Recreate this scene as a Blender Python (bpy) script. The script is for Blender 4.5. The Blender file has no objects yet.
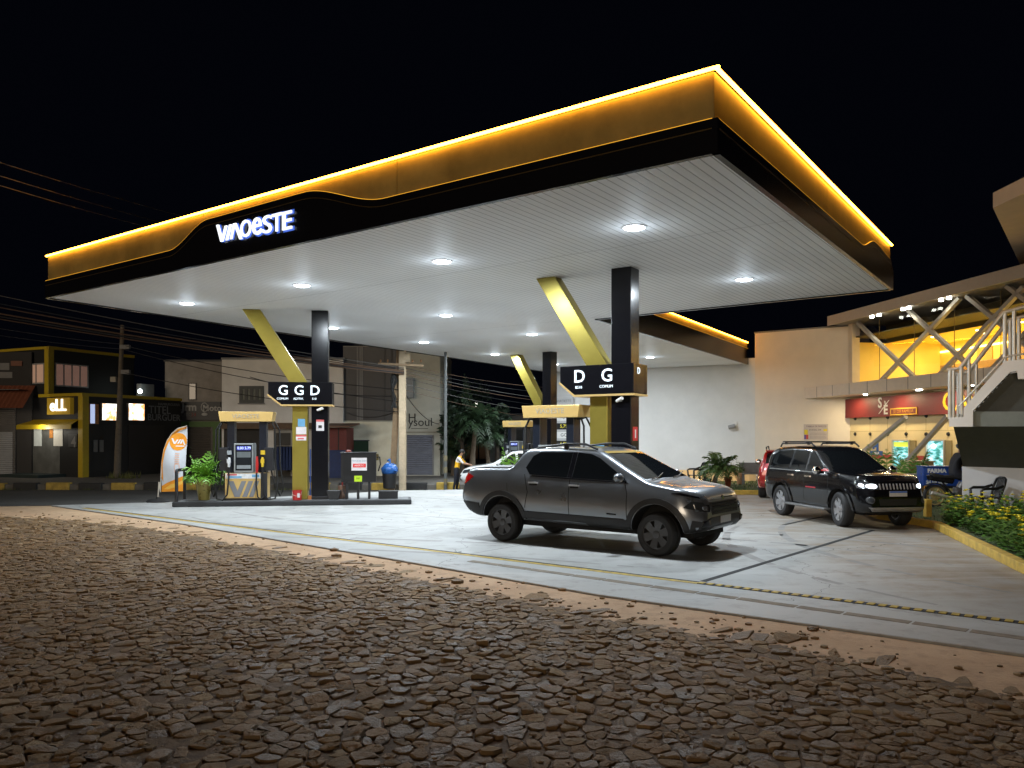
import bpy, bmesh, math, random
import numpy as np
from mathutils import Vector, Matrix, geometry
from mathutils.bvhtree import BVHTree
random.seed(7)
R = math.radians
SC = bpy.context.scene
COL = SC.collection
K, FPX, HY, CX = 1.95, 796.0, 437.0, 512.0      # eye height, focal length in pixels, horizon row, centre column

# ---- survey of the place: where things stand, measured once from the picture and kept as real positions
def G(px, py, z=0.0):
    Y = FPX * (K - z) / (py - HY)
    return Vector(((px - CX) / FPX * Y, Y, z))
def X_(px, Y): return (px - CX) / FPX * Y
def Z_(py, Y): return K + (HY - py) / FPX * Y
def V2(a): return Vector((a[0], a[1], 0))

# ---- materials
MATS = {}
def mat(name, col=(.5, .5, .5), rough=.6, metal=0., var=.12, scale=6., bump=.0, bscale=60., emit=None, es=0., coat=0., spec=.5, alpha=None, trans=0.):
    if name in MATS: return MATS[name]
    m = bpy.data.materials.new(name); m.use_nodes = True
    nt = m.node_tree; N = nt.nodes; L = nt.links
    b = N['Principled BSDF']
    b.inputs['Roughness'].default_value = rough
    b.inputs['Metallic'].default_value = metal
    b.inputs['Coat Weight'].default_value = coat
    b.inputs['Coat Roughness'].default_value = .04
    b.inputs['Specular IOR Level'].default_value = spec
    b.inputs['Transmission Weight'].default_value = trans
    c = (*col, 1)
    b.inputs['Base Color'].default_value = c
    if var > 0 or bump > 0:
        tc = N.new('ShaderNodeTexCoord')
    if var > 0:
        n = N.new('ShaderNodeTexNoise'); n.inputs['Scale'].default_value = scale; n.inputs['Detail'].default_value = 6; n.inputs['Roughness'].default_value = .65
        L.new(tc.outputs['Object'], n.inputs['Vector'])
        r = N.new('ShaderNodeValToRGB')
        r.color_ramp.elements[0].position = .3; r.color_ramp.elements[1].position = .7
        r.color_ramp.elements[0].color = (*[max(0, v * (1 - var)) for v in col], 1)
        r.color_ramp.elements[1].color = (*[min(1, v * (1 + var)) for v in col], 1)
        L.new(n.outputs['Fac'], r.inputs['Fac']); L.new(r.outputs['Color'], b.inputs['Base Color'])
        mr = N.new('ShaderNodeMapRange'); mr.inputs['To Min'].default_value = max(.02, rough * .85); mr.inputs['To Max'].default_value = min(1, rough * 1.15)
        L.new(n.outputs['Fac'], mr.inputs['Value']); L.new(mr.outputs['Result'], b.inputs['Roughness'])
    if bump > 0:
        n2 = N.new('ShaderNodeTexNoise'); n2.inputs['Scale'].default_value = bscale; n2.inputs['Detail'].default_value = 8
        L.new(tc.outputs['Object'], n2.inputs['Vector'])
        bp = N.new('ShaderNodeBump'); bp.inputs['Strength'].default_value = bump; bp.inputs['Distance'].default_value = .02
        L.new(n2.outputs['Fac'], bp.inputs['Height']); L.new(bp.outputs['Normal'], b.inputs['Normal'])
    if emit:
        b.inputs['Emission Color'].default_value = (*emit, 1); b.inputs['Emission Strength'].default_value = es
    MATS[name] = m
    return m

def nodes_of(m): return m.node_tree.nodes, m.node_tree.links, m.node_tree.nodes['Principled BSDF']

def glass_mat(name, tint=(1, 1, 1), gloss=.12, rough=.02):
    if name in MATS: return MATS[name]
    m = bpy.data.materials.new(name); m.use_nodes = True
    nt = m.node_tree; N = nt.nodes; L = nt.links
    N.remove(N['Principled BSDF'])
    t = N.new('ShaderNodeBsdfTransparent'); t.inputs['Color'].default_value = (*tint, 1)
    g = N.new('ShaderNodeBsdfGlossy'); g.inputs['Roughness'].default_value = rough
    fr = N.new('ShaderNodeFresnel'); fr.inputs['IOR'].default_value = 1.45
    mx = N.new('ShaderNodeMixShader'); ge = N.new('ShaderNodeNewGeometry'); iv = N.new('ShaderNodeMath'); iv.operation = 'SUBTRACT'; iv.inputs[0].default_value = 1.; L.new(ge.outputs['Backfacing'], iv.inputs[1])
    ml = N.new('ShaderNodeMath'); ml.operation = 'MULTIPLY'; L.new(fr.outputs['Fac'], ml.inputs[0]); L.new(iv.outputs[0], ml.inputs[1])
    L.new(ml.outputs[0], mx.inputs['Fac']); L.new(t.outputs[0], mx.inputs[1]); L.new(g.outputs[0], mx.inputs[2])
    L.new(mx.outputs[0], N['Material Output'].inputs['Surface'])
    MATS[name] = m
    return m

# ---- mesh building
class MB:
    def __init__(s): s.v = []; s.f = []; s.mi = []; s.m = 0
    def add(s, vs, fs):
        o = len(s.v); s.v += [tuple(v) for v in vs]
        for f in fs: s.f.append(tuple(o + i for i in f)); s.mi.append(s.m)
        return s
    def box(s, x0, x1, y0, y1, z0, z1):
        return s.add([(x0,y0,z0),(x1,y0,z0),(x1,y1,z0),(x0,y1,z0),(x0,y0,z1),(x1,y0,z1),(x1,y1,z1),(x0,y1,z1)],
                     [(0,3,2,1),(4,5,6,7),(0,1,5,4),(1,2,6,5),(2,3,7,6),(3,0,4,7)])
    def prism(s, poly, z0, z1):                      # poly in xy, extruded in z
        n = len(poly); a = sum(poly[i][0]*poly[(i+1)%n][1]-poly[(i+1)%n][0]*poly[i][1] for i in range(n))
        if a < 0: poly = poly[::-1]
        return s.add([(p[0],p[1],z0) for p in poly]+[(p[0],p[1],z1) for p in poly],
                     [tuple(range(n))[::-1], tuple(range(n,2*n))]+[(i,(i+1)%n,n+(i+1)%n,n+i) for i in range(n)])
    def prism_xz(s, poly, y0, y1):                   # poly in xz, extruded in y
        n = len(poly); a = sum(poly[i][0]*poly[(i+1)%n][1]-poly[(i+1)%n][0]*poly[i][1] for i in range(n))
        if a < 0: poly = poly[::-1]
        return s.add([(p[0],y0,p[1]) for p in poly]+[(p[0],y1,p[1]) for p in poly],
                     [tuple(range(n)), tuple(range(n,2*n))[::-1]]+[((i+1)%n,i,n+i,n+(i+1)%n) for i in range(n)])
    def prism_yz(s, poly, x0, x1):
        n = len(poly); a = sum(poly[i][0]*poly[(i+1)%n][1]-poly[(i+1)%n][0]*poly[i][1] for i in range(n))
        if a < 0: poly = poly[::-1]
        return s.add([(x0,p[0],p[1]) for p in poly]+[(x1,p[0],p[1]) for p in poly],
                     [tuple(range(n))[::-1], tuple(range(n,2*n))]+[(i,(i+1)%n,n+(i+1)%n,n+i) for i in range(n)])
    def beam(s, p0, p1, w, d, up=(0,0,1)):           # rectangular bar from p0 to p1
        p0, p1 = Vector(p0), Vector(p1); t = (p1-p0).normalized(); u = Vector(up)
        if abs(t.dot(u)) > .98: u = Vector((0,1,0))
        a = t.cross(u).normalized()*w/2; b = a.cross(t).normalized()*d/2
        vs = [p+sa*a+sb*b for p in (p0,p1) for sa,sb in ((-1,-1),(1,-1),(1,1),(-1,1))]
        return s.add(vs, [(0,1,2,3),(7,6,5,4),(0,4,5,1),(1,5,6,2),(2,6,7,3),(3,7,4,0)])
    def tube(s, pts, r, n=8, cap=True):
        pts = [Vector(p) for p in pts]; rs = r if isinstance(r,(list,tuple)) else [r]*len(pts)
        t = (pts[1]-pts[0]).normalized(); a = t.orthogonal().normalized(); vs = []
        for i,p in enumerate(pts):
            tt = (pts[min(i+1,len(pts)-1)]-pts[max(i-1,0)])
            if tt.length < 1e-9: tt = t
            tt.normalize(); a = (a - tt*a.dot(tt))
            a = a.normalized() if a.length > 1e-6 else tt.orthogonal().normalized()
            b = tt.cross(a)
            vs += [p+(a*math.cos(2*math.pi*k/n)+b*math.sin(2*math.pi*k/n))*rs[i] for k in range(n)]
        m = len(pts); fs = [(i*n+k,i*n+(k+1)%n,(i+1)*n+(k+1)%n,(i+1)*n+k) for i in range(m-1) for k in range(n)]
        if cap: fs += [tuple(range(n))[::-1], tuple((m-1)*n+k for k in range(n))]
        return s.add(vs, fs)
    def cyl(s, p0, p1, r0, r1=None, n=16): return s.tube([p0,p1],[r0, r0 if r1 is None else r1], n)
    def lathe(s, prof, c=(0,0,0), axis='z', n=24, loop=False):   # prof [(r,h)]
        vs = []
        for r,h in prof:
            for k in range(n):
                a = 2*math.pi*k/n; p,q = r*math.cos(a), r*math.sin(a)
                vs.append({'z':(c[0]+p,c[1]+q,c[2]+h),'y':(c[0]+p,c[1]+h,c[2]-q),'x':(c[0]+h,c[1]+p,c[2]+q)}[axis])
        m = len(prof); fs = [(i*n+k,i*n+(k+1)%n,((i+1)%m)*n+(k+1)%n,((i+1)%m)*n+k) for i in range(m if loop else m-1) for k in range(n)]
        if not loop: fs += [tuple(range(n))[::-1], tuple((m-1)*n+k for k in range(n))]
        return s.add(vs, fs)
    def ball(s, c, r, n=10, sq=(1,1,1)):
        vs, fs = [], []
        for i in range(n+1):
            t = math.pi*i/n
            for k in range(2*n):
                a = math.pi*k/n
                vs.append((c[0]+r*sq[0]*math.sin(t)*math.cos(a), c[1]+r*sq[1]*math.sin(t)*math.sin(a), c[2]-r*sq[2]*math.cos(t)))
        for i in range(n):
            for k in range(2*n):
                q = (i*2*n+k, i*2*n+(k+1)%(2*n), (i+1)*2*n+(k+1)%(2*n), (i+1)*2*n+k)
                if i == 0: q = (0, q[2], q[3])
                elif i == n-1: q = (q[0], q[1], n*2*n)
                fs.append(q)
        return s.add(vs, fs)
    def text(s, txt, size, M, depth=.01, bold=0., align='CENTER'):
        cu = bpy.data.curves.new('t', 'FONT'); cu.body = txt; cu.size = size; cu.extrude = depth; cu.offset = bold; cu.align_x = align; cu.align_y = 'CENTER'; cu.resolution_u = 3
        ob = bpy.data.objects.new('t', cu)
        me = bpy.data.meshes.new_from_object(ob)
        s.add([M @ v.co for v in me.vertices], [tuple(p.vertices) for p in me.polygons])
        bpy.data.objects.remove(ob); bpy.data.meshes.remove(me); bpy.data.curves.remove(cu)
        return s
    def obj(s, name, m, parent=None, smooth=None, bevel=0., M=None):
        me = bpy.data.meshes.new(name)
        me.from_pydata(s.v, [], s.f)
        if M is not None: me.transform(M)
        for x in (m if isinstance(m,(list,tuple)) else [m]): me.materials.append(x)
        if max(s.mi, default=0) > 0: me.polygons.foreach_set('material_index', s.mi)
        if smooth:
            me.polygons.foreach_set('use_smooth', [True]*len(me.polygons)); me.update(); me.set_sharp_from_angle(angle=R(smooth))
        me.update()
        o = bpy.data.objects.new(name, me); COL.objects.link(o)
        if parent is not None: o.parent = parent
        if bevel > 0:
            b = o.modifiers.new('bevel','BEVEL'); b.width = bevel; b.segments = 2; b.limit_method = 'ANGLE'; b.angle_limit = R(40)
        return o

def tag(o, label, cat, group=None, kind=None):
    if label: o['label'] = label
    if cat: o['category'] = cat
    if group: o['group'] = group
    if kind: o['kind'] = kind
    return o
def thing(name, label, cat, loc=(0,0,0), rz=0., group=None):
    o = bpy.data.objects.new(name, None); COL.objects.link(o)
    o.location = loc; o.rotation_euler = (0,0,rz); o.empty_display_size = .2
    return tag(o, label, cat, group)
def struct(o): o['kind'] = 'structure'; return o
def dup(root, loc, rz, label, group=None):
    r = root.copy(); COL.objects.link(r); r.location = loc; r.rotation_euler = (0,0,rz); r['label'] = label
    if group: r['group'] = group
    for ch in list(root.children):
        c = ch.copy(); COL.objects.link(c); c.parent = r
        for g in list(ch.children):
            d = g.copy(); COL.objects.link(d); d.parent = c
    return r
def placed(x, y, z=0., rz=0.): return Matrix.Translation((x,y,z)) @ Matrix.Rotation(rz,4,'Z')
FRONT = Matrix.Rotation(R(90),4,'X')                 # text laid in xy -> standing in xz, facing -y
def tm(x, y, z): return Matrix.Translation((x,y,z)) @ FRONT
def lamp(name, kind, loc, energy, col, size=.2, sizey=None, rot=(0,0,0), spot=None, parent=None, spread=None):
    d = bpy.data.lights.new(name, kind); d.energy = energy; d.color = col
    if kind == 'AREA':
        d.size = size
        if sizey: d.shape = 'RECTANGLE'; d.size_y = sizey
        if spread: d.spread = spread
    elif kind in ('POINT','SPOT'): d.shadow_soft_size = size
    if kind == 'SPOT': d.spot_size = spot or R(100); d.spot_blend = .6
    o = bpy.data.objects.new(name, d); COL.objects.link(o); o.location = loc; o.rotation_euler = rot
    if parent is not None: o.parent = parent
    return o

# ---- palette
WHITE = mat('white_paint', (.78,.78,.76), .5, var=.04)
BLACKP = mat('black_gloss_panel', (.006,.006,.008), .2, var=0, spec=.35)
BLACKM = mat('black_satin', (.012,.012,.014), .45, var=.2)
RUBBER = mat('black_rubber', (.012,.012,.012), .75, var=.2, scale=20)
PLAST = mat('black_plastic', (.018,.018,.019), .5, var=.2)
GOLD = mat('gold_satin_cladding', (.36,.29,.055), .32, metal=.55, var=.06, scale=3)
CREAMGOLD = mat('pale_gold_panel', (.68,.47,.17), .35, metal=.2, var=.04)
STEEL = mat('brushed_steel', (.62,.59,.52), .38, metal=.45, var=.08)
CHROME = mat('chrome', (.8,.8,.82), .08, metal=1., var=0)
DGREY = mat('dark_grey_paint', (.045,.047,.05), .6, var=.15)
MGREY = mat('mid_grey_paint', (.2,.2,.2), .7, var=.12, bump=.1)
REDP = mat('red_plastic', (.5,.02,.02), .35, var=.05)
BLUEP = mat('blue_plastic', (.02,.11,.5), .4, var=.1)
YELP = mat('yellow_paint', (.62,.42,.02), .5, var=.12)
GREENP = mat('leaf_green_paint', (.07,.16,.035), .6, var=.2)
WOOD = mat('weathered_wood', (.28,.2,.12), .8, var=.3, scale=4, bump=.3)
CONCPOLE = mat('weathered_concrete', (.5,.4,.27), .8, var=.18, scale=5, bump=.3)
LETTER = mat('white_lit_letter', (.8,.85,.9), .4, var=0, emit=(.75,.9,1.), es=.85)
INK = mat('black_ink', (.01,.01,.01), .6, var=0)
SKIN = mat('skin', (.32,.17,.1), .5, var=.05)
HAIR = mat('dark_hair', (.01,.008,.007), .6, var=0)
# ================= ground =================
def ground_material(name, c0, c1, c2, s1, s2, bump, bs, rough=.85, wet=None):
    m = mat(name, c0, rough, var=0); N, L, b = nodes_of(m)
    tc = N.new('ShaderNodeTexCoord')
    def noise(s, d=8, r=.6):
        n = N.new('ShaderNodeTexNoise'); n.inputs['Scale'].default_value = s; n.inputs['Detail'].default_value = d; n.inputs['Roughness'].default_value = r
        L.new(tc.outputs['Object'], n.inputs['Vector']); return n.outputs['Fac']
    def ramp(fac, p0, p1):
        r = N.new('ShaderNodeMapRange'); r.inputs['From Min'].default_value = p0; r.inputs['From Max'].default_value = p1; L.new(fac, r.inputs['Value']); return r.outputs['Result']
    def mix(f, a, bb):
        x = N.new('ShaderNodeMix'); x.data_type = 'RGBA'; L.new(f, x.inputs['Factor'])
        for k, v in ((6, a), (7, bb)):
            if isinstance(v, tuple): x.inputs[k].default_value = (*v, 1)
            else: L.new(v, x.inputs[k])
        return x.outputs[2]
    a = mix(ramp(noise(s1), .35, .65), c0, c1)
    a = mix(ramp(noise(s2, 10, .7), .5, .75), a, c2)
    L.new(a, b.inputs['Base Color'])
    h = noise(bs, 10, .7)
    bp = N.new('ShaderNodeBump'); bp.inputs['Strength'].default_value = bump; bp.inputs['Distance'].default_value = .03
    L.new(h, bp.inputs['Height']); L.new(bp.outputs['Normal'], b.inputs['Normal'])
    rr = N.new('ShaderNodeMapRange'); rr.inputs['To Min'].default_value = rough-.15; rr.inputs['To Max'].default_value = min(1, rough+.12); L.new(noise(s1*2), rr.inputs['Value']); L.new(rr.outputs['Result'], b.inputs['Roughness'])
    return m, noise, ramp, mix, b, L, N, tc

SAND = ground_material('sandy_soil', (.56,.375,.225), (.46,.30,.175), (.32,.205,.12), .9, 5., .5, 22., .92)[0]
ASPH = ground_material('asphalt', (.05,.048,.045), (.075,.07,.062), (.035,.034,.034), .5, 14., .35, 120., .8)[0]
CONC, nz, rp, mx, cb, cL, cN, ctc = ground_material('concrete_slab', (.30,.305,.30), (.40,.40,.385), (.22,.21,.195), .35, 2.2, .12, 60., .62)
# worn patches: brownish tint growing across the parking side, tyre-dark blotches and dark specks
base_in = cb.inputs['Base Color'].links[0].from_socket
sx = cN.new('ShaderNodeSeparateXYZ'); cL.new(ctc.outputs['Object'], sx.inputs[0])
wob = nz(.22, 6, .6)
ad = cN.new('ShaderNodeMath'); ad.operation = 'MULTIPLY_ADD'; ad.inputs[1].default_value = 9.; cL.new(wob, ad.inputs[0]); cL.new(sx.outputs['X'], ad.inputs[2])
brown_tint = rp(ad.outputs[0], 8.6, 11.5)
d2 = cN.new('ShaderNodeMath'); d2.operation = 'MULTIPLY'; cL.new(brown_tint, d2.inputs[0]); cL.new(rp(nz(1.1, 10, .72), .2, .62), d2.inputs[1])
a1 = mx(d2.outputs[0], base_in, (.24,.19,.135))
a2 = mx(rp(nz(.8, 12, .75), .60, .72), a1, (.17,.16,.145))
mp = cN.new('ShaderNodeMapping'); mp.inputs['Rotation'].default_value = (0,0,R(38)); mp.inputs['Scale'].default_value = (.25,2.2,1); cL.new(ctc.outputs['Object'], mp.inputs['Vector'])
st = cN.new('ShaderNodeTexNoise'); st.inputs['Scale'].default_value = 1.3; st.inputs['Detail'].default_value = 9; cL.new(mp.outputs[0], st.inputs['Vector'])
sf = cN.new('ShaderNodeMath'); sf.operation = 'MULTIPLY'; sf.inputs[1].default_value = .55; cL.new(rp(st.outputs['Fac'], .52, .7), sf.inputs[0])
a3 = mx(sf.outputs[0], a2, (.44,.44,.43))
a4 = mx(rp(nz(.55, 14, .78), .60, .69), a3, (.125,.115,.10))
nd = cN.new('ShaderNodeTexNoise'); nd.inputs['Scale'].default_value = 1.1; nd.inputs['Detail'].default_value = 6; cL.new(ctc.outputs['Object'], nd.inputs['Vector'])
va = cN.new('ShaderNodeVectorMath'); va.operation = 'MULTIPLY_ADD'; va.inputs[1].default_value = (1.2,1.2,0); cL.new(nd.outputs['Color'], va.inputs[0]); cL.new(ctc.outputs['Object'], va.inputs[2])
vo = cN.new('ShaderNodeTexVoronoi'); vo.feature = 'DISTANCE_TO_EDGE'; vo.inputs['Scale'].default_value = .17; cL.new(va.outputs[0], vo.inputs['Vector'])
ck = cN.new('ShaderNodeMapRange'); ck.inputs['From Min'].default_value = .0012; ck.inputs['From Max'].default_value = .0004; cL.new(vo.outputs['Distance'], ck.inputs['Value'])
a5 = mx(ck.outputs['Result'], a4, (.10,.095,.085))
sp_n = nz(9., 4, .6); a6 = mx(rp(sp_n, .70, .735), a5, (.13,.12,.105))
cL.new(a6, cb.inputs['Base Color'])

GX = [(-260,23.2),(-120,23.2),(-14.5,22.7),(-9,23.7),(-3,28),(-.5,29.5),(2.9,30.4),(14,33.5),(260,33.5)]
def rows(mb, lines):
    n = len(lines[0]); vs = [p for l in lines for p in l]
    return mb.add(vs, [(r*n+i, r*n+i+1, (r+1)*n+i+1, (r+1)*n+i) for r in range(len(lines)-1) for i in range(n-1)])
KY0, KZ = 34.5, -.35                                   # foot of the kerb across the side street, which lies lower than the forecourt
struct(rows(MB(), [[(x,-60,-.03) for x,y in GX],[(x,y,-.03) for x,y in GX],[(x,KY0,-.42) for x,y in GX],[(x,300,-.42) for x,y in GX]]).obj('ground', SAND))
apron_edge = [V2(G(51,505.3)), V2(G(183,518.6+5)), V2(G(400,560)), V2(G(600,594.4)), V2(G(800,622.5)), V2(G(1024,654))]
far_edge = [Vector((11,2.2,0)), Vector((40,2.2,0)), Vector((40,48,0)), Vector((14,48,0)), Vector((1.2,47,0)), Vector((-1.3,37.2,0)), Vector((2.85,33.,0)), Vector((2.85,30.6,0)), Vector((-.6,29.9,0)), V2(G(398,490.5)), V2(G(183,501.5))]
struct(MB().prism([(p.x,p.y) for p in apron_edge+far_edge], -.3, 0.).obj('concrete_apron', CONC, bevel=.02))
struct(rows(MB(), [[(x,y-.05,-.018) for x,y in GX[1:8]],[(x,KY0+.1,KZ) for x,y in GX[1:8]]]).obj('asphalt_road', ASPH))

# drain channel, its yellow grates and the paving strip beside the apron edge
def strip_poly(pa, pb, w0, w1):
    d = (pb-pa).normalized(); n = Vector((-d.y, d.x, 0))
    return [(p.x,p.y) for p in (pa+n*w0, pb+n*w0, pb+n*w1, pa+n*w1)]
Y0, Y1, Y2 = V2(G(84,508)), V2(G(699,583)), V2(G(1060,627.5))+(V2(G(1060,627.5))-V2(G(699,583))).normalized()*3
GRATE = mat('worn_yellow_grating', (.42,.29,.035), .65, var=.45, scale=9)
SLOT = mat('dark_drain_slot', (.012,.012,.012), .8, var=0)
mk = MB(); mk.prism(strip_poly(Y0, Y1, -.085, .02), 0, .004); mk.obj('drain_grating_marking', GRATE)['kind'] = 'structure'
mk = MB(); mk.prism(strip_poly(Y0, Y1, .022, .085), 0, .0045); mk.prism(strip_poly(Y1, Y2, -.075, .075), 0, .004); mk.obj('drain_channel_marking', SLOT)['kind'] = 'structure'
mk = MB(); d = (Y2-Y1).normalized(); ln = (Y2-Y1).length; t = .0
while t < ln:
    mk.prism(strip_poly(Y1+d*t, Y1+d*(t+.075), -.06, .06), .0042, .011); t += .125
mk.obj('drain_grate_marking', GRATE)['kind'] = 'structure'
PAVE = mat('paving_brick', (.20,.165,.12), .85, var=.35, scale=6, bump=.3)
mk = MB(); p, q = V2(G(470,561)), V2(G(1060,643.5)); q = q+(q-p).normalized()*3; d = (q-p).normalized(); ln = (q-p).length; t = 0
while t < ln:
    e = min(t+random.uniform(.5,.95), ln); mk.prism(strip_poly(p+d*t, p+d*(e-.03), -.07, .075), 0, .004); t = e
mk.obj('paving_strip_marking', PAVE)['kind'] = 'structure'
mk = MB()
for a, b in (((703,581.5),(873,530.3)), ((784,524.8),(822,516.8))):
    mk.prism(strip_poly(V2(G(*a)), V2(G(*b)), -.045, .045), 0, .004)
mk.obj('floor_drain_marking', SLOT)['kind'] = 'structure'
JOINT = mat('saw_cut_joint', (.17,.165,.155), .9, var=.2)
mk = MB(); u_ = (Y1-Y0).normalized(); n_ = Vector((-u_.y,u_.x,0))
for k in range(1,4): mk.prism(strip_poly(Y0+n_*(k*4.2)+u_*(1.4*k+1), Y0+n_*(k*4.2)+u_*14, -.005,.005), 0, .0022)
for k in range(1,5): mk.prism(strip_poly(Y0+u_*(k*3.6-.4)+n_*.1, Y0+u_*(k*3.6-.4)+n_*(1.3*k+2.), -.005,.005), 0, .0018)
mk.obj('slab_joint_marking', JOINT)['kind'] = 'structure'

def inside(p, poly):
    c = False; n = len(poly)
    for i in range(n):
        a, b = poly[i], poly[(i+1)%n]
        if (a[1] > p[1]) != (b[1] > p[1]) and p[0] < (b[0]-a[0])*(p[1]-a[1])/(b[1]-a[1])+a[0]: c = not c
    return c
TYM = mat('faint_tyre_mark', (.235,.23,.22), .6, var=.25, scale=3)
tmk = MB(); rt_ = random.Random(9); ap_poly = [(p.x,p.y) for p in apron_edge+far_edge]
for (x0,y0,a0,cv,ln) in ((5.6,9.6,118,-1.9,9.5),(2.2,12.6,150,.9,9.),(7.4,12.4,112,2.2,8.),(-2.5,16.4,160,-1.,6.5)):
    for off in (-.75,.75):
        a = R(a0); px_, py_ = x0-math.sin(a)*off, y0+math.cos(a)*off; prev = None; n_t = 34
        for i in range(n_t):
            w_t = .085*(.35+.65*math.sin(math.pi*(i+.5)/n_t)); nx_t, ny_t = -math.sin(a), math.cos(a)
            cur = ((px_-nx_t*w_t,py_-ny_t*w_t,.0014),(px_+nx_t*w_t,py_+ny_t*w_t,.0014))
            if prev and rt_.random() > .12 and inside(cur[0][:2], ap_poly) and inside(cur[1][:2], ap_poly) and inside(prev[0][:2], ap_poly): tmk.add([prev[0],cur[0],cur[1],prev[1]], [(0,1,2,3)])
            prev = cur; px_ += math.cos(a)*ln/n_t; py_ += math.sin(a)*ln/n_t; a += R(cv)
struct(tmk.obj('tyre_marking', TYM))
# ---- cobbles: every stone has its own outline, tilt and height
cob_edge = [tuple(G(*p)[:2]) for p in ((-40,512),(60,517),(156,526),(273,546.5),(400,571),(520,594),(600,609.7),(700,626),(807,643),(1024,690))]
cob_poly = cob_edge + [(6.2,4.3),(6.2,2.6),(-4.5,2.6),(-19,20.5)]
def edge_dist(p):
    best = 9
    for a, b in zip(cob_edge[:-1], cob_edge[1:]):
        dx, dy = b[0]-a[0], b[1]-a[1]; t = max(0,min(1,((p[0]-a[0])*dx+(p[1]-a[1])*dy)/(dx*dx+dy*dy)))
        best = min(best, math.hypot(p[0]-a[0]-dx*t, p[1]-a[1]-dy*t))
    return best
from mathutils import noise as mnoise
rc = random.Random(11); cells = {}; pts = []
SXc, SYc = .128, .092
for j in range(int(18.6/SYc)):
    for i in range(int(27/SXc)):
        if rc.random() < .22: continue
        x = -19.5 + (i+.5*(j%2)+rc.uniform(-.5,.5))*SXc; y = 2.4 + (j+rc.uniform(-.5,.5))*SYc
        if not inside((x,y), cob_poly): continue
        cells.setdefault((int(x//.5), int(y//.5)), []).append(len(pts)); pts.append((x,y))
verts, faces, uvv = [], [], []
for n, (x,y) in enumerate(pts):
    ed = edge_dist((x,y)); far = max(0., (y-11)/9)
    if ed < .3 and rc.random() > ed/.3*.75+.25: continue
    if rc.random() < .10*far+.02: continue
    poly = [(x-.27,y-.24),(x+.27,y-.24),(x+.27,y+.24),(x-.27,y+.24)]
    cx_, cy_ = int(x//.5), int(y//.5); nb = []
    for dx in (-1,0,1):
        for dy in (-1,0,1): nb += cells.get((cx_+dx,cy_+dy), [])
    nb = sorted((m for m in nb if m != n), key=lambda m: (pts[m][0]-x)**2+(pts[m][1]-y)**2)[:16]
    for m in nb:
        qx, qy = pts[m]; mx_, my_ = (x+qx)/2, (y+qy)/2; nx, ny = qx-x, qy-y; out = []
        for i in range(len(poly)):
            a, b = poly[i], poly[(i+1)%len(poly)]
            da = (a[0]-mx_)*nx+(a[1]-my_)*ny; db = (b[0]-mx_)*nx+(b[1]-my_)*ny
            if da <= 0: out.append(a)
            if (da < 0) != (db < 0) and da != db: t = da/(da-db); out.append((a[0]+(b[0]-a[0])*t, a[1]+(b[1]-a[1])*t))
        poly = out
        if len(poly) < 3: break
    if len(poly) < 3: continue
    gx = sum(p[0] for p in poly)/len(poly); gy = sum(p[1] for p in poly)/len(poly)
    per = sum(math.dist(poly[i],poly[(i+1)%len(poly)]) for i in range(len(poly))); nn = 10; ring = []; acc = 0; step = per/nn; nxt = 0
    for i in range(len(poly)):
        a, b = poly[i], poly[(i+1)%len(poly)]; l = math.dist(a,b)
        while nxt < acc+l and len(ring) < nn:
            t = (nxt-acc)/l; ring.append((a[0]+(b[0]-a[0])*t, a[1]+(b[1]-a[1])*t)); nxt += step
        acc += l
    size = per/4; gap = .004/size*2+rc.uniform(0,.05)
    ring = [((p[0]-gx)*(1-gap)*rc.uniform(.92,1.03), (p[1]-gy)*(1-gap)*rc.uniform(.92,1.03)) for p in ring]
    sunk = mnoise.noise(Vector((x*.9,y*.9,3.)))+.6*mnoise.noise(Vector((x*.35,y*.35,8.)))
    ta, tb = rc.gauss(0,.06), rc.gauss(.01,.06); zt = rc.gauss(-.011,.0075) - .009*max(0,sunk) - .012*max(0,1-ed/.6) - .02*far*rc.random()
    o = len(verts); k = len(ring)
    for sc_, dz, nzv in ((1.03,-.06,0),(1.,-.012,.003),(.94,-.002,.004),(.70,.001,.005),(.34,.001,.005)):
        for p in ring:
            px_, py_ = p[0]*sc_, p[1]*sc_
            verts.append((gx+px_, gy+py_, zt+dz+(ta*px_+tb*py_ if dz > -.05 else 0)+rc.gauss(0,nzv)*.6))
    verts.append((gx,gy,zt+.004))
    for q in range(4):
        for i in range(k): faces.append((o+q*k+i, o+q*k+(i+1)%k, o+(q+1)*k+(i+1)%k, o+(q+1)*k+i))
    for i in range(k): faces.append((o+4*k+i, o+4*k+(i+1)%k, o+5*k))
DIRT = ground_material('road_dirt', (.12,.078,.042), (.20,.13,.07), (.07,.044,.026), 1.4, 7., .7, 30., .9)[0]
rb_ = random.Random(2); jag = []
for a, b in zip(cob_edge[:-1], cob_edge[1:]):
    n_j = max(2,int(math.dist(a,b)/.07)); dx, dy = (b[0]-a[0]), (b[1]-a[1]); l = math.hypot(dx,dy)
    for q in range(n_j): w_j = .22+.22*mnoise.noise(Vector((a[0]*1.3+dx*q/n_j*1.3,a[1]*1.3+dy*q/n_j*1.3,1.)))+rb_.uniform(-.07,.07); jag.append((a[0]+dx*q/n_j+dy/l*w_j, a[1]+dy*q/n_j-dx/l*w_j))
struct(MB().prism(jag+[(6.2,4.6),(6.2,2.6),(-4.5,2.6),(-19,20.)], -.2, -.0245).obj('road_bed', DIRT))
me = bpy.data.meshes.new('cobblestone_road'); me.from_pydata(verts, [], faces)
me.polygons.foreach_set('use_smooth', [True]*len(me.polygons)); me.update(); me.set_sharp_from_angle(angle=R(38))
STONE = mat('cobble_stone', (.12,.085,.055), .62, var=0); sN, sL, sb = nodes_of(STONE)
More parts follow.
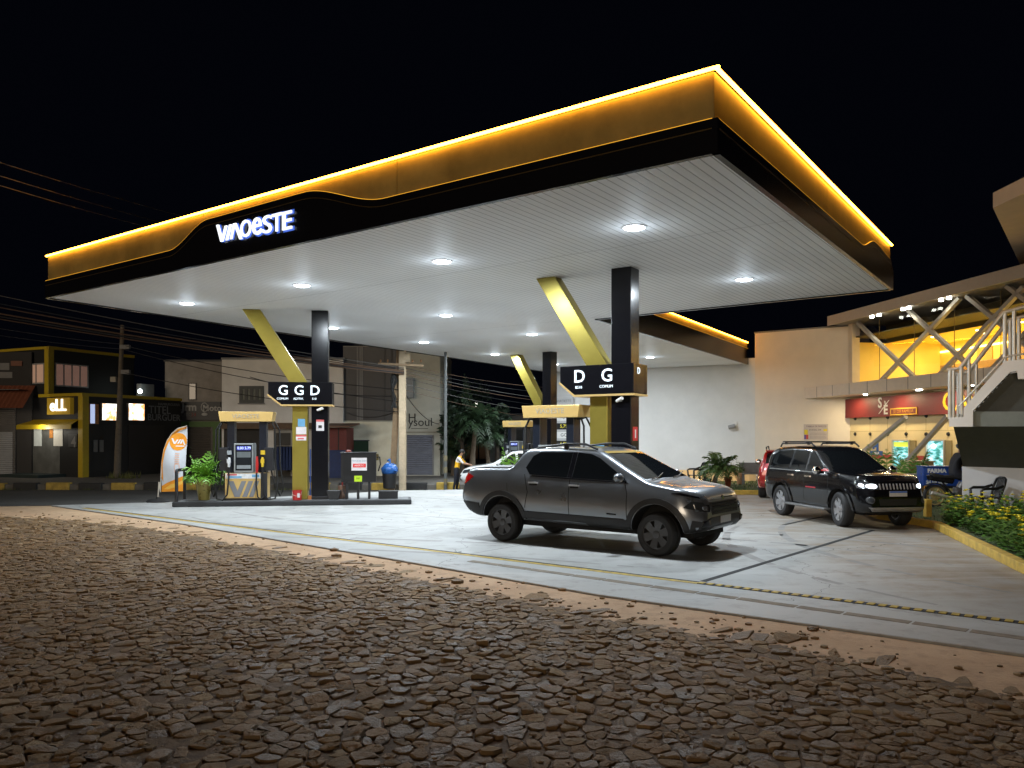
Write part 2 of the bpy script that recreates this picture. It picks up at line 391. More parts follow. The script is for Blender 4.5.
gi = sN.new('ShaderNodeNewGeometry'); cr = sN.new('ShaderNodeValToRGB')
for p, c in ((0,(.13,.080,.034)),(.35,(.24,.152,.068)),(.62,(.32,.208,.10)),(.82,(.21,.152,.09)),(1,(.44,.335,.21))):
    e = cr.color_ramp.elements.new(p) if p not in (0,1) else cr.color_ramp.elements[0 if p == 0 else -1]; e.color = (*c,1)
sL.new(gi.outputs['Random Per Island'], cr.inputs['Fac'])
tc = sN.new('ShaderNodeTexCoord'); n1 = sN.new('ShaderNodeTexNoise'); n1.inputs['Scale'].default_value = 9; n1.inputs['Detail'].default_value = 10; n1.inputs['Roughness'].default_value = .72; sL.new(tc.outputs['Object'], n1.inputs['Vector'])
m1 = sN.new('ShaderNodeMix'); m1.data_type = 'RGBA'; m1.inputs[7].default_value = (.30,.18,.085,1)
mr = sN.new('ShaderNodeMapRange'); mr.inputs['From Min'].default_value = .48; mr.inputs['From Max'].default_value = .68; sL.new(n1.outputs['Fac'], mr.inputs['Value']); sL.new(mr.outputs['Result'], m1.inputs['Factor']); sL.new(cr.outputs['Color'], m1.inputs[6]); sL.new(m1.outputs[2], sb.inputs['Base Color'])
n2 = sN.new('ShaderNodeTexNoise'); n2.inputs['Scale'].default_value = 38; n2.inputs['Detail'].default_value = 9; n2.inputs['Roughness'].default_value = .7; sL.new(tc.outputs['Object'], n2.inputs['Vector'])
bp = sN.new('ShaderNodeBump'); bp.inputs['Strength'].default_value = 1.0; bp.inputs['Distance'].default_value = .025; sL.new(n2.outputs['Fac'], bp.inputs['Height']); sL.new(bp.outputs['Normal'], sb.inputs['Normal'])
mr2 = sN.new('ShaderNodeMapRange'); sb.inputs['Specular IOR Level'].default_value = .3; mr2.inputs['To Min'].default_value = .36; mr2.inputs['To Max'].default_value = .85; sL.new(gi.outputs['Random Per Island'], mr2.inputs['Value'])
ma = sN.new('ShaderNodeMath'); ma.operation = 'MULTIPLY_ADD'; ma.inputs[1].default_value = .4; sL.new(n1.outputs['Fac'], ma.inputs[0])
ms = sN.new('ShaderNodeMath'); ms.operation = 'SUBTRACT'; sL.new(mr2.outputs['Result'], ms.inputs[0]); ms.inputs[1].default_value = .12; sL.new(ms.outputs[0], ma.inputs[2]); sL.new(ma.outputs[0], sb.inputs['Roughness'])
me.materials.append(STONE)
o = bpy.data.objects.new('cobblestone_road', me); COL.objects.link(o); struct(o)
# loose chips and pebbles lying on the sandy strip
peb = MB(); rp_ = random.Random(5)
for _ in range(1500):
    if _ > 260:
        x, y = rp_.uniform(-8,5.5), rp_.uniform(3.6,13)
        if not inside((x,y), cob_poly): continue
        s = rp_.choice((.008,.012,.018,.024)); peb.ball((x,y,-.012+s*.3), s, 3, (rp_.uniform(.8,1.7), rp_.uniform(.6,1.2), .5)); continue
    pass
    k = rp_.randrange(len(cob_edge)-1); t = rp_.random(); a, b = cob_edge[k], cob_edge[k+1]
    x = a[0]+(b[0]-a[0])*t; y = a[1]+(b[1]-a[1])*t; dx, dy = b[0]-a[0], b[1]-a[1]; l = math.hypot(dx,dy); w = rp_.uniform(-.3,1.)
    x -= -dy/l*-w*.8; y += dx/l*w*.8
    s = rp_.choice((.012,.016,.022,.035)); s *= 1+ (rp_.random() < .05)*1.2
    peb.ball((x,y,-.03+s*.25), s, 3, (rp_.uniform(.8,1.5), rp_.uniform(.7,1.2), .55))
tag(peb.obj('gravel', STONE), 'loose stone chips scattered on the sandy strip beside the concrete', 'gravel', kind='stuff')

# kerb across the side street with painted blocks, pavement behind it
KB = mat('worn_black_kerb_paint', (.022,.022,.022), .75, var=.4, scale=5); KY = mat('worn_yellow_kerb_paint', (.40,.27,.05), .75, var=.35, scale=4); KG = mat('dirty_concrete', (.13,.12,.105), .85, var=.3, scale=4, bump=.3)
kb = MB(); kb.m = 0; kb.box(-70,2.5,KY0+.06,KY0+.3,KZ-.1,KZ+.25)
x = -48.4; i = 0
while x < 1.5:
    kb.m = 1+(i%2); kb.box(x, x+1.0, KY0-.03, KY0+.28, KZ-.05, KZ+.305+.012*(i%3)); x += 1.41; i += 1
struct(kb.obj('kerb', [KG,KY,KB], bevel=.03))
PZ = KZ+.24
struct(MB().box(-70,2.5,KY0+.31,75,KZ-.2,PZ).obj('pavement', KG))
gv = MB(); rg = random.Random(3)
for _ in range(1700):
    x = rg.uniform(-28,-1.5); y = KY0-.08-abs(rg.gauss(0,.07)); h = rg.uniform(.03,.12)*(1.4 if math.sin(x*1.3)+math.sin(x*.47) > .2 else .5); a = rg.uniform(0,6.3)
    gv.add([(x,y,KZ-.02),(x+.02*math.cos(a),y+.02*math.sin(a),KZ-.02),(x+.03*math.cos(a+1),y+.03*math.sin(a+1),KZ+h)],[(0,1,2)])
tag(gv.obj('grass', mat('dry_weeds', (.09,.10,.025), .8, var=.3)), 'ragged weeds growing along the foot of the painted kerb', 'weeds', kind='stuff')

# ================= canopy =================
H = 5.6
def CP(px, py): Y = FPX*(H-K)/(HY-py); return Vector(((px-CX)/FPX*Y, Y, H))
A_, B_, C_, D_, E_, F_ = CP(714,153), CP(48,297.5), CP(548,372), CP(747,364), CP(595,319), CP(890,289)
canopy = thing('station_canopy', 'huge white underside forecourt canopy with glowing amber edge over the petrol pumps', 'canopy', (A_.x,A_.y,0))
inv = Matrix.Translation((-A_.x,-A_.y,0))
CEIL = mat('white_slat_ceiling', (.86,.86,.86), .5, var=0, spec=.12); N, L, b = nodes_of(CEIL)
tc = N.new('ShaderNodeTexCoord'); ax = (F_-A_).normalized(); ang = math.atan2(ax.y, ax.x)
mpn = N.new('ShaderNodeMapping'); mpn.vector_type = 'POINT'; mpn.inputs['Rotation'].default_value = (0,0,-ang); L.new(tc.outputs['Object'], mpn.inputs['Vector'])
sp = N.new('ShaderNodeSeparateXYZ'); L.new(mpn.outputs[0], sp.inputs[0])
def groove(sock, period, width):
    d = N.new('ShaderNodeMath'); d.operation = 'DIVIDE'; d.inputs[1].default_value = period; L.new(sock, d.inputs[0])
    f = N.new('ShaderNodeMath'); f.operation = 'FRACT'; L.new(d.outputs[0], f.inputs[0])
    s = N.new('ShaderNodeMath'); s.operation = 'SUBTRACT'; s.inputs[1].default_value = .5; L.new(f.outputs[0], s.inputs[0])
    a = N.new('ShaderNodeMath'); a.operation = 'ABSOLUTE'; L.new(s.outputs[0], a.inputs[0])
    r = N.new('ShaderNodeMapRange'); r.interpolation_type = 'SMOOTHSTEP'; r.inputs['From Min'].default_value = 0; r.inputs['From Max'].default_value = width/period; L.new(a.outputs[0], r.inputs['Value'])
    return r.outputs['Result']
g1 = groove(sp.outputs['Y'], .155, .017); g2 = groove(sp.outputs['X'], 7.6, .018)
mn = N.new('ShaderNodeMath'); mn.operation = 'MINIMUM'; L.new(g1, mn.inputs[0]); L.new(g2, mn.inputs[1])
cmx = N.new('ShaderNodeMix'); cmx.data_type = 'RGBA'; cmx.inputs[6].default_value = (.40,.395,.39,1); L.new(mn.outputs[0], cmx.inputs['Factor'])
nn_ = N.new('ShaderNodeTexNoise'); nn_.inputs['Scale'].default_value = .5; nn_.inputs['Detail'].default_value = 5; L.new(tc.outputs['Object'], nn_.inputs['Vector'])
cr2 = N.new('ShaderNodeValToRGB'); cr2.color_ramp.elements[0].position = .35; cr2.color_ramp.elements[1].position = .65; cr2.color_ramp.elements[0].color = (.84,.84,.845,1); cr2.color_ramp.elements[1].color = (.90,.90,.90,1)
L.new(nn_.outputs['Fac'], cr2.inputs['Fac']); L.new(cr2.outputs['Color'], cmx.inputs[7]); L.new(cmx.outputs[2], b.inputs['Base Color'])
bpc = N.new('ShaderNodeBump'); bpc.inputs['Strength'].default_value = .6; bpc.inputs['Distance'].default_value = .008; L.new(mn.outputs[0], bpc.inputs['Height']); L.new(bpc.outputs['Normal'], b.inputs['Normal'])
poly = [(p.x,p.y) for p in (A_,F_,E_,D_,C_,B_)]
MB().prism(poly, H, H+.03).obj('ceiling', CEIL, canopy, M=inv)
cen = sum((Vector(p) for p in poly), Vector((0,0)))/6
MB().prism([tuple(cen+(Vector(p)-cen)*.98) for p in poly], 6.45, 6.5).obj('roof', BLACKM, canopy, M=inv)
AMBER = (1., .47, .09)
LED = mat('amber_light_strip', (1,.7,.3), .5, var=0, emit=(1.,.39,.028), es=31.)
LED2 = mat('amber_edge_line', (1,.6,.1), .5, var=0, emit=(1.,.46,.03), es=.95)
BRONZE = mat('bronze_tinted_panel', (.20,.165,.062), .5, var=.3, scale=1.1, spec=.2)
TRIM = mat('dull_gold_trim', (.10,.065,.02), .4, metal=.5, var=0)
def on_edge(pa, pb, px):                             # distance along pa->pb of the point seen at column px
    k = (px-CX)/FPX; d = (pb-pa); t = (k*pa.y-pa.x)/(d.x-k*d.y); return t*d.length, pa.y+d.y*t
def fascia(pa, pb, prof, ztop=6.68, zlow=5.57, led=True, out=1, ext=(0,0), trim=True):
    # prof: [(s, z of the lower edge of the amber panel)] along pa->pb, out=+1: outside lies to the right of pa->pb
    L_ = (pb-pa).length; d = (pb-pa).normalized(); n = Vector((d.y,-d.x,0))*out
    def P(s, o, z): q = pa+d*s+n*o; return (q.x,q.y,z)
    def slab(ss, f0, f1, o0, o1):
        m = MB(); vs = []; fs = []
        for s in ss: vs += [P(s,o0,f0(s)),P(s,o1,f0(s)),P(s,o1,f1(s)),P(s,o0,f1(s))]
        for i in range(len(ss)-1):
            for k in range(4): fs.append((4*i+k,4*i+(k+1)%4,4*i+4+(k+1)%4,4*i+4+k) if out > 0 else (4*i+4+k,4*i+4+(k+1)%4,4*i+(k+1)%4,4*i+k))
        fs += [(0,1,2,3),(4*len(ss)-1,4*len(ss)-2,4*len(ss)-3,4*len(ss)-4)]
        return m.add(vs,fs)
    xs = [p[0] for p in prof]; zs = [p[1] for p in prof]
    def zf(s):
        for i in range(len(xs)-1):
            if s <= xs[i+1]:
                t = (s-xs[i])/(xs[i+1]-xs[i]); t = min(1,max(0,t)); t = t*t*(3-2*t); return zs[i]+(zs[i+1]-zs[i])*t
        return zs[-1]
    ss = [L_*i/160 for i in range(161)]
    cuts = [0]
    while cuts[-1] < L_-.1: cuts.append(min(L_, cuts[-1]+5.6))
    for a, b_ in zip(cuts[:-1], cuts[1:]):
        q = [a+.006+(b_-a-.012)*i/60 for i in range(61)]
        slab(q, zf, lambda s: ztop-.03, -.02, .0).obj('amber_panel', BRONZE, canopy, M=inv)
    slab(([-.076]+ss) if ext[0] else ss, lambda s: zlow, zf, -.01, .075).obj('black_panel', BLACKP, canopy, M=inv)
    if trim: slab(ss, lambda s: zf(s)-.135, lambda s: zf(s)-.12, .075, .082).obj('trim_line', TRIM, canopy, M=inv)
    if led:
        slab([0,L_], lambda s: ztop+.012, lambda s: ztop+.03, -.03, .024).obj('top_lip', BLACKM, canopy, M=inv)
        slab([-ext[0],L_+ext[1]], lambda s: ztop-.024, lambda s: ztop+.008, .024, .066).obj('light_strip', LED, canopy, M=inv)
        slab(ss, lambda s: zf(s), lambda s: zf(s)+.010, .05, .07).obj('edge_line', LED2, canopy, M=inv)
def zprof(pa, pb, lst):
    out = []
    for px, py in lst:
        s, Y = on_edge(pa, pb, px); out.append((s, Z_(py, Y)))
    return sorted(out)
LAB = (B_-A_).length
pr = zprof(A_, B_, [(340,204.),(303,194.5),(211,220.),(172,251.3)])
zlow_ = 6.02
fascia(A_, B_, [(0,zlow_),(pr[0][0]-1.2,zlow_),(pr[1][0]-.1,pr[1][1]),(pr[2][0],pr[2][1]),(pr[3][0],zlow_),(LAB,zlow_)], out=-1, ext=(.09,0))
LAF = (F_-A_).length; sb_, _ = on_edge(A_, F_, 862); sc_, _ = on_edge(A_, F_, 872)
fascia(A_, F_, [(0,zlow_),(sb_-.35,zlow_),(sc_,6.33),(LAF-.35,6.27),(LAF,6.05)], out=1, ext=(.05,0))
fascia(E_, D_, [(0,6.36),((D_-E_).length,6.36)], out=1, trim=False)
fascia(F_, E_, [(0,6.02),((E_-F_).length,6.02)], out=1, led=False, trim=False)
fascia(B_, C_, [(0,6.02),((C_-B_).length,6.02)], out=-1, led=False, trim=False)
# backlit name on the black swell of the front fascia
d = (A_-B_).normalized(); sL0, YL0 = on_edge(B_, A_, 221.5); sL1, YL1 = on_edge(B_, A_, 297)
W_ = sL1-sL0; o0 = B_+d*sL0; zb = Z_(243,YL0)
fr = Matrix.Translation((o0.x,o0.y,0)) @ Matrix.Rotation(math.atan2(d.y,d.x),4,'Z')
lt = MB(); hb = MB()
def stroke(mb, pts, w, y0, y1):
    for (xa,za),(xb,zb_) in zip(pts[:-1],pts[1:]):
        hw = w/2; mb.prism_xz([(xa-hw,za),(xa+hw,za),(xb+hw,zb_),(xb-hw,zb_)], y0, y1)
zE0 = Z_(230.3,YL1); hL = Z_(212.2,YL1)-zE0; zb = Z_(243.8,YL0)
def via(mb, x, z, h, wd, y0, y1, k=1.):              # the V and A strokes of the station's name, wd wide
    w = wd*.086*k; e = w*.0
    for n_, (xa,za,xb,zb2,f) in enumerate(((.055,1.0,.22,.0,1.),(.235,.0,.385,.83,.92),(.415,.0,.555,.83,.92),(.58,.0,.70,.83,.8),(.735,.83,.955,-.13,1.05))):
        dz = (k-1)*.05*h
        lo, hi = ((xa,za),(xb,zb2)) if za < zb2 else ((xb,zb2),(xa,za))
        stroke(mb, [(x+wd*lo[0],z+h*lo[1]-dz),(x+wd*hi[0],z+h*hi[1]+dz)], w*f, y0, y1-.0007*n_)
def glyph(mb, ch, x0, x1, z0, z1, y0, dp, bold):
    m3 = MB().text(ch, 1., Matrix.Identity(4), .5, bold, 'LEFT'); xs = [v[0] for v in m3.v]; ys = [v[1] for v in m3.v]
    mb.add([(x0+(v[0]-min(xs))/(max(xs)-min(xs))*(x1-x0), y0-v[2]*dp, z0+(v[1]-min(ys))/(max(ys)-min(ys))*(z1-z0)) for v in m3.v], m3.f)
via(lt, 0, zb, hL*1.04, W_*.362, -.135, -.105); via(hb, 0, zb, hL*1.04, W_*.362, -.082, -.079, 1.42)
for ch,f0,f1 in (('O',.341,.482),('e',.499,.617),('S',.634,.750),('T',.756,.872),('E',.886,1.)):
    z0_ = zb+(zE0-zb)*f1+.012; g_ = .012*W_
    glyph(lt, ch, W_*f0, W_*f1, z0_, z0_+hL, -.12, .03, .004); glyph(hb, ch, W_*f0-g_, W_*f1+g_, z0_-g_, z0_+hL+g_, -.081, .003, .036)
lt.obj('lettering', mat('lit_white_lettering', (.9,.95,1), .4, var=0, emit=(.88,.94,1.), es=1.25), canopy, M=inv@fr)
hb.obj('lettering_halo', mat('blue_letter_halo', (.05,.1,.4), .5, var=0, emit=(.05,.16,.8), es=.55), canopy, M=inv@fr)  # blue glow around the letters, built as enlarged glowing copies behind them

# ---- recessed downlights
DL = [(634,227),(744,279),(442,261),(302,285),(187,303),(446,315),(333,327.5),(424,342),(532,334),(495,354),(555,364),(650,357)]
DLN = ['nearest downlight in the canopy ceiling, above and left of the black column','downlight nearest the right rear corner of the canopy ceiling','large downlight in the middle of the front half of the ceiling','downlight above the top of the left gold strut','leftmost downlight, near the left tip of the canopy ceiling','downlight in mid ceiling straight behind the middle front one','downlight half hidden right beside the left black column','downlight near the left rear edge of the ceiling, above the concrete pole','downlight between the far gold strut and the near gold strut','downlight at the rear left edge beside the far gold strut','downlight touching the far black column on its right','downlight in the rear ceiling under the inner amber fascia']
DIFF = mat('cool_white_diffuser', (.9,.95,1), .4, var=0, emit=(.80,.91,1.), es=30.)
LPOW = 292.; GPOW = 9.
for (px,py), lab in zip(DL, DLN):
    p = CP(px,py); t = thing('ceiling_downlight', lab, 'ceiling light', (p.x,p.y,H), math.atan2(ax.y,ax.x), 'square downlights in the canopy ceiling')
    f = MB(); w = .155
    f.lathe([(.185,-.001),(.225,-.001),(.225,-.014),(.20,-.024),(.185,-.02)], n=28, loop=True)
    f.obj('frame', WHITE, t, smooth=40)
    MB().lathe([(.0,-.045),(.09,-.042),(.15,-.032),(.184,-.012),(.184,-.002),(0,-.002)], n=28).obj('diffuser', DIFF, t, smooth=50)
    lamp('downlight_lamp', 'AREA', (p.x,p.y,H-.055), LPOW, (.83,.925,1.), .26)
    lamp('ceiling_fill', 'POINT', (p.x,p.y,H-.34), GPOW, (.74,.87,1.), .2).data.specular_factor = 0.  # extra lamp added below each fixture to brighten the ceiling around it
# ================= islands, columns, price signs, pumps =================
ISL = [((.335-.57*0, 23.15), 8.), ((2.46, 17.3), -33.), ((1.62, 34.2), -42.)]
ISL[0] = ((X_(320.5, 23.15), 23.15), 8.)
def isl(k, s, d=0., z=.15):
    (x,y), t = ISL[k]; c, n = math.cos(R(t)), math.sin(R(t))
    return (x+s*c-d*n, y+s*n+d*c, z)
ISLM = mat('painted_island_kerb', (.022,.024,.027), .6, var=.3, scale=5); ISLT = mat('island_top_grey', (.16,.165,.17), .7, var=.15)
ILAB = ['black edged pump island holding the potted fern, pump and air cabinet','black edged pump island hidden behind the grey pickup','black edged pump island farthest back under the canopy']
CLAB = ['black column with bent gold strut standing left, beside the red bucket','black column with bent gold strut behind the grey pickup','far black column with gold strut, in front of the back wall']
for k in range(3):
    (x,y), t = ISL[k]
    i0 = thing('pump_island', ILAB[k], 'pump island', (x,y,0), R(t), 'pump islands')
    s0, s1 = ((-3.98,2.62),(-3.15,1.7),(-2.9,.6))[k]
    MB().box(s0,s1,-.52,.52,0,.145).obj('island_kerb', ISLM, i0, bevel=.03)
    MB().box(s0+.09,s1-.09,-.43,.43,.14,.149).obj('island_top', ISLT, i0)
    c0 = thing('canopy_column', CLAB[k], 'column', (x,y,.149), R(t), 'columns with bent gold struts')
    w = .235
    p = MB().box(-w,w,-w*.9,w*.9,0,H-.15+.0).obj('post', BLACKP, c0, bevel=.012)
    MB().box(-w-.02,w+.02,-w*.9-.02,w*.9+.02,0,.09).obj('base_collar', BLACKM, c0, bevel=.01)
    gw, gd = .215, .17; bx, tx, bz = -.56, -1.92, 3.36
    g = MB()
    g.prism_xz([(bx-gw,0),(bx+gw,0),(bx+gw,bz),(tx+gw+.03,H-.15),(tx-gw-.03,H-.15),(bx-gw,bz-.12)], -gd, gd)
    g.obj('gold_strut', GOLD, c0, bevel=.012)
    cam = MB(); cam.box(-.03,.03,-w-.05,-w*.9,2.56,2.62); cam.cyl((-.06,-w-.06,2.57),(.10,-w-.13,2.63),.035,.04,10)
    cam.obj('security_camera', WHITE, c0)
    st_ = MB(); st_.m = 0
    if k == 0:
        nt = MB(); nt.box(-.62,-.42,-gd-.006,-gd,2.1,2.32); nt.obj('blue_notice', mat('notice_blue', (.15,.4,.65), .5, var=.1), c0)
        nt = MB(); nt.box(-.67,-.38,-gd-.008,-gd,1.88,2.09); nt.obj('white_notice', mat('notice_white', (.72,.68,.7), .5, var=.1), c0)
        nt = MB(); nt.box(-.67,-.38,-gd-.007,-gd,1.70,1.86); nt.obj('white_notice', MATS['notice_white'], c0)
        nt = MB(); nt.box(-.67,-.38,-gd-.010,-gd-.004,1.815,1.86); nt.box(-.62,-.45,-gd-.012,-gd-.004,1.735,1.775); nt.obj('red_notice_band', mat('notice_red', (.65,.12,.12), .5, var=0), c0)
        nt = MB(); nt.box(-.10,.12,-w*.9-.006,-w*.9,1.98,2.30); q = nt.obj('white_notice', MATS['notice_white'], c0)
        nt = MB(); nt.box(-.10,.12,-w*.9-.009,-w*.9,2.24,2.30); nt.obj('red_notice_band', MATS['notice_red'], c0)
        nt = MB(); nt.box(-.04,.06,-w*.9-.009,-w*.9,2.06,2.14); nt.obj('notice_print', INK, c0)
    if k == 1:
        nt = MB(); nt.box(-.70,-.42,-gd-.006,-gd,1.40,1.62); nt.obj('blue_notice', MATS['notice_blue'], c0)
        nt = MB(); nt.box(-.15,.08,-w*.9-.006,-w*.9,1.18,1.58); nt.obj('white_notice', MATS['notice_white'], c0)
        nt = MB(); nt.box(-.11,.04,-w*.9-.010,-w*.9,1.22,1.36); nt.obj('green_notice_print', mat('notice_green', (.1,.4,.2), .5, var=0), c0)
        nt = MB(); nt.box(w,w+.006,-.12,.12,1.72,2.02); nt.obj('red_notice', mat('extinguisher_sign_red', (.6,.03,.03), .5, var=0), c0)
        nt = MB(); nt.box(w+.005,w+.010,-.025,.025,1.78,1.96); nt.obj('notice_print', WHITE, c0)
        fe = thing('fire_extinguisher', 'red fire extinguisher hung low on the column behind the pickup windscreen', 'fire extinguisher', isl(1,w+.13,-.02,.95), R(-33))
        MB().lathe([(.03,0),(.085,.02),(.09,.08),(.09,.42),(.07,.5),(.03,.54),(.03,.58)]).obj('cylinder', REDP, fe, smooth=40)
        MB().lathe([(.091,.2),(.0925,.2),(.0925,.34),(.091,.34)]).obj('label_band', BLUEP, fe)
        hd = MB(); hd.box(-.09,.05,-.015,.015,.58,.61); hd.box(-.11,.03,-.015,.015,.64,.665); hd.tube([(.04,0,.6),(.12,0,.55),(.13,0,.35),(.10,0,.2)], .012); hd.obj('valve_handle', PLAST, fe)
    # price sign hung on the column
    sl = ['black hanging price sign reading G G D with gold lower edge','black hanging price sign reading D G above the grey pickup'][k] if k < 2 else None
    if sl:
        sg = thing('price_sign', sl, 'sign', (x,y,2.88), R(t), 'hanging price signs')
        dx = .36
        for m_, (ya,yb) in (('front_panel',(-dx,-.225)),('back_panel',(.225,dx))):
            MB().prism_xz([(-1.42,.26),(-1.06,0),(.36,0),(.36,.64),(-1.42,.64)], ya, yb).obj(m_, BLACKP, sg, bevel=.008)
        MB().box(.245,.358,-.222,.222,.003,.637).obj('end_panel', BLACKP, sg)
        gt = MB(); gt.prism_xz([(-1.45,.26),(-1.07,-.045),(.365,-.045),(.365,-.003),(-1.055,-.003),(-1.42,.29)], -dx-.012, dx+.012)
        gt.obj('gold_edge', mat('gold_edge_trim', (.72,.5,.2), .35, metal=.3, var=0), sg)
        L3 = ([(-1.0,'G','COMUM'),(-.56,'G','ADITIV.'),(-.12,'D','S10')] if k == 0 else [(-.93,'D','BS10'),(-.26,'G','COMUM')])
        for lx, ch, sub in L3:
            MB().text(ch, .39, tm(lx,-dx-.006,.39), .006, .004).obj('letter', LETTER, sg)
            MB().text(sub, .085, tm(lx-.02,-dx-.004,.16), .003).obj('small_print', LETTER, sg)
        if k == 1: MB().text('D', .2, Matrix.Translation((.364,-.10,.48)) @ Matrix.Rotation(R(90),4,'Z') @ FRONT, .004).obj('letter', LETTER, sg)

def pump(k, s, label, full=True):
    (x,y,z) = isl(k,s); r = thing('fuel_pump', label, 'fuel pump', (x,y,.149), R(ISL[k][1]), 'fuel pumps')
    MB().box(-.60,.60,-.27,.27,.0,.06).obj('plinth', BLACKM, r)
    MB().box(-.58,.58,-.25,.25,.06,.78).obj('cabinet', CREAMGOLD, r, bevel=.012)
    MB().box(.40,.585,-.258,-.25,.065,.775).obj('side_trim', mat('pump_dark_trim', (.03,.03,.033), .4, var=0), r)
    MB().box(-.56,.40,-.26,-.25,.62,.765).obj('instruction_strip', mat('pump_label_white', (.7,.72,.74), .5, var=.15, scale=18), r)
    rb = MB(); rb.box(-.52,-.25,-.264,-.26,.71,.755); rb.obj('red_label_band', MATS['notice_red'], r)
    bl = MB(); bl.box(-.46,-.12,-.264,-.26,.64,.69); bl.box(.16,.36,-.264,-.26,.66,.73); bl.obj('blue_label_print', MATS['notice_blue'], r)
    em = MB(); GREYV = mat('grey_emblem', (.2,.21,.23), .5, var=0)
    stroke(em, [(-.42,.55),(-.24,.10)], .15, -.262, -.25); stroke(em, [(-.239,.10),(-.06,.55)], .13, -.261, -.25); stroke(em, [(-.04,.10),(.13,.55)], .13, -.261, -.25); stroke(em, [(.14,.10),(.30,.55)], .12, -.261, -.25)
    em.obj('emblem', GREYV, r)
    for sx in (-1,1):
        MB().box(sx*.44-.10,sx*.44+.10,-.16,.16,.78,2.24).obj('upright', mat('pump_upright_blue_black', (.012,.016,.026), .3, var=.1), r, bevel=.01)
        MB().box(sx*.62-.13,sx*.62+.13,-.22,.22,.84,1.50).obj('nozzle_boot', mat('nozzle_boot_black', (.015,.017,.022), .4, var=.1), r, bevel=.015)
    sc = MB().box(-.33,.20,-.27,.2,.79,1.62).obj('screen_housing', mat('screen_housing_grey', (.32,.35,.36), .4, var=.05, metal=.3), r, bevel=.01)
    MB().box(-.29,.16,-.276,-.27,.85,1.58).obj('screen_glass', mat('pump_screen_glass', (.02,.022,.025), .08, var=0), sc)
    MB().box(-.25,.13,-.279,-.276,1.43,1.54).obj('display', mat('blue_lit_display', (.05,.06,.3), .3, var=0, emit=(.05,.06,.5), es=.6), sc)
    dg = MB(); dg.text('0,00', .10, tm(-.15,-.281,1.485), .001); dg.text('5,79', .10, tm(.05,-.281,1.485), .001); dg.obj('digits', mat('lit_digits', (.7,.8,1), .5, var=0, emit=(.6,.75,1), es=1.), sc)
    MB().box(-.25,.13,-.279,-.276,1.22,1.38).obj('keypad', mat('keypad_grey', (.12,.14,.15), .5, var=.1), sc)
    MB().box(-.25,.13,-.281,-.276,.90,1.00).obj('card_slot', mat('slot_grey', (.25,.28,.3), .4, var=.1), sc)
    # crown panel with flared ends
    MB().prism_xz([(-.71,2.24),(.71,2.24),(.755,2.52),(-.755,2.52)], -.30, .30).obj('crown_panel', CREAMGOLD, r, bevel=.012)
    MB().text('VIAOESTE', .17, tm(0,-.303,2.385), .004).obj('crown_lettering', mat('crown_grey_letter', (.42,.38,.3), .5, var=0), r)
    for i, sx in enumerate((-1,1)):
        h = MB(); h.tube([(sx*.58,-.05,2.2),(sx*.68,-.08,2.22),(sx*.76,-.10,2.05),(sx*.78,-.12,1.2),(sx*.86,-.16,.45),(sx*.80,-.26,.05),(sx*.62,-.33,.02),(sx*.50,-.33,.18),(sx*.46,-.33,.6),(sx*.46,-.31,.95)], .024)
        h.obj('hose', RUBBER, r, smooth=60)
        h = MB(); h.tube([(sx*.56,.05,2.2),(sx*.74,.05,2.24),(sx*.88,.04,2.0),(sx*.90,.0,1.0),(sx*1.0,-.04,.3),(sx*.92,-.1,.1),(sx*.74,-.1,.5),(sx*.66,-.1,.9)], .024)
        h.obj('hose', RUBBER, r, smooth=60)
        nz_ = MB(); nz_.tube([(sx*.46,-.31,.95),(sx*.46,-.30,1.1),(sx*.45,-.27,1.22)], [.035,.045,.03]); nz_.box(sx*.46-.05,sx*.46+.05,-.34,-.27,1.06,1.18)
        nz_.obj('nozzle', [mat('nozzle_white', (.6,.62,.64), .4, var=0), YELP][i], r, smooth=50)
        gn = MB(); gn.box(sx*.46-.06,sx*.46+.06,-.26,-.22,1.30,1.42); gn.obj('nozzle_tag', [mat('nozzle_tag_grey', (.3,.33,.36), .5, var=0), YELP][i], r)
    if full:
        rd = MB(); rd.tube([(.30,-.30,.78),(.31,-.29,1.0),(.30,-.27,1.25)], [.03,.045,.03]); rd.obj('nozzle', REDP, r, smooth=50)
        hh = MB(); hh.tube([(.30,-.3,.8),(.29,-.34,.45),(.34,-.36,.1),(.42,-.34,-.02+.05),(.5,-.3,.1)], .022); hh.obj('hose', RUBBER, r, smooth=60)
    return r
pump(0, -2.04, 'fuel pump with gold crown and grey chevrons beside the potted fern')
pump(1, -1.72, 'fuel pump with gold crown rising behind the pickup cab', False)
pump(2, -1.75, 'smallest looking fuel pump, far back behind the pickup bed', False)

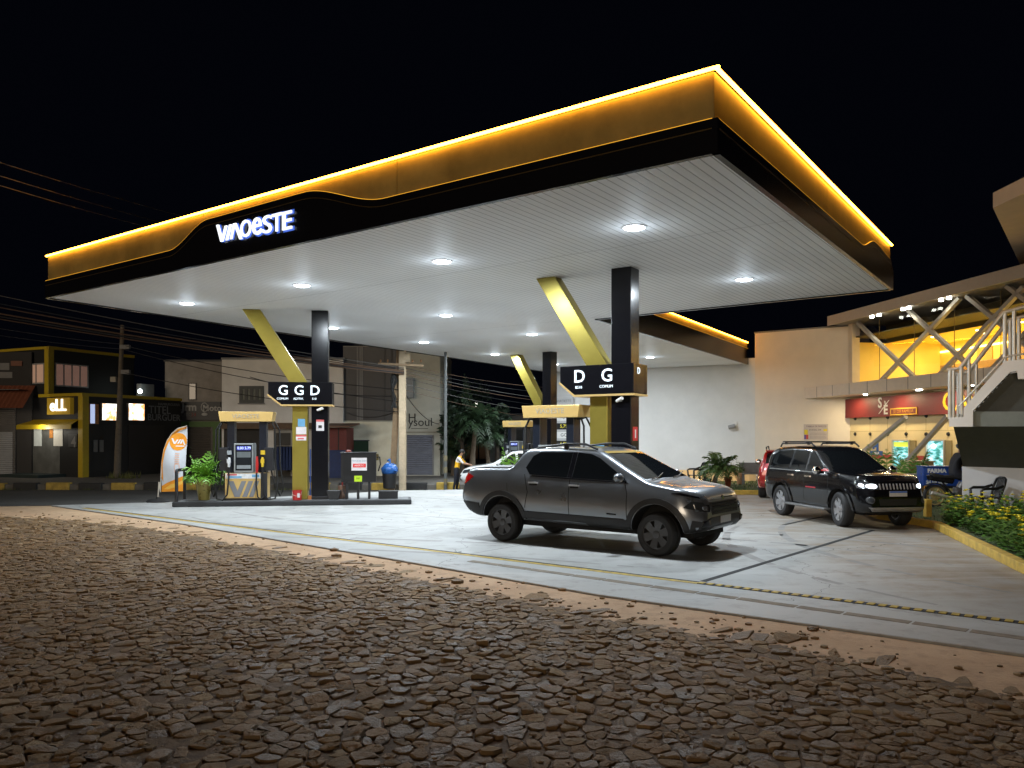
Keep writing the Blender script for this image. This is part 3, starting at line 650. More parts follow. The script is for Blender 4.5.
def fronds(mb, c, n, length, rise, droop, wid, seed, leaflets=9, spread=(0,2*math.pi), jag=.25):
    rr = random.Random(seed)
    for i in range(n):
        a = spread[0]+(spread[1]-spread[0])*(i+rr.uniform(-.3,.3))/n; l = length*rr.uniform(.65,1.1); up = rise*rr.uniform(.4,1.2); dr = droop*rr.uniform(.6,1.2)
        ca, sa = math.cos(a), math.sin(a); prev = None; path = []
        for t in [j/leaflets for j in range(leaflets+1)]:
            r_ = l*t*(1-.18*t*t); z = up*t*1.6 - dr*t*t
            path.append(Vector((c[0]+ca*r_, c[1]+sa*r_, c[2]+z)))
        mb.tube(path, [.012*(1-j/len(path)*.8)*(length/.6)**.5 for j in range(len(path))], 4, False)
        for j in range(1, len(path)):
            p = path[j]; tg = (path[j]-path[j-1]).normalized(); side = Vector((-sa,ca,0)); t = j/leaflets; ll = wid*math.sin(math.pi*(.18+.75*t))*rr.uniform(.8,1.2)
            for sg in (-1,1):
                for q in (0,.5):
                    b0 = path[j-1].lerp(p, .5+q*.5); d_ = (side*sg*.85+tg*.65+Vector((0,0,rr.uniform(-jag,.12)))).normalized(); nrm = tg*.1*ll
                    mid = b0+d_*ll*.5+Vector((0,0,.04*ll)); tip = b0+d_*ll+Vector((0,0,-.25*ll))
                    mb.add([b0-nrm*.5, mid-nrm*.9, tip, mid+nrm*.9, b0+nrm*.5], [(0,1,3,4),(1,2,3)])
    return mb
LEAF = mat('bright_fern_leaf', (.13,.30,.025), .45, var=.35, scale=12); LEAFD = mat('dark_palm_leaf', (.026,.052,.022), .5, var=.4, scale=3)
LEAFP = mat('palm_leaf', (.075,.13,.035), .5, var=.35, scale=6)
POT = mat('gold_glazed_pot', (.27,.22,.06), .28, metal=.45, var=.1)
def pot_plant(loc, label, leaf, seed, n=17):
    t = thing('potted_plant', label, 'potted plant', loc)
    MB().lathe([(.13,0),(.15,.01),(.245,.60),(.255,.62),(.23,.62),(.21,.56)]).obj('pot', POT, t, smooth=40)
    MB().lathe([(.21,.545),(.0,.57)]).obj('soil', mat('potting_soil', (.03,.02,.014), .9, var=.2), t)
    fr_ = fronds(MB(), (0,0,.56), n, .74, .52, .62, .34, seed, 7); fronds(fr_, (0,0,.58), 7, .42, .62, .2, .30, seed+1, 7); fr_.obj('foliage', leaf, t)
    return t
pot_plant(isl(0,-3.24,-.02), 'green fern in a tall gold pot beside the left fuel pump', LEAF, 4)
pot_plant(isl(1,-2.86,0), 'green fern in a gold pot showing over the pickup bed', LEAF, 9)
cr_ = pot_plant((X_(536,27.2),27.2,0), 'orange leaved croton plant showing over the pickup bed rail', mat('croton_leaf', (.5,.2,.03), .5, var=.5, scale=9), 15, 30)
cr_.scale = (1.35,1.35,1.1)

# hoop guard at the island end
t = thing('hoop_guard', 'black pipe hoop guard at the left tip of the front pump island', 'guard rail', isl(0,-3.88,0,0), R(8))
MB().tube([(0,-.42,0),(0,-.42,.95),(0,-.38,1.02),(0,.38,1.02),(0,.42,.95),(0,.42,.14)], .045, 10).obj('pipe', BLACKM, t, smooth=40)
fl = MB(); fl.cyl((0,-.42,0),(0,-.42,.012),.09); fl.obj('base_flange', BLACKM, t)

b = thing('bucket', 'small red bucket with white label at the foot of the gold strut', 'bucket', isl(0,-.62,-.33,.149), R(8))
MB().lathe([(.11,0),(.12,.005),(.135,.27),(.14,.28),(.125,.28),(.11,.03)]).obj('pail', REDP, b, smooth=40)
MB().box(.02,.09,-.134,-.118,.08,.2).obj('paper_label', MATS['notice_white'], b)
MB().tube([(-.135,0,.26),(-.12,-.1,.16),(0,-.15,.12),(.12,-.1,.16),(.135,0,.26)], .005, 5).obj('handle', STEEL, b)

cb_ = thing('service_cabinet', 'black metal cabinet on legs with a red and white notice', 'cabinet', isl(0,1.10,-.05,.149), R(8))
MB().box(-.50,.50,-.22,.22,.50,1.33).obj('body', mat('cabinet_black', (.012,.012,.013), .35, var=.15), cb_, bevel=.012)
MB().box(-.52,.52,-.24,.24,1.33,1.36).obj('lid', BLACKM, cb_, bevel=.006)
for sx in (-.34,-.02,.30):
    MB().box(sx-.03,sx+.03,-.18,-.12,0,.5).obj('leg', BLACKM, cb_); MB().box(sx-.03,sx+.03,.12,.18,0,.5).obj('leg', BLACKM, cb_)
sgn = MB().box(-.20,.24,-.226,-.22,.83,1.20).obj('notice', MATS['notice_white'], cb_)
MB().box(-.16,.21,-.229,-.226,.92,1.03).obj('red_band', mat('notice_bright_red', (.75,.04,.04), .5, var=0), sgn)
MB().text('TROCA DE ÓLEO', .055, tm(.02,-.229,1.11), .001).obj('notice_print', mat('notice_teal', (.1,.3,.4), .5, var=0), sgn)
MB().text('ABERTO', .075, tm(.025,-.231,.975), .001).obj('notice_lettering', WHITE, sgn)
lm = MB().box(-.12,.10,-.226,-.22,.51,.68).obj('lime_label', mat('lime_label', (.5,.75,.02), .5, var=0), cb_)
MB().text('INF', .07, tm(-.01,-.228,.6), .001).obj('label_lettering', INK, lm)
tp = MB(); tp.ball((-.30,0,1.38), .07, 8, (1.2,1,.7)); tp.obj('rubber_cap', mat('dull_red_cap', (.25,.06,.04), .5, var=0), cb_)
ut = MB(); ut.tube([(.52,0,1.2),(.60,-.02,1.22),(.62,-.02,1.0),(.56,-.02,.8)], .02); ut.obj('hose_reel', RUBBER, cb_)
for sx, lab, w_, h_ in ((.40,'dark oil tray beside the foot of the left black column',.14,.26),):
    o_ = thing('oil_tray', lab, 'tray', isl(0,sx,-.2,.149), R(8))
    MB().prism_xz([(-.13,0),(.13,0),(.2,.26),(-.2,.26)], -.14, .14).obj('pan', PLAST, o_, bevel=.01)
    MB().tube([(.16,0,.22),(.26,0,.3),(.33,-.02,.12),(.34,-.02,0)], .018).obj('drain_pipe', PLAST, o_)
o_ = thing('floor_box', 'low black box on the right tip of the front pump island', 'box', isl(0,1.95,-.05,.149), R(8))
MB().box(-.28,.28,-.2,.2,0,.2).obj('case', BLACKM, o_, bevel=.01); MB().box(-.29,.29,-.21,.21,.2,.225).obj('lid', PLAST, o_, bevel=.005)
bm_ = thing('broom', 'blue handled broom leaning between the gold strut and black column', 'broom', isl(0,-.28,-.1,.149), R(8))
MB().cyl((0,0,.1),(.0,.05,1.45),.014).obj('handle', BLUEP, bm_); MB().box(-.05,.05,-.14,.14,0,.11).obj('head', mat('broom_bristle', (.4,.15,.04), .8, var=.2), bm_)
ja = thing('oil_jack', 'brown lubricant drum and hand pump beside the black cabinet', 'pump', isl(0,.62,.1,.149), R(8))
MB().lathe([(.12,0),(.13,.01),(.13,.36),(.11,.38),(.02,.38)]).obj('drum', mat('drum_brown', (.22,.13,.09), .5, var=.2), ja, smooth=40); MB().cyl((0,0,.38),(0,0,.62),.02).obj('pump_rod', REDP, ja)

# teardrop advertising flag
fb = G(158,502); fy = fb.y
fg = thing('feather_flag', 'white and orange teardrop advertising flag on a round black base', 'flag', (fb.x,fy,0))
MB().lathe([(.33,0),(.33,.03),(.28,.08),(.06,.11),(.05,.15)], n=28).obj('base', RUBBER, fg, smooth=40)
def fx(px): return X_(px,fy)-fb.x
def fz(py): return Z_(py,fy)
outl = [(160.5,492),(161,478),(162,462),(164,450),(167.5,440.5),(172,433.5),(178,428.5),(186.8,426)]
pole = [(0,0,.1),(.03,0,.6)]+[(fx(a)-.005,0,fz(b)) for a,b in outl]
MB().tube(pole, [.022,.022]+[.016]*len(outl), 8).obj('pole', STEEL, fg, smooth=60)
def wav(x,z): return .05*math.sin(x*5+z*2.2)+.03*math.sin(z*5-x*3)
right = [(186.5,440),(186,455),(185.3,470),(184.2,491)]
full_ = outl+right
def flag_patch(name, poly, m, off, parent):
    P = [Vector((fx(a),fz(b))) for a,b in poly]; Q = []
    for i in range(len(P)):
        a, b_ = P[i], P[(i+1)%len(P)]; n = max(1,int((b_-a).length/.06)); Q += [a.lerp(b_, j/n) for j in range(n)]
    xs = [p.x for p in Q]; zs = [p.y for p in Q]; pts_ = list(Q); n = len(Q)
    gx = min(xs)
    while gx < max(xs):
        gz = min(zs)
        while gz < max(zs):
            if inside((gx,gz), [(p.x,p.y) for p in Q]): pts_.append(Vector((gx,gz)))
            gz += .06
        gx += .06
    r = geometry.delaunay_2d_cdt(pts_, [], [list(range(n))], 1, 1e-4)
    w = MB(); w.add([(v.x, wav(v.x,v.y)+off, v.y) for v in r[0]], [tuple(f) for f in r[2]])
    return w.obj(name, m, parent, smooth=180)
FLW = mat('flag_white_fabric', (.62,.66,.72), .7, var=.08, scale=3); FLO = mat('flag_orange_print', (.80,.30,.015), .7, var=.12, scale=5)
cl = flag_patch('cloth', full_, FLW, 0, fg)
inn = [(162.5,482),(163.4,463),(165.6,451),(169,442),(173.2,435.5),(179,430.5),(186,428.6)]
flag_patch('orange_border', outl[1:]+inn[::-1], FLO, -.004, cl)
flag_patch('orange_foot', [(160.8,486),(166,483),(175,479.5),(184.5,475.5),(184.3,491),(160.5,492)], FLO, -.005, cl)
flag_patch('foot_swirl', [(163,489),(170,484.5),(178,482.5),(183.5,480),(182.5,484),(174,487.5),(167,489.5)], mat('flag_yellow_print', (.85,.5,.08), .7, var=.1), -.007, cl)
cxp, cyp, rr_ = 178, 441.7, 8.3
flag_patch('orange_roundel', [(cxp+rr_*math.cos(a*math.pi/14), cyp+rr_*1.06*math.sin(a*math.pi/14)) for a in range(28)], FLO, -.008, cl)
def fstroke(name, pts, w, m, off):
    for (a,b_),(c,d_) in zip(pts[:-1],pts[1:]): flag_patch(name, [(a-w,b_),(a+w,b_),(c+w,d_),(c-w,d_)], m, off, cl)
FW = mat('flag_white_print', (.75,.76,.78), .7, var=0)
for pts_ in ([(172,438.2),(174.3,443.8)],[(174.5,443.8),(177,439.5)],[(177.3,443.8),(179.7,439.5)],[(180,443.8),(181.7,439.5)],[(181.8,439.5),(184.3,445)]): fstroke('emblem_stroke', pts_, .8, FW, -.013)
flag_patch('emblem_bar', [(175.5,445.6),(184,445.6),(184,446.6),(175.5,446.6)], FW, -.013, cl)
PALEP = mat('flag_pale_print', (.75,.48,.38), .7, var=.2, scale=20)
for a in range(6): flag_patch('vertical_lettering', [(175.6,453+a*1.9),(179.8,453+a*1.9),(179.8,454.1+a*1.9),(175.6,454.1+a*1.9)], PALEP, -.008, cl)
flag_patch('pill_outline', [(175.2,465),(176.2,463.6),(179,463.6),(180.2,465),(180.1,472),(178.8,473.6),(176,473.6),(175,472)], PALEP, -.008, cl)
flag_patch('pill_inner', [(176.0,465.4),(176.6,464.6),(178.8,464.6),(179.4,465.4),(179.3,471.6),(178.6,472.6),(176.3,472.6),(175.8,471.6)], FLW, -.012, cl)
# ================= back wall and right hand building =================
def line_px(p, d, px):
    k = (px-CX)/FPX; t = (k*p.y-p.x)/(d.x-k*d.y); return p+d*t, t
dCD = (D_-C_).normalized(); nCD = Vector((-dCD.y,dCD.x,0))
Wo = V2(C_)+nCD*.12
W0, _ = line_px(Wo, dCD, 553); W1, _ = line_px(Wo, dCD, 755)
uu = Vector((.809,-.588,0)); W2, LW = line_px(W1, uu, 850)
WALLM = mat('white_rendered_wall', (.72,.72,.71), .75, var=.06, scale=.9, bump=.06)
def frame(o, d): return Matrix.Translation((o.x,o.y,0)) @ Matrix.Rotation(math.atan2(d.y,d.x),4,'Z')
bw = thing('boundary_wall', 'tall plain white wall closing the back of the forecourt behind the pickup', 'wall', W0, math.atan2(dCD.y,dCD.x))
LW0 = (W1-W0).length
MB().box(0,LW0,0,.25,-.2,5.9).obj('wall_face', WALLM, bw)
SWM = mat('warm_tinted_wall', (.74,.675,.575), .75, var=.05, scale=1.2, bump=.06)  # warm light falling on this white wall is mixed into its colour
sw = thing('side_wall', 'warm lit white wall joining the back wall to the glazed building', 'wall', W1, math.atan2(uu.y,uu.x))
ztw = Z_(330,(W1.y+W2.y)/2)
MB().box(0,LW+.3,0,.3,-.2,ztw).obj('wall_face', SWM, sw)
MB().box(-.03,LW+.32,-.04,.34,ztw,ztw+.07).obj('coping', MGREY, sw)
def on_wall(o, d, px, py): p, t = line_px(o, d, px); return t, Z_(py, p.y)
# notices and fittings on those walls
a0, z0 = on_wall(W1, uu, 804, 439.5); a1, z1 = on_wall(W1, uu, 828, 424)
ps = thing('wall_notice', 'framed price notice with yellow and red corner on the warm lit wall', 'notice', (W1.x,W1.y,0), math.atan2(uu.y,uu.x))
MB().box(a0,a1,-.03,-.002,z0,z1).obj('board', mat('notice_board_grey', (.50,.45,.42), .6, var=.06, scale=10), ps)
ww, hh = a1-a0, z1-z0
MB().box(a0+.02,a0+ww*.17,-.036,-.03,z0+hh*.32,z0+hh*.64).obj('yellow_block', mat('print_yellow', (.6,.5,.02), .6, var=0), ps)
MB().box(a0+ww*.10,a0+ww*.19,-.036,-.03,z0+.02,z0+hh*.31).obj('red_block', mat('print_red', (.5,.06,.05), .6, var=0), ps)
MB().box(a0+.02,a0+ww*.095,-.036,-.03,z0+.02,z0+hh*.31).obj('purple_block', mat('print_purple', (.12,.08,.3), .6, var=0), ps)
MB().box(a0+ww*.82,a0+ww*.97,-.036,-.03,z0+hh*.54,z0+hh*.68).obj('yellow_tab', MATS['print_yellow'], ps)
for i in range(4): MB().box(a0+ww*.25,a0+ww*(.94-.04*(i%2)),-.034,-.03,z0+hh*(.1+.1*i),z0+hh*(.125+.1*i)).obj('ruled_line', mat('print_grey', (.3,.26,.26), .6, var=0), ps)
MB().text('TABELA DE PREÇOS', ww*.095, tm(a0+ww*.52,-.034,z0+hh*.85), .001).obj('heading', mat('print_plum', (.09,.04,.1), .6, var=0), ps)
MB().text('ETANOL 3,99', ww*.085, tm(a0+ww*.48,-.034,z0+hh*.62), .001).obj('price_lettering', INK, ps)
t_, zz = on_wall(Wo, dCD, 735, 426); p, _ = line_px(Wo, dCD, 735)
cam_ = thing('wall_camera', 'small white security camera high on the back wall above the palm', 'security camera', (p.x,p.y,zz), math.atan2(dCD.y,dCD.x))
MB().box(-.02,.10,-.06,-.002,-.22,.22).obj('bracket_plate', WHITE, cam_); MB().cyl((-.28,-.22,-.08),(.04,-.2,.0),.10,.11,14).obj('housing', mat('camera_grey', (.3,.3,.3), .5, var=0), cam_)
# fuel price board by the wall's left end
pb = thing('price_board', 'tall grey fuel price board with dark and yellow rows by the back wall', 'sign', (W0.x,W0.y,0), math.atan2(dCD.y,dCD.x))
q0, zt0 = on_wall(Wo, dCD, 557, 398); q1, _ = on_wall(Wo, dCD, 575.5, 470); q0 -= (W0-Wo).dot(dCD); q1 -= (W0-Wo).dot(dCD); zb0 = .25
MB().box(q0,q1,-.35,-.2,zb0,zt0).obj('panel', mat('board_pale_grey', (.5,.5,.5), .5, var=.04), pb, bevel=.02)
MB().box(q0+.1,q0+.25,-.32,-.23,-.15,zb0).obj('post', STEEL, pb); MB().box(q1-.25,q1-.1,-.32,-.23,-.15,zb0).obj('post', STEEL, pb)
wq = q1-q0; hq = zt0-zb0
for i,(c,tx) in enumerate(((INK,''),(WHITE,'S'),(INK,'5,79'),(WHITE,'GC'),(INK,'6,09'),(WHITE,'E'),(INK,'3,99'))):
    zc = zt0-hq*(.16+.125*i)
    r_ = MB().box(q0+.04,q1-.06,-.358,-.35,zc-hq*.045,zc+hq*.045).obj('price_row', c, pb)
    if tx: MB().text(tx, .26, tm((q0+q1)/2,-.36,zc), .002).obj('digits', mat('yellow_digits', (.6,.55,.05), .5, var=0, emit=(.7,.6,.05), es=.5) if c is INK else INK, r_)
MB().text('VIAOESTE', .2, tm((q0+q1)/2,-.355,zt0-.2), .002).obj('heading', MGREY, pb)

# ---- glazed building: local x along the facade towards the camera, -y outwards
ff = Vector((.166,-.986,0)); brz = math.atan2(ff.y,ff.x)
gb = thing('glazed_building', 'two storey building with yellow lit upper window behind crossed steel braces', 'building', (W2.x,W2.y,0), brz)
def fl_(px, py, off=0.):                              # local (x, z) on the facade plane shifted outwards by off
    o = V2(W2)+Vector((ff.y,-ff.x,0))*off; p, t = line_px(o, ff, px); return t, Z_(py, p.y)
LF = 14.
zs0, zs1 = 3.80, 4.30
SLABM = mat('pale_panel_cladding', (.68,.61,.51), .7, var=.06, scale=3)
SLABJ = mat('panel_joint', (.06,.055,.05), .8, var=0)
sl_ = MB(); sl_.prism([(-1.45,-1.45),(LF,-1.45),(LF,.3),(.3,.3),(-1.38,-1.38)], zs0, zs1); sl_.obj('floor_slab', SLABM, gb)
x = -.4
while x < LF: MB().box(x,x+.018,-1.456,-1.44,zs0,zs1).obj('slab_joint', SLABJ, gb); x += 1.3
zr0, zr1 = 7.14, 7.55
MB().prism([(-.25,-.95),(LF,-.95),(LF,8),(.1,8),(-.25,.1)], zr0+.05, zr1).obj('roof', mat('roof_band_grey', (.22,.2,.18), .7, var=.06), gb)
MB().box(-.25,LF,-1.0,-.95,zr0,zr1+.03).obj('roof_fascia', mat('roof_fascia_taupe', (.50,.46,.41), .6, var=.05), gb)
YWALL = mat('amber_room_paint', (.86,.66,.15), .6, var=.04, scale=.8)
YW2 = mat('amber_room_wainscot', (.72,.45,.10), .5, var=.04)
DKC = mat('olive_bulkhead', (.045,.038,.012), .7, var=.1)
room = MB(); room.box(.12,LF,4.6,4.75,zs1,6.35); room.box(.0,.12,.15,4.75,zs1,6.35); room.box(.12,LF,.1,4.6,zs1-.3,zs1+.01); room.obj('room_wall', YWALL, gb)
MB().box(.12,LF,1.9,4.6,6.35,6.40).obj('room_ceiling', YWALL, gb)
MB().box(.0,LF,.10,1.9,6.55,6.6).obj('dark_ceiling', DKC, gb)
MB().box(.0,LF,1.85,1.9,6.36,7.2).obj('bulkhead', DKC, gb)
x = 1.6
while x < LF: MB().box(x,x+.015,4.585,4.6,zs1+.02,5.9).obj('wall_joint', mat('amber_joint', (.35,.2,.02), .7, var=0), gb); x += 1.55
WARM = (1.,.72,.28)
for t in (1.0,3.2,5.6,8.4):
    cnr = MB(); cnr.box(t,t+1.3,3.9,4.55,zs1+.02,zs1+.95); cnr.obj('room_counter', mat('room_counter_wood', (.30,.17,.05), .5, var=.15), gb, bevel=.02)
for t in (2.5,7.2): MB().box(t,t+.9,4.55,4.595,zs1+.02,zs1+1.7).obj('room_door', mat('room_door_amber', (.5,.32,.06), .5, var=.1), gb)
for t in (4.4,9.9): MB().box(t,t+.7,4.55,4.595,zs1+1.0,zs1+1.5).obj('room_picture', mat('room_picture_print', (.3,.2,.1), .6, var=.5, scale=5), gb)
MB().box(.2,LF,4.52,4.58,5.92,6.0).obj('cove_light', mat('warm_cove_light', (1,.85,.5), .5, var=0, emit=(1.,.72,.25), es=5.), gb)
for t, y in ((2.6,2.4),(4.9,2.7),(7.2,2.6),(9.6,2.6),(4.0,3.6)):
    MB().cyl((t,y,6.335),(t,y,6.349),.16,.16,20).obj('ceiling_disc_light', mat('warm_disc_light', (1,.9,.6), .5, var=0, emit=(1.,.85,.5), es=9.), gb)
for t in (2.5,6.,9.5):
    lamp('room_lamp', 'AREA', (t,3.1,6.3), 120, (1.,.86,.50), 1.6, 1.2, parent=gb)
CLEAR = glass_mat('clear_glass')
MB().box(.02,LF,.0,.012,zs1,zr0+.05).obj('upper_window', CLEAR, gb)
for t in (2.2,4.5,6.8,9.1,11.4): MB().box(t,t+.02,-.004,.016,zs1,zr0).obj('glazing_joint', mat('glazing_joint_dark', (.1,.07,.02), .5, var=0), gb)
BRACE = mat('taupe_steel_brace', (.38,.355,.32), .55, var=.06)
def brace(a, b, off, w=.165, d=.14):
    (xa,za),(xb,zb_) = fl_(*a, off), fl_(*b, off)
    MB().beam((xa,-off,za),(xb,-off,zb_), d, w, (0,1,0)).obj('diagonal_brace', BRACE, gb)
for i,(a, b) in enumerate([((858,323),(915,378)),((881,381),(960,298)),((907,309),(976,372)),((938,376.5),(1024,287)),((967,296),(1030,348)),((1007,286),(1050,318)),((990,372),(1060,296))]):
    brace(a, b, .22+.004*(i%2))
brace((906,417),(857,457), .9); brace((948,416),(904,465), .9); brace((988,414),(950,474), .9)
MB().box(.0,.3,-.08,.3,zs1,zr0+.05).obj('corner_post', SLABM, gb)
# ground floor
CREAM = mat('cream_panel', (.74,.60,.33), .55, var=.03)
MB().box(0,LF,0,.25,-.2,zs0).obj('shop_wall', CREAM, gb)
REDF = mat('dark_red_sign_board', (.14,.014,.012), .5, var=.12, scale=2)
MB().box(.02,LF,-.25,-.003,2.83,zs0-.10).obj('sign_board', REDF, gb)
tx, tz = fl_(875.5,398,.25); tx1, _ = fl_(889.5,398,.25)
sb1 = MB().text('S', .62, tm(tx+.33,-.262,3.42), .008, .012); sb1.text('E', .56, tm(tx+.72,-.264,3.10), .008, .014)
stroke(sb1, [(tx+.25,2.95),(tx+.95,3.52)], .06, -.27, -.262); stroke(sb1, [(tx+.3,3.18),(tx+.86,3.24)], .07, -.268, -.262); stroke(sb1, [(tx+.72,3.3),(tx+.66,3.5)], .05, -.268, -.262)
sb1.obj('sign_letter', mat('sign_letter_white', (.62,.58,.54), .5, var=0), gb)
ta, _ = fl_(890.5,410,.27); tb, _ = fl_(917,410,.27)
ip = MB().box(ta,tb,-.285,-.26,2.86,3.16).obj('small_sign', mat('small_sign_yellow', (.55,.30,.02), .5, var=0), gb)
MB().box(ta+.06,tb-.06,-.289,-.285,2.91,3.11).obj('small_sign_face', mat('small_sign_maroon', (.12,.015,.01), .5, var=0), ip)
MB().text('SÉ DA FAMÍLIA', .2, tm((ta+tb)/2,-.291,3.01), .001).obj('small_sign_lettering', mat('small_sign_ochre', (.4,.2,.02), .5, var=0), ip)
tc_, _ = fl_(947,405,.25)
MB().text('CASA', 1.0, tm(tc_+1.0,-.262,3.27), .008, .016).obj('sign_lettering', mat('sign_letter_yellow', (.62,.42,.01), .5, var=0), gb)
BOLT = mat('black_fixing', (.012,.012,.012), .4, var=0)
for px in (855,870,887.5,906,926,948):
    for py in (417.5,434):
        t, z = fl_(px,py,.03)
        q = MB(); q.lathe([(.075,0),(.085,-.02),(.06,-.06)], (t,-.003,z if py > 420 else 2.80), 'y', 12); q.obj('glass_fixing', BOLT, gb)
for px in (870,887.5,906,926,948):
    t, _ = fl_(px,434,.0); MB().box(t-.008,t+.008,-.004,.0,0,2.78).obj('panel_joint', mat('cream_joint', (.4,.3,.12), .6, var=0), gb)
MB().box(0,LF,-.0035,.0,2.2,2.215).obj('panel_joint', MATS['cream_joint'], gb)
SCRN = mat('lit_service_screen', (.2,.5,.5), .3, var=0); N, L, b = nodes_of(SCRN)
tcx = N.new('ShaderNodeTexCoord'); mpx = N.new('ShaderNodeMapping'); mpx.inputs['Scale'].default_value = (1.2,1.2,3.6); L.new(tcx.outputs['Object'], mpx.inputs['Vector'])
nx_ = N.new('ShaderNodeTexNoise'); nx_.inputs['Scale'].default_value = 2.2; nx_.inputs['Detail'].default_value = 3; L.new(mpx.outputs[0], nx_.inputs['Vector'])
cx2 = N.new('ShaderNodeValToRGB')
for p_, c_ in ((.30,(.01,.06,.05)),(.45,(.05,.3,.28)),(.56,(.3,.62,.72)),(.7,(.75,.9,.95))):
    e = cx2.color_ramp.elements.new(p_); e.color = (*c_,1)
L.new(nx_.outputs['Fac'], cx2.inputs['Fac']); L.new(cx2.outputs['Color'], b.inputs['Emission Color']); b.inputs['Emission Strength'].default_value = 1.1; L.new(cx2.outputs['Color'], b.inputs['Base Color'])
for (p0,p1,pt,pbm) in ((893.5,909,441,470),(927.5,944,441,474)):
    (xa,zt_),(xb,_) = fl_(p0,pt,.04), fl_(p1,pt,.04); zb_ = .72
    w = MB(); w.box(xa-.06,xa,-.09,-.003,zb_,zt_); w.box(xb,xb+.06,-.09,-.003,zb_,zt_); w.box(xa-.06,xb+.06,-.09,-.003,zt_,zt_+.06); w.box(xa-.06,xb+.06,-.09,-.003,zb_-.06,zb_)
    wf = w.obj('service_window', STEEL, gb); MB().box(xa,xb,-.03,-.004,zb_,zt_).obj('pane', SCRN, wf)
    if p0 < 900: MB().box(xa+.02,xb-.02,-.036,-.03,zt_-.24,zt_-.04).obj('yellow_header', mat('yellow_lit_header', (.6,.7,.05), .5, var=0, emit=(.6,.7,.08), es=.9), wf)
    else: MB().ball((xa+.4,-.08,zt_-.2), .09, 8).obj('globe_lamp', mat('lit_globe', (1,1,1), .5, var=0, emit=(.9,.95,1), es=6.), wf)
    MB().box(xb+.1,xb+.42,-.06,-.003,.1,zt_+.03).obj('side_jamb', mat('olive_jamb', (.28,.22,.10), .6, var=.05), wf)
RB = mat('red_warning_tape', (.40,.05,.035), .5, var=.6, scale=7); rb = MB().box(.5,LF-.3,-.012,-.006,1.0,1.19)
rb.obj('red_tape_band', RB, gb)
xa, z_ = fl_(869.5,455,.02); xb, zt_ = fl_(882.5,445,.02); BL = mat('blue_wall_emblem', (.03,.10,.34), .5, var=.05)
em = MB(); em.box(xa,xb,-.02,-.006,z_,z_+(zt_-z_)*.42); em.obj('blue_emblem', BL, gb)
e2 = MB(); e2.text('01', (zt_-z_)*.95, tm((xa+xb)/2,-.016,z_+(zt_-z_)*.72), .006, .05); e2.obj('blue_emblem', BL, gb)
MB().text('CAIXA', (zt_-z_)*.36, tm((xa+xb)/2,-.024,z_+(zt_-z_)*.2), .003, .006).obj('emblem_lettering', WHITE, gb)
# lamps of that building: eave spotlights, soffit spots, warm wash under the slab
SPOTM = mat('cool_spot_lens', (1,1,1), .4, var=0, emit=(.95,.97,.85), es=22.)
for i,(px,py) in enumerate(((872,317.5),(879,317.5),(903,309.5),(909,310),(941,300.5),(949,301.5))):
    t, _ = fl_(px,py,.7)
    MB().cyl((t,-.7,zr0+.045),(t,-.7,zr0-.05),.075,.085,14).obj('eave_spot', SPOTM, gb)
    if i%2 == 0: lamp('eave_lamp', 'SPOT', (t,-.7,zr0-.08), 60, (1.,.95,.7), .08, rot=(R(25),0,0), spot=R(95), parent=gb)
for i,(px,py) in enumerate(((865.5,396),(918,391.5),(920,394),(971,383))):
    t, _ = fl_(px,py,.95)
    MB().cyl((t,-.95,zs0-.001),(t,-.95,zs0-.04),.085,.085,14).obj('soffit_spot', SPOTM, gb)
for t in (1.2,4.2,7.2,10.2): lamp('soffit_lamp', 'AREA', (t,-.9,zs0-.06), 60, (1.,.80,.46), .5, .25, parent=gb)

# ---- outside stair, its support, grey wall and the roof corner above
SY = 20.; STW = mat('white_stair_paint', (.80,.77,.72), .6, var=.06, scale=2); SDK = mat('shaded_soffit_tone', (.065,.066,.055), .7, var=.15); SMD = mat('grey_green_band', (.20,.22,.195), .7, var=.08)  # shade under the stair is put into the dark soffit colour
SY = 18.6; ue = Vector((.809,-.588,0)); de = Vector((.588,.809,0)); so_ = Vector((X_(949,SY),SY,0))
st0 = thing('outside_stair', 'white outside staircase with steel railings and dark underside by the flower bed', 'staircase', so_, math.atan2(ue.y,ue.x))
def S(px, py, off=0.): p, t = line_px(so_+de*off, ue, px); return (t, Z_(py,p.y))
def wall_side(x, y): return -((Vector((x,y,0))-so_-de*1.25).dot(de))
CHX, CHY = X_(987,18.75), 18.75
low = [S(949,417.5),S(963.7,416.8),S(963.7,408),S(1004.7,361),S(1024,359.2),S(1130,359.2)]
hi_ = [S(1130,379),S(1018,379),S(1017,371),S(1010,372),S(973,411),S(973,426.6),S(949,426.6)]
MB().prism_xz(low+hi_, 0, .16).obj('stringer', STW, st0)
MB().prism_xz([(a+.0,b) for a,b in low+hi_], 1.5, 1.62).obj('stringer', STW, st0)
(ax0,az0),(ax1,az1) = S(965,408), S(1004,362); ns = 9
stp = MB()
for i in range(ns):
    xx = ax0+(ax1-ax0)*i/ns; z = az0+(az1-az0)*(i+.3)/ns; stp.box(xx,xx+(ax1-ax0)/ns+.04,.161,1.499,z-.05-.12,z-.12)
stp.obj('steps', mat('stair_tread_grey', (.3,.29,.27), .7, var=.08), st0)
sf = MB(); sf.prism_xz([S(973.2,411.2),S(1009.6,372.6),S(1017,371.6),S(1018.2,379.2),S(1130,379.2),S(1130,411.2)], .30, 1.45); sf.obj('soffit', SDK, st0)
MB().prism_xz([S(973.2,411.4),S(1130,411.4),S(1130,426.4),S(973.2,426.4)], .10, 1.49).obj('landing_band', SMD, st0)
(p0x,p0z),(p1x,_) = S(953.5,426.8), S(1130,426.8); WD = 1.25
bx0, bz0 = S(963.,466.5,WD)
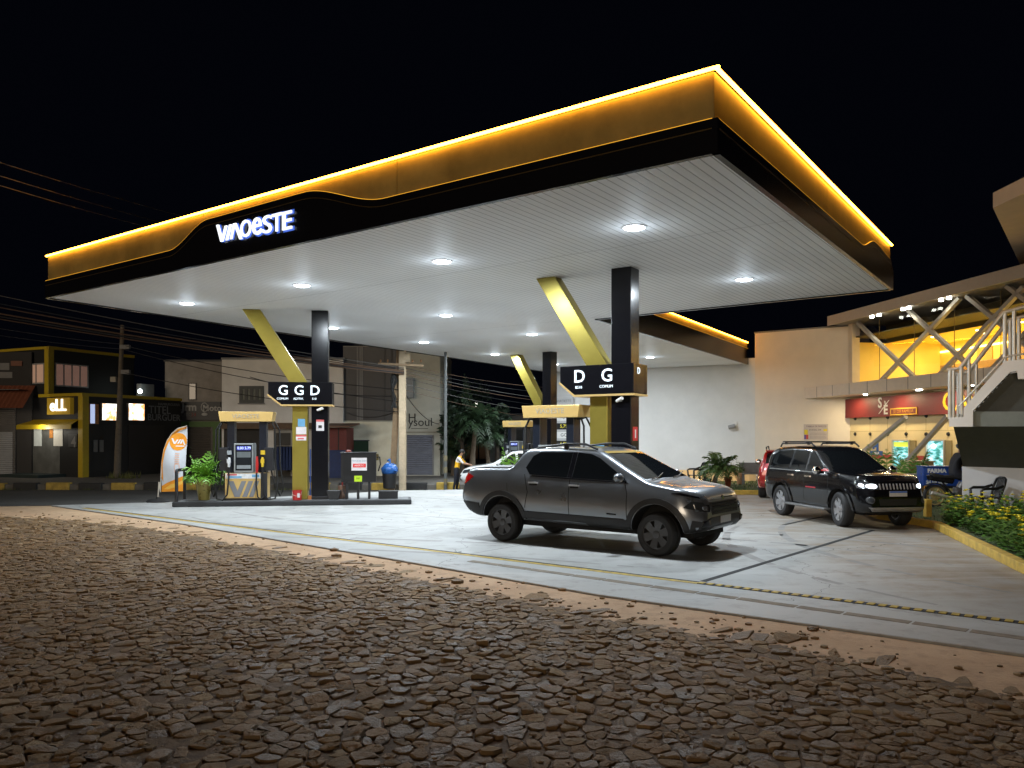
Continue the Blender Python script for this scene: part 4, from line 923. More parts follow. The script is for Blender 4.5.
wd = MB(); wd.add([(p0x,.0,p0z),(p1x,.0,p0z),(p1x,WD,bz0-.04),(bx0,WD,bz0),(p0x,1.9,p0z),(p1x,1.9,p0z),(p1x,1.9,bz0-.04),(bx0,1.9,bz0)],
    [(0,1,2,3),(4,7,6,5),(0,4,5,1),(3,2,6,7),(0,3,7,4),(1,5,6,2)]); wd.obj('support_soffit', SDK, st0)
gwo = so_+de*WD+ue*bx0; gw_ = thing('grey_wall', 'pale grey wall under the outside stair behind the black plastic chair', 'wall', gwo, math.atan2(ue.y,ue.x))
MB().box(-.02,6,.0,.6,-.1,bz0+.0).obj('wall_face', mat('pale_grey_wall_render', (.62,.63,.66), .8, var=.06, scale=1.5, bump=.1), gw_)
for nm, y_ in (('handrail',.08),('handrail',1.55)):
    rl = MB(); T = [S(946.5,369.5),S(959.5,368.3),S(1003,312),S(1024,306.5),S(1130,306)]; rl.tube([(a,y_,b) for a,b in T], .05, 10); rl.obj(nm, STEEL, st0, smooth=50)
    rl = MB(); T = [S(959,406),S(1003.8,358),S(1010,355.5),S(1024,353.7),S(1130,353)]; rl.tube([(a,y_-.03,b-.0) for a,b in T], .024, 8); rl.obj('lower_rail', STEEL, st0, smooth=50)
    for px, py, r_ in ((949.5,417,.055),(953,417,.045),(960.8,412,.06),(968.5,403,.045),(1004.5,361,.055),(1013.8,360,.055),(1060,359,.055)):
        xa, zb_ = S(px,py)
        k = [(S(a,b)) for a,b in ((946.5,369.5),(959.5,368.3),(1003,312),(1024,306.5),(1130,306))]
        for (x_a,z_a),(x_b,z_b) in zip(k[:-1],k[1:]):
            if x_a <= xa <= x_b: zt_ = z_a+(z_b-z_a)*(xa-x_a)/(x_b-x_a)
        MB().cyl((xa,y_,zb_-.05),(xa,y_,zt_),r_*.8,None,12).obj('railing_post', STEEL, st0, smooth=50)
rc_ = thing('roof_corner', 'beige underside corner of a roof slab jutting in above the stair', 'roof', (X_(993,22.),22.,0))
zb_, zt_ = Z_(208,22.), Z_(193,22.)
MB().prism([(0,0),(0,-7),(14,-7),(14,11),(6.2,8.35)], zb_, zt_).obj('slab', mat('beige_slab', (.72,.60,.46), .75, var=.06, scale=2), rc_)
MB().prism([(.02,.02),(.02,-7.02),(14,-7.02),(14,11.02),(6.18,8.4)], zt_, zt_+.02).obj('capping', mat('beige_capping', (.2,.16,.12), .7, var=.05), rc_)

# ---- planting beds
SOILM = mat('bed_soil_grass', (.05,.065,.02), .9, var=.4, scale=5, bump=.5)
KYB = mat('weathered_yellow_kerb', (.50,.33,.055), .75, var=.3, scale=5, bump=.2)
def kerb_run(pts, name, h=.15, w=.16):
    m = MB()
    for a, b_ in zip(pts[:-1], pts[1:]):
        d = (b_-a).normalized(); m.beam((a.x,a.y,h/2),(b_.x,b_.y,h/2), w, h)
        m.cyl((b_.x,b_.y,0),(b_.x,b_.y,h-.002), w/2, None, 12)
    o = m.obj(name, KYB, bevel=.012); o['kind'] = 'structure'; return o
bed = [V2(G(1090,603))+(V2(G(1090,603))-V2(G(1024,572))).normalized()*2.2, V2(G(1090,603)), V2(G(1024,572)), V2(G(936.5,528.4)), V2(G(911,524)), V2(G(880,519)), Vector((9.6,23.6,0)), Vector((12.2,33.5,0))]
kerb_run(bed, 'bed_kerb')
struct(MB().prism([(p.x+.06,p.y) for p in bed]+[(16.,33.5),(16.,12),(13,8.2)], 0, .09).obj('flower_bed_ground', SOILM))
rf = random.Random(21); fo = MB(); flw = MB(); stems = 0
def bed_ok(x, y): return inside((x,y), [(p.x+.16,p.y+.05) for p in bed]+[(16.,33.5),(16.,12),(13,8.2)]) and wall_side(x,y) > .05
cl_ = []
while len(cl_) < 620:
    x, y = rf.uniform(7.2,13.), rf.uniform(10.5,20.8)
    if bed_ok(x,y) and math.hypot(x-CHX,y-CHY) > .42 and (x-9.0)*.6+(19.0-y)*1. > .3 and x/y > .548: cl_.append((x,y))
LT = [mat('herb_leaf', (.085,.19,.025), .55, var=.45, scale=6)]
for (x,y) in cl_:
    hgt_ = rf.uniform(.20,.55)
    for s in range(rf.randint(5,9)):
        a = rf.uniform(0,6.28); ln = hgt_*rf.uniform(.7,1.15); lean = rf.uniform(.1,.7)
        for j in range(6):
            t = (j+1)/6; p = Vector((x+math.cos(a)*lean*ln*t, y+math.sin(a)*lean*ln*t, .08+ln*t)); a2 = a+rf.uniform(-2,2); w = rf.uniform(.07,.15)
            d_ = Vector((math.cos(a2),math.sin(a2),rf.uniform(-.35,.5)))*w; s_ = Vector((-math.sin(a2),math.cos(a2),0))*w*.30
            fo.add([p, p+d_*.5+s_, p+d_, p+d_*.5-s_], [(0,1,2,3)])
    if rf.random() < .6:
        for _ in range(rf.choice((1,1,1,2))):
            fx_, fy_, fz_ = x+rf.gauss(0,.07), y+rf.gauss(0,.07), .1+hgt_*rf.uniform(.95,1.22)
            for k in range(5):
                a = k*1.257+rf.random(); r_ = rf.uniform(.04,.065)
                flw.add([(fx_,fy_,fz_),(fx_+r_*math.cos(a-.45),fy_+r_*math.sin(a-.45),fz_+.022),(fx_+r_*1.25*math.cos(a),fy_+r_*1.25*math.sin(a),fz_+.012),(fx_+r_*math.cos(a+.45),fy_+r_*math.sin(a+.45),fz_+.022)],[(0,1,2,3)])
            flw.ball((fx_,fy_,fz_+.012), .02, 4)
fbed = tag(fo.obj('flowering_ground_cover', LT[0]), 'leafy green bed of yellow flowering plants behind the yellow kerb', 'flower bed', kind='stuff')
flw.obj('blossom', mat('yellow_petal', (.86,.72,.02), .5, var=.15), fbed)
gr = MB()
for _ in range(5200):
    x, y = rf.uniform(7.,15.), rf.uniform(14,33)
    if not inside((x,y), [(p.x+.2,p.y+.05) for p in bed]+[(16.,33.5),(16.,12),(13,8.2)]): continue
    a = rf.uniform(0,6.28); h_ = rf.uniform(.03,.09)
    gr.add([(x,y,.085),(x+.02*math.cos(a),y+.02*math.sin(a),.085),(x+.03*math.cos(a+1),y+.03*math.sin(a+1),.09+h_)],[(0,1,2)])
tag(gr.obj('lawn_grass', mat('short_grass', (.06,.11,.025), .8, var=.4)), 'short patchy grass around the flower bed and motorcycle', 'grass', kind='stuff')
bo = G(931,521.5); t = thing('bollard', 'short yellowed stub post at the corner of the yellow kerb', 'bollard', (bo.x+.05,bo.y+.25,.08))
MB().box(-.07,.07,-.07,.07,0,.42).obj('post', KYB, t, bevel=.015)

# bed with the small palm at the foot of the back wall
b2 = [Vector((5.2,31.5,0)), V2(G(655,494.6)), V2(G(777,494.6)), Vector((10.6,33,0))]
kerb_run(b2, 'palm_bed_kerb', .15)
struct(MB().prism([(b2[0].x,b2[0].y),(b2[1].x,b2[1].y+.05),(b2[2].x,b2[2].y+.05),(10.6,33),(10.6,38),(5.2,40)], 0, .1).obj('palm_bed_ground', SOILM))
gr = MB()
for _ in range(2600):
    x, y = rf.uniform(5.4,10.4), rf.uniform(27.1,34)
    if not inside((x,y), [(p.x,p.y+.1) for p in b2]): continue
    a = rf.uniform(0,6.28); h_ = rf.uniform(.03,.1)
    gr.add([(x,y,.09),(x+.03*math.cos(a),y+.03*math.sin(a),.09),(x+.03*math.cos(a+1),y+.03*math.sin(a+1),.1+h_)],[(0,1,2)])
tag(gr.obj('bed_grass', MATS['short_grass']), 'short grass in the palm bed along the back wall', 'grass', kind='stuff')
def palm(loc, label, h, n, ln, rise, droop, wid, leaf, seed, lean=(0,0), group=None):
    t = thing('palm_tree', label, 'palm', loc, 0, group)
    pth = [Vector((lean[0]*k*k,lean[1]*k*k,h*k)) for k in (0,.25,.5,.75,1)]
    MB().tube(pth, [.13*h**.3,.12*h**.3,.09*h**.3,.085*h**.3,.10*h**.3], 10).obj('trunk', mat('palm_trunk', (.10,.075,.05), .9, var=.35, scale=12, bump=.6), t, smooth=60)
    c = fronds(MB(), tuple(pth[-1]), n, ln, rise, droop, wid, seed, 12); fronds(c, tuple(pth[-1]+Vector((0,0,.05))), n//2, ln*.75, rise*1.5, droop*.5, wid, seed+3, 12)
    c.obj('crown', leaf, t); return t
palm((X_(714,29.),29.,.1), 'small palm with arching fronds against the lit back wall', .70, 24, 1.05, .34, .80, .30, LEAFP, 31, (.22,0))
LW_ = thing('garden_wall', 'low cream garden wall glowing warmly at the foot of the back wall', 'wall', (X_(640,33.5),33.5,.1))
w_ = X_(756,33.5)-X_(640,33.5); MB().box(0,w_,0,.15,-.05,.46).obj('wall_face', mat('cream_garden_wall', (.62,.52,.36), .7, var=.1, scale=4), LW_)
x = .3
while x < w_-.2: MB().box(x,x+.10,-.02,.17,.0,.52).obj('pier', MATS['cream_garden_wall'], LW_); x += .85
for i,(px,lab) in enumerate(((665,'warm garden uplight behind the pickup bonnet'),(700,'warm garden uplight beside the black chair at the wall'),(741,'warm garden uplight right of the small palm'))):
    gl = thing('garden_uplight', lab, 'garden light', (X_(px,32.6),32.6,.1), 0, 'garden uplights')
    MB().lathe([(.06,0),(.07,.02),(.07,.10)]).obj('housing', PLAST, gl); MB().lathe([(.06,.101),(.06,.112)]).obj('lens', mat('warm_uplight_lens', (1,.8,.5), .5, var=0, emit=(1,.66,.25), es=20.), gl)
    lamp('uplight_lamp', 'POINT', (X_(px,32.6),32.6,.30), 22, (1.,.66,.28), .08)
for px, Y, h_, r_, m_, lab in ((728,29.6,.34,.14,mat('terracotta_pot', (.28,.07,.035), .7, var=.15),'red terracotta pot beside the small palm'),(740,31.,.42,.16,mat('clay_pot', (.5,.27,.14), .7, var=.1),'orange clay pot right of the small palm'),(707,30.5,.22,.17,PLAST,'dark bowl pot left of the small palm')):
    t = thing('flower_pot', lab, 'pot', (X_(px,Y),Y,.1)); MB().lathe([(r_*.6,0),(r_*.65,.01),(r_,h_),(r_*1.08,h_),(r_*1.08,h_+.04),(r_*.9,h_+.04),(r_*.8,h_*.6)]).obj('pot', m_, t, smooth=40)
    fronds(MB(), (0,0,h_), 9, .3, .4, .2, .12, int(px), 5).obj('foliage', LEAFP, t)
bn = thing('garden_bench', 'small grey bench against the wall beside the red car', 'bench', (X_(751,31.),31.,.1))
MB().box(-.42,.42,-.18,.18,.40,.46).obj('seat', MGREY, bn, bevel=.01); MB().box(-.42,.42,.16,.2,.46,.85).obj('backrest', MGREY, bn, bevel=.01)
for sx in (-.34,.34): MB().box(sx-.05,sx+.05,-.15,.15,0,.4).obj('leg', MGREY, bn)
# broad leaved plants and fittings between the dark suv and the shop
for px, Y, n, ln, lab, sd in ((886,24.6,17,1.05,'bright green palm clump rising behind the bonnet of the black car',41),(908,26.2,9,.95,'drooping palm frond clump beside the blue delivery box',44)):
    t = thing('palm_shrub', lab, 'palm', (X_(px,Y),Y,.08))
    c = fronds(MB(), (0,0,.1), n, ln, .95, .35, .36, sd, 9); c.obj('foliage', mat('bright_palm_leaf', (.10,.24,.03), .5, var=.3, scale=8), t)
    MB().lathe([(.12,0),(.15,.03),(.1,.25)]).obj('stem', MATS['palm_trunk'], t)
cn = thing('counter_box', 'beige shop counter standing behind the motorcycle', 'counter', (X_(917,27.),27.,.08))
MB().box(-.42,.42,-.3,.3,0,1.02).obj('body', mat('beige_counter', (.55,.42,.22), .6, var=.06), cn, bevel=.02); MB().box(-.46,.46,-.33,.33,1.02,1.07).obj('top', mat('counter_top', (.6,.5,.35), .5, var=.05), cn, bevel=.01)
gd_ = thing('guard_rail', 'low grey steel hoop railing between the black car and the motorcycle', 'railing', (X_(912,23.6),23.6,.08))
rl = MB(); rl.tube([(-.5,0,0),(-.5,0,.72),(-.46,0,.76),(.5,0,.76),(.54,0,.72),(.54,0,0)], .028); rl.obj('hoop', STEEL, gd_, smooth=50); rl = MB(); rl.tube([(-.5,0,.42),(.54,0,.42)], .02); rl.obj('mid_rail', STEEL, gd_)
# ================= across the side street =================
CHAR = mat('charcoal_cladding', (.011,.012,.013), .6, var=.2); N, L, b = nodes_of(CHAR)
tcn = N.new('ShaderNodeTexCoord'); wv = N.new('ShaderNodeTexWave'); wv.inputs['Scale'].default_value = 3.2; wv.bands_direction = 'DIAGONAL'; L.new(tcn.outputs['Object'], wv.inputs['Vector'])
YTR = mat('yellow_trim_paint', (.50,.36,.015), .5, var=.1)
def shutter_mat(name, col):
    m = mat(name, col, .5, metal=.2, var=.12, scale=3); N, L, b = nodes_of(m)
    tc = N.new('ShaderNodeTexCoord'); s = N.new('ShaderNodeSeparateXYZ'); L.new(tc.outputs['Object'], s.inputs[0])
    k = N.new('ShaderNodeMath'); k.operation = 'MULTIPLY'; k.inputs[1].default_value = 62.; L.new(s.outputs['Z'], k.inputs[0])
    sn = N.new('ShaderNodeMath'); sn.operation = 'SINE'; L.new(k.outputs[0], sn.inputs[0])
    bp = N.new('ShaderNodeBump'); bp.inputs['Distance'].default_value = .03; bp.inputs['Strength'].default_value = .9; L.new(sn.outputs[0], bp.inputs['Height']); L.new(bp.outputs['Normal'], b.inputs['Normal']); return m
SHG = shutter_mat('grey_roller_shutter', (.17,.16,.15)); SHB = shutter_mat('blue_grey_roller_shutter', (.22,.24,.30)); SHW = shutter_mat('lit_tone_shutter', (.45,.46,.48))
DARKG = mat('dark_window_glass', (.012,.014,.017), .08, var=0)
LITG = mat('pinkish_lit_curtain', (.3,.17,.13), .8, var=.2, scale=3, emit=(.36,.2,.15), es=.30)
ALU = mat('aluminium_frame', (.4,.4,.41), .4, metal=.4, var=0)
def window(par, M, x0, x1, z0, z1, n, pane, fr=ALU, w=.05, d=.05):
    f = MB(); f.box(x0,x1,-d,-.003,z0,z0+w); f.box(x0,x1,-d,-.003,z1-w,z1)
    for i in range(n+1): xx = x0+(x1-x0-w)*i/n; f.box(xx,xx+w,-d,-.003,z0+w,z1-w)
    o = f.obj('window', fr, par, M=M); MB().box(x0+.01,x1-.01,-.02,-.004,z0+.01,z1-.01).obj('pane', pane, o, M=M); return o
I4 = Matrix.Identity(4)
# -- corner burger shop
rD = Vector((.42,.9075,0)); lD = Vector((-.9075,.42,0)); Lc = Vector((X_(82,40.5),40.5,0))
bs = thing('corner_shop', 'black two storey corner burger shop edged in yellow with lit menu boxes', 'shop', (Lc.x,Lc.y,PZ), math.atan2(rD.y,rD.x))
def rfp(px, py, off=0.):
    p, t = line_px(Lc+lD*off, rD, px); return t, Z_(py,p.y)-PZ
def lfp(px, py): p, t = line_px(Lc, lD, px); return t, Z_(py,p.y)-PZ
ML = Matrix.Rotation(R(-90),4,'Z')                    # local xz (front -y) -> left face: x grows towards the corner
def lft(px, py): t, z = lfp(px, py); return -t, z
xr, _ = rfp(181,401); zt = Z_(396,40.5)-PZ; yl, _ = lfp(-30,395)
yu, _ = lfp(47.5,348); zu = Z_(349,Lc.y+lD.y*yu)-PZ; xu, _ = rfp(134,358,yu)
MB().box(0,xr,0,yl,0,zt-.001).obj('lower_wall', CHAR, bs)
MB().box(.05,xu,yu,yl,zt,zu).obj('upper_wall', CHAR, bs)
tr = MB(); tr.box(-.08,xr,-.1,.05,zt,zt+.16); tr.box(-.1,.05,.051,yu+.6,zt,zt+.16); tr.box(-.06,.3,-.12,.22,0,zt); tr.box(.0,xu,yu-.07,yu,zu,zu+.16); tr.box(-.05,.05,yu+.001,yl,zu,zu+.14); tr.box(-.04,.28,yu-.12,yu+.2,zt+.16,zu)
tr.obj('yellow_trim', YTR, bs, bevel=.01)
window(bs, Matrix.Translation((0,yu,0)), rfp(54.5,0,yu)[0], rfp(88,0,yu)[0], rfp(70,387,yu)[1], rfp(70,364,yu)[1], 4, LITG, w=.07)
window(bs, ML, lft(28.5,0)[0], lft(45,0)[0], lft(36,384)[1], lft(36,363.5)[1], 2, mat('warm_lit_curtain', (.4,.25,.18), .8, var=.15, scale=3, emit=(.5,.3,.2), es=.4), w=.07)
bx = [(rfp(100,420)[0],rfp(117,420)[0]),(rfp(126.5,421)[0],rfp(142.5,421)[0])]
MENU = mat('lit_menu_panel', (1,1,1), .5, var=0); N, L, b = nodes_of(MENU); tcn = N.new('ShaderNodeTexCoord'); nz1 = N.new('ShaderNodeTexNoise'); nz1.inputs['Scale'].default_value = 3.5; L.new(tcn.outputs['Object'], nz1.inputs['Vector'])
rmp = N.new('ShaderNodeValToRGB'); rmp.color_ramp.elements[0].position = .40; rmp.color_ramp.elements[0].color = (.8,.32,.08,1); rmp.color_ramp.elements[1].position = .54; rmp.color_ramp.elements[1].color = (1,.93,.75,1); e = rmp.color_ramp.elements.new(.72); e.color = (1,1,.95,1); L.new(nz1.outputs['Fac'], rmp.inputs['Fac']); L.new(rmp.outputs['Color'], b.inputs['Emission Color']); b.inputs['Emission Strength'].default_value = 2.2
for i,(xa,xb) in enumerate(bx):
    za, zb_ = rfp(108 if i == 0 else 134,420.5)[1], rfp(108 if i == 0 else 134,403.5)[1]
    q = MB().box(xa,xb,-.16,-.003,za,zb_).obj('menu_light_box', ALU, bs); MB().box(xa+.02,xb-.02,-.168,-.16,za+.02,zb_-.02).obj('lit_panel', MENU, q)
xa, xb = rfp(88.5,0)[0], rfp(97.5,0)[0]; za, zb_ = rfp(93,424)[1], rfp(93,404)[1]
q = MB().box(xa,xb,-.10,-.003,za,zb_).obj('banner_panel', mat('banner_orange', (.42,.17,.06), .6, var=.1), bs)
MB().box(xa+.03,(xa+xb)/2+.03,-.106,-.10,za+.03,zb_-.02).obj('lit_strip', mat('pale_blue_lit_strip', (.6,.7,.9), .5, var=0, emit=(.5,.6,.9), es=.8), q)
GRT = mat('grey_outline_letter', (.22,.23,.24), .6, var=0)
def rtext(s, px, py, size): t, z = rfp(px,py); MB().text(s, size, tm(t,-.02,z), .01, .0).obj('wall_lettering', GRT, bs)
rtext('TITEL', 159.5, 410.3, .62); rtext('BURGUER', 164, 417.8, .52); rtext('HAMBURGUERIA', 169, 404.6, .2)
for a, b_ in ((93,97),(99,103)):
    xa, xb = rfp(a,0)[0], rfp(b_,0)[0]; MB().box(xa,xb,-.05,-.003,rfp(a,452)[1],rfp(a,440)[1]).obj('meter_box', MGREY, bs)
MB().box(rfp(128,0)[0],rfp(164,0)[0],-.03,-.003,.1,rfp(140,425)[1]).obj('side_door', BLACKM, bs)
xa, za = rfp(141,396,yu*.5); AC = MB(); AC.box(xa,xa+.9,yu*.5,yu*.5+.35,zt+.17,zt+.95); AC.obj('air_conditioner', MGREY, bs)
MB().ball((rfp(140,393,yu*.4)[0],yu*.4,zt+.5), .12, 8).obj('terrace_lamp', mat('white_bulb', (1,1,1), .5, var=0, emit=(.85,1,.95), es=14.), bs)
# sign on the left face, awning, open front
x0_, x1_ = lft(51,0)[0], lft(74,0)[0]; z0_, z1_ = lft(62,414.5)[1], lft(62,398)[1]
sgq = MB().box(x0_,x1_,-.22,-.003,z0_,z1_).obj('sign_box', mat('sign_box_gold', (.5,.32,.03), .5, var=.05, emit=(.5,.3,.02), es=.12), bs, M=ML)
e2 = MB().text('eLL', (z1_-z0_)*1.0, tm((x0_+x1_)/2,-.25,(z0_+z1_)/2+.02), .02, .012); e2.obj('sign_lettering', mat('white_lit_sign_letter', (1,1,1), .5, var=0, emit=(1,1,.97), es=1.6), sgq, M=ML)
aw = MB(); x0_, x1_ = lft(18,0)[0], -.25; za = lft(50,426.5)[1]; zb_ = lft(50,419.5)[1]
aw.prism_yz([(-.42,za+.1),(-.003,zb_),(-.003,zb_-.04),(-.42,za+.06)], x0_, x1_); aw.box(x0_,x1_,-.44,-.40,za-.14,za+.08); aw.obj('awning', YTR, bs, M=ML)
op = MB(); op.box(lft(27,0)[0],lft(60,0)[0],-.012,-.003,.15,za-.05); op.obj('open_front', mat('shop_front_grey', (.10,.105,.10), .7, var=.3, scale=2), bs, M=ML)
for (a,b_,m_) in ((34.5,42,mat('lit_inner_panel', (.55,.58,.55), .6, var=.1, emit=(.5,.55,.5), es=.25)),(54,63,mat('lit_inner_panel_warm', (.55,.53,.46), .6, var=.1, emit=(.5,.48,.4), es=.25))):
    MB().box(lft(a,0)[0],lft(b_,0)[0],-.03,-.012,lft(a,446)[1],za-.02).obj('inner_panel', m_, bs, M=ML)
MB().box(lft(50,0)[0],lft(53.5,0)[0],-.034,-.012,lft(50,438)[1],za-.05).obj('menu_strip', mat('menu_strip_print', (.5,.2,.04), .6, var=.5, scale=9), bs, M=ML)
pq = MB().box(lft(69,0)[0],lft(77.5,0)[0],-.04,-.003,lft(70,447)[1],lft(70,434)[1]).obj('wall_poster', DGREY, bs, M=ML)
MB().text('4', .75, tm((lft(69,0)[0]+lft(77.5,0)[0])/2+.1,-.05,lft(73,442.5)[1]), .004, .02).obj('poster_number', MGREY, pq, M=ML)
lamp('awning_lamp', 'POINT', (Lc.x+lD.x*2.4-rD.x*.8, Lc.y+lD.y*2.4-rD.y*.8, PZ+za-.12), 36, (1.,.93,.8), .1)
MB().box(lft(28,0)[0],lft(66,0)[0],-1.5,-.01,0,.16).obj('step', mat('dark_green_step', (.02,.035,.035), .7, var=.2), bs, M=ML)
# things standing in front of the shop
def onground(px, py, z=PZ): p = G(px, py, z); return p
fc = onground(41.5,470); fc.z = PZ
ft = thing('folding_table', 'folding table on crossed legs with a lit white menu sign outside the shop', 'table', (fc.x,fc.y,PZ), R(-20))
MB().box(-.62,.62,-.3,.3,.98,1.02).obj('tabletop', DGREY, ft)
for sx in (-.5,.5):
    lg = MB(); lg.beam((sx-.22,-.26,0),(sx+.22,.26,.98),.035,.035); lg.obj('leg', STEEL, ft); lg = MB(); lg.beam((sx+.22,-.26,0),(sx-.22,.26,.98),.035,.035); lg.obj('leg', STEEL, ft)
q = MB().box(-.36,.36,-.34,-.30,.42,.94).obj('lit_sign', mat('lit_white_sign', (1,1,1), .5, var=0, emit=(1,1,.9), es=2.6), ft)
MB().box(.17,.34,-.345,-.34,.62,.92).obj('lime_corner', mat('lit_lime', (.8,.85,.1), .5, var=0, emit=(.7,.75,.1), es=1.2), q)
def chair_mesh(m):
    t = bpy.data.objects.new('plastic_chair', None); COL.objects.link(t)
    MB().prism([(-.22,-.24),(.22,-.24),(.20,.2),(-.20,.2)], .42, .45).obj('seat', m, t, bevel=.012)
    for sx in (-1,1):
        l = MB(); l.beam((sx*.25,-.27,0),(sx*.22,-.22,.43),.06,.065); l.obj('leg', m, t, bevel=.008)
        l = MB(); l.beam((sx*.25,.30,0),(sx*.20,.18,.43),.06,.065); l.obj('leg', m, t, bevel=.008)
        a = MB(); a.tube([(sx*.25,-.24,.43),(sx*.275,-.25,.62),(sx*.275,-.18,.655),(sx*.275,.08,.66),(sx*.25,.24,.72)], .034, 8); a.obj('armrest', m, t, smooth=60)
    bk = MB(); fr_ = [(-.20,.19,.44),(-.24,.27,.72),(-.20,.325,.87),(-.1,.34,.905),(.1,.34,.905),(.20,.325,.87),(.24,.27,.72),(.20,.19,.44)]
    bk.tube(fr_, .03, 8)
    for xx in (-.13,-.065,0,.065,.13): bk.beam((xx*.8,.195,.45),(xx,.335,.885),.05,.016,(0,1,0))
    bk.obj('backrest', m, t, smooth=60); return t
ch = chair_mesh(mat('black_chair_plastic', (.010,.010,.011), .38, var=.1)); ch.location = (CHX,CHY,.09); ch.rotation_euler = (0,0,R(-95))
tag(ch, 'black plastic armchair among the flowers in front of the grey wall', 'chair', 'black plastic armchairs')
dup(ch, (X_(697,29.5),29.5,.1), R(-78), 'black plastic armchair by the back wall, seen over the pickup bonnet')
for i,(px,py,rz,lab) in enumerate(((24,470.5,40,'leftmost dark plastic chair outside the black corner shop'),(30.5,472,-30,'dark plastic chair beside the folding table of the corner shop'))):
    p = onground(px,py); dup(ch, (p.x,p.y,PZ), R(rz), lab)
yb = thing('balloon', 'round yellow balloon tied up outside the corner shop', 'balloon', (onground(27,471).x,onground(27,471).y,PZ+1.0)); MB().ball((0,0,.2), .17, 10, (1,1,1.15)).obj('bladder', YELP, yb, smooth=60); MB().tube([(0,0,.02),(.02,0,-.3),(0,.02,-.9)], .006, 5).obj('string', WHITE, yb)
# -- left neighbour with terracotta awning
nb = thing('awning_shop', 'dark shop with terracotta corrugated awning at the left picture edge', 'shop', (X_(0,42.),42.,PZ))
def nx(px): return X_(px,42.)-X_(0,42.)
def nzz(py, Y=42.): return Z_(py,Y)-PZ
MB().box(nx(-70),nx(31.5),0,6,0,nzz(352)).obj('wall', mat('night_dark_render', (.03,.028,.027), .8, var=.2), nb)
TER = mat('terracotta_sheet', (.22,.07,.035), .7, var=.12)
aw = MB(); xx = nx(-60)
while xx < nx(31): aw.add([(xx,-1.1,nzz(408,40.9)),(xx+.12,-1.15,nzz(408,40.9)),(xx+.12,-.05,nzz(385.5)),(xx,-.0,nzz(385.5)),(xx+.24,-1.1,nzz(408,40.9)),(xx+.24,0,nzz(385.5))],[(0,1,2,3),(1,4,5,2)]); xx += .24
aw.obj('awning', TER, nb)
MB().box(nx(-60),nx(30),-.95,-.05,nzz(386)-.25,nzz(386)-.22).obj('awning_frame', BLACKM, nb)
MB().box(nx(-40),nx(16),-.08,-.003,.05,nzz(408)).obj('roller_shutter', SHG, nb); MB().box(nx(-40),nx(13.5),-.10,-.08,.05,nzz(432)).obj('shutter_light_patch', SHW, nb)  # light on the lower shutter is put into a paler sheet
for (a,c,py0,py1) in ((0,9.5,370,363),(-6,12.5,378,372)): MB().box(nx(a),nx(c),-.02,-.003,nzz(py0),nzz(py1)).obj('upper_panel', MGREY, nb)
MB().box(nx(11.5),nx(22.5),-.06,-.003,nzz(366),nzz(361)).obj('brick_patch', mat('brick_patch', (.2,.09,.06), .8, var=.2), nb)

def facade(name, label, cat, px0, px1, pyt, Y, m, depth=8, base=PZ):
    t = thing(name, label, cat, (X_(px0,Y),Y,base)); ox_ = X_(px0,Y)
    fx_ = lambda px: X_(px,Y)-ox_
    fz_ = lambda py: Z_(py,Y)-base
    MB().box(0,fx_(px1),0,depth,0,fz_(pyt)).obj('wall', m, t)
    return t, fx_, fz_
GR1 = mat('grimy_grey_render', (.28,.26,.24), .85, var=.22, scale=1.6, bump=.15); PAL = mat('pale_grey_render', (.76,.745,.71), .85, var=.10, scale=1.2, bump=.1)
g3, x3, z3 = facade('grey_building', 'grimy grey two storey building over the green shop front', 'building', 165, 221.5, 361.5, 47., GR1)
MB().box(x3(165)-.05,x3(221.5)+.02,-.08,.2,z3(361.5),z3(359.8)).obj('parapet', DGREY, g3)
window(g3, I4, x3(188.5), x3(196.5), z3(400), z3(383), 1, DARKG, BLACKM)
sb3 = MB().box(x3(180.5),x3(222.5),-.35,-.003,z3(420),z3(402)).obj('sign_board', mat('slate_sign_board', (.075,.08,.088), .6, var=.15), g3)
SGL = mat('dim_white_sign_letter', (.45,.46,.47), .6, var=0)
MB().text('.Jrm', .62, tm(x3(190.5),-.36,z3(407.5)), .006, .02).obj('sign_lettering', SGL, sb3); MB().text('MOTOS', .3, tm(x3(188.5),-.36,z3(415)), .006).obj('sign_lettering', MGREY, sb3)
MB().text('24', .3, tm(x3(196),-.36,z3(415)), .006).obj('sign_lettering', mat('dim_red_letter', (.3,.04,.03), .6, var=0), sb3); MB().text('Motos', .5, tm(x3(216),-.36,z3(408.5)), .006, .01).obj('sign_lettering', SGL, sb3)
lg = MB(); lg.tube([(x3(207)+.2*math.cos(a*.52),-.37,z3(407.5)+.26*math.sin(a*.52)) for a in range(13)], .03, 6); lg.ball((x3(207),-.37,z3(414.5)), .17, 6, (1.1,.3,.6)); lg.obj('sign_emblem', SGL, sb3)
gn = MB(); gn.box(x3(180),x3(187),-.12,-.003,0,z3(427)); gn.box(x3(213.5),x3(221),-.12,-.003,0,z3(427)); gn.box(x3(180),x3(221),-.12,-.003,z3(427),z3(421.5)); gn.obj('green_surround', GREENP, g3)
MB().box(x3(187.2),x3(211),-.03,-.003,.05,z3(427.3)).obj('roller_shutter', SHG, g3); MB().box(x3(211),x3(213.4),-.04,-.003,.05,z3(427.3)).obj('shutter_rail', BLACKM, g3)
g4, x4, z4 = facade('pale_building', 'pale grey two storey building behind the left fuel pump', 'building', 221.8, 343, 359.5, 42., PAL)
MB().box(0,x4(343)+.1,-.1,.2,z4(359.5),z4(357.8)).obj('parapet', MGREY, g4)
wn = window(g4, I4, x4(239.5), x4(264), z4(403), z4(386), 4, mat('lit_lattice_pane', (.10,.12,.10), .5, var=.5, scale=6), mat('dark_teal_frame', (.01,.02,.022), .5, var=0), w=.16)
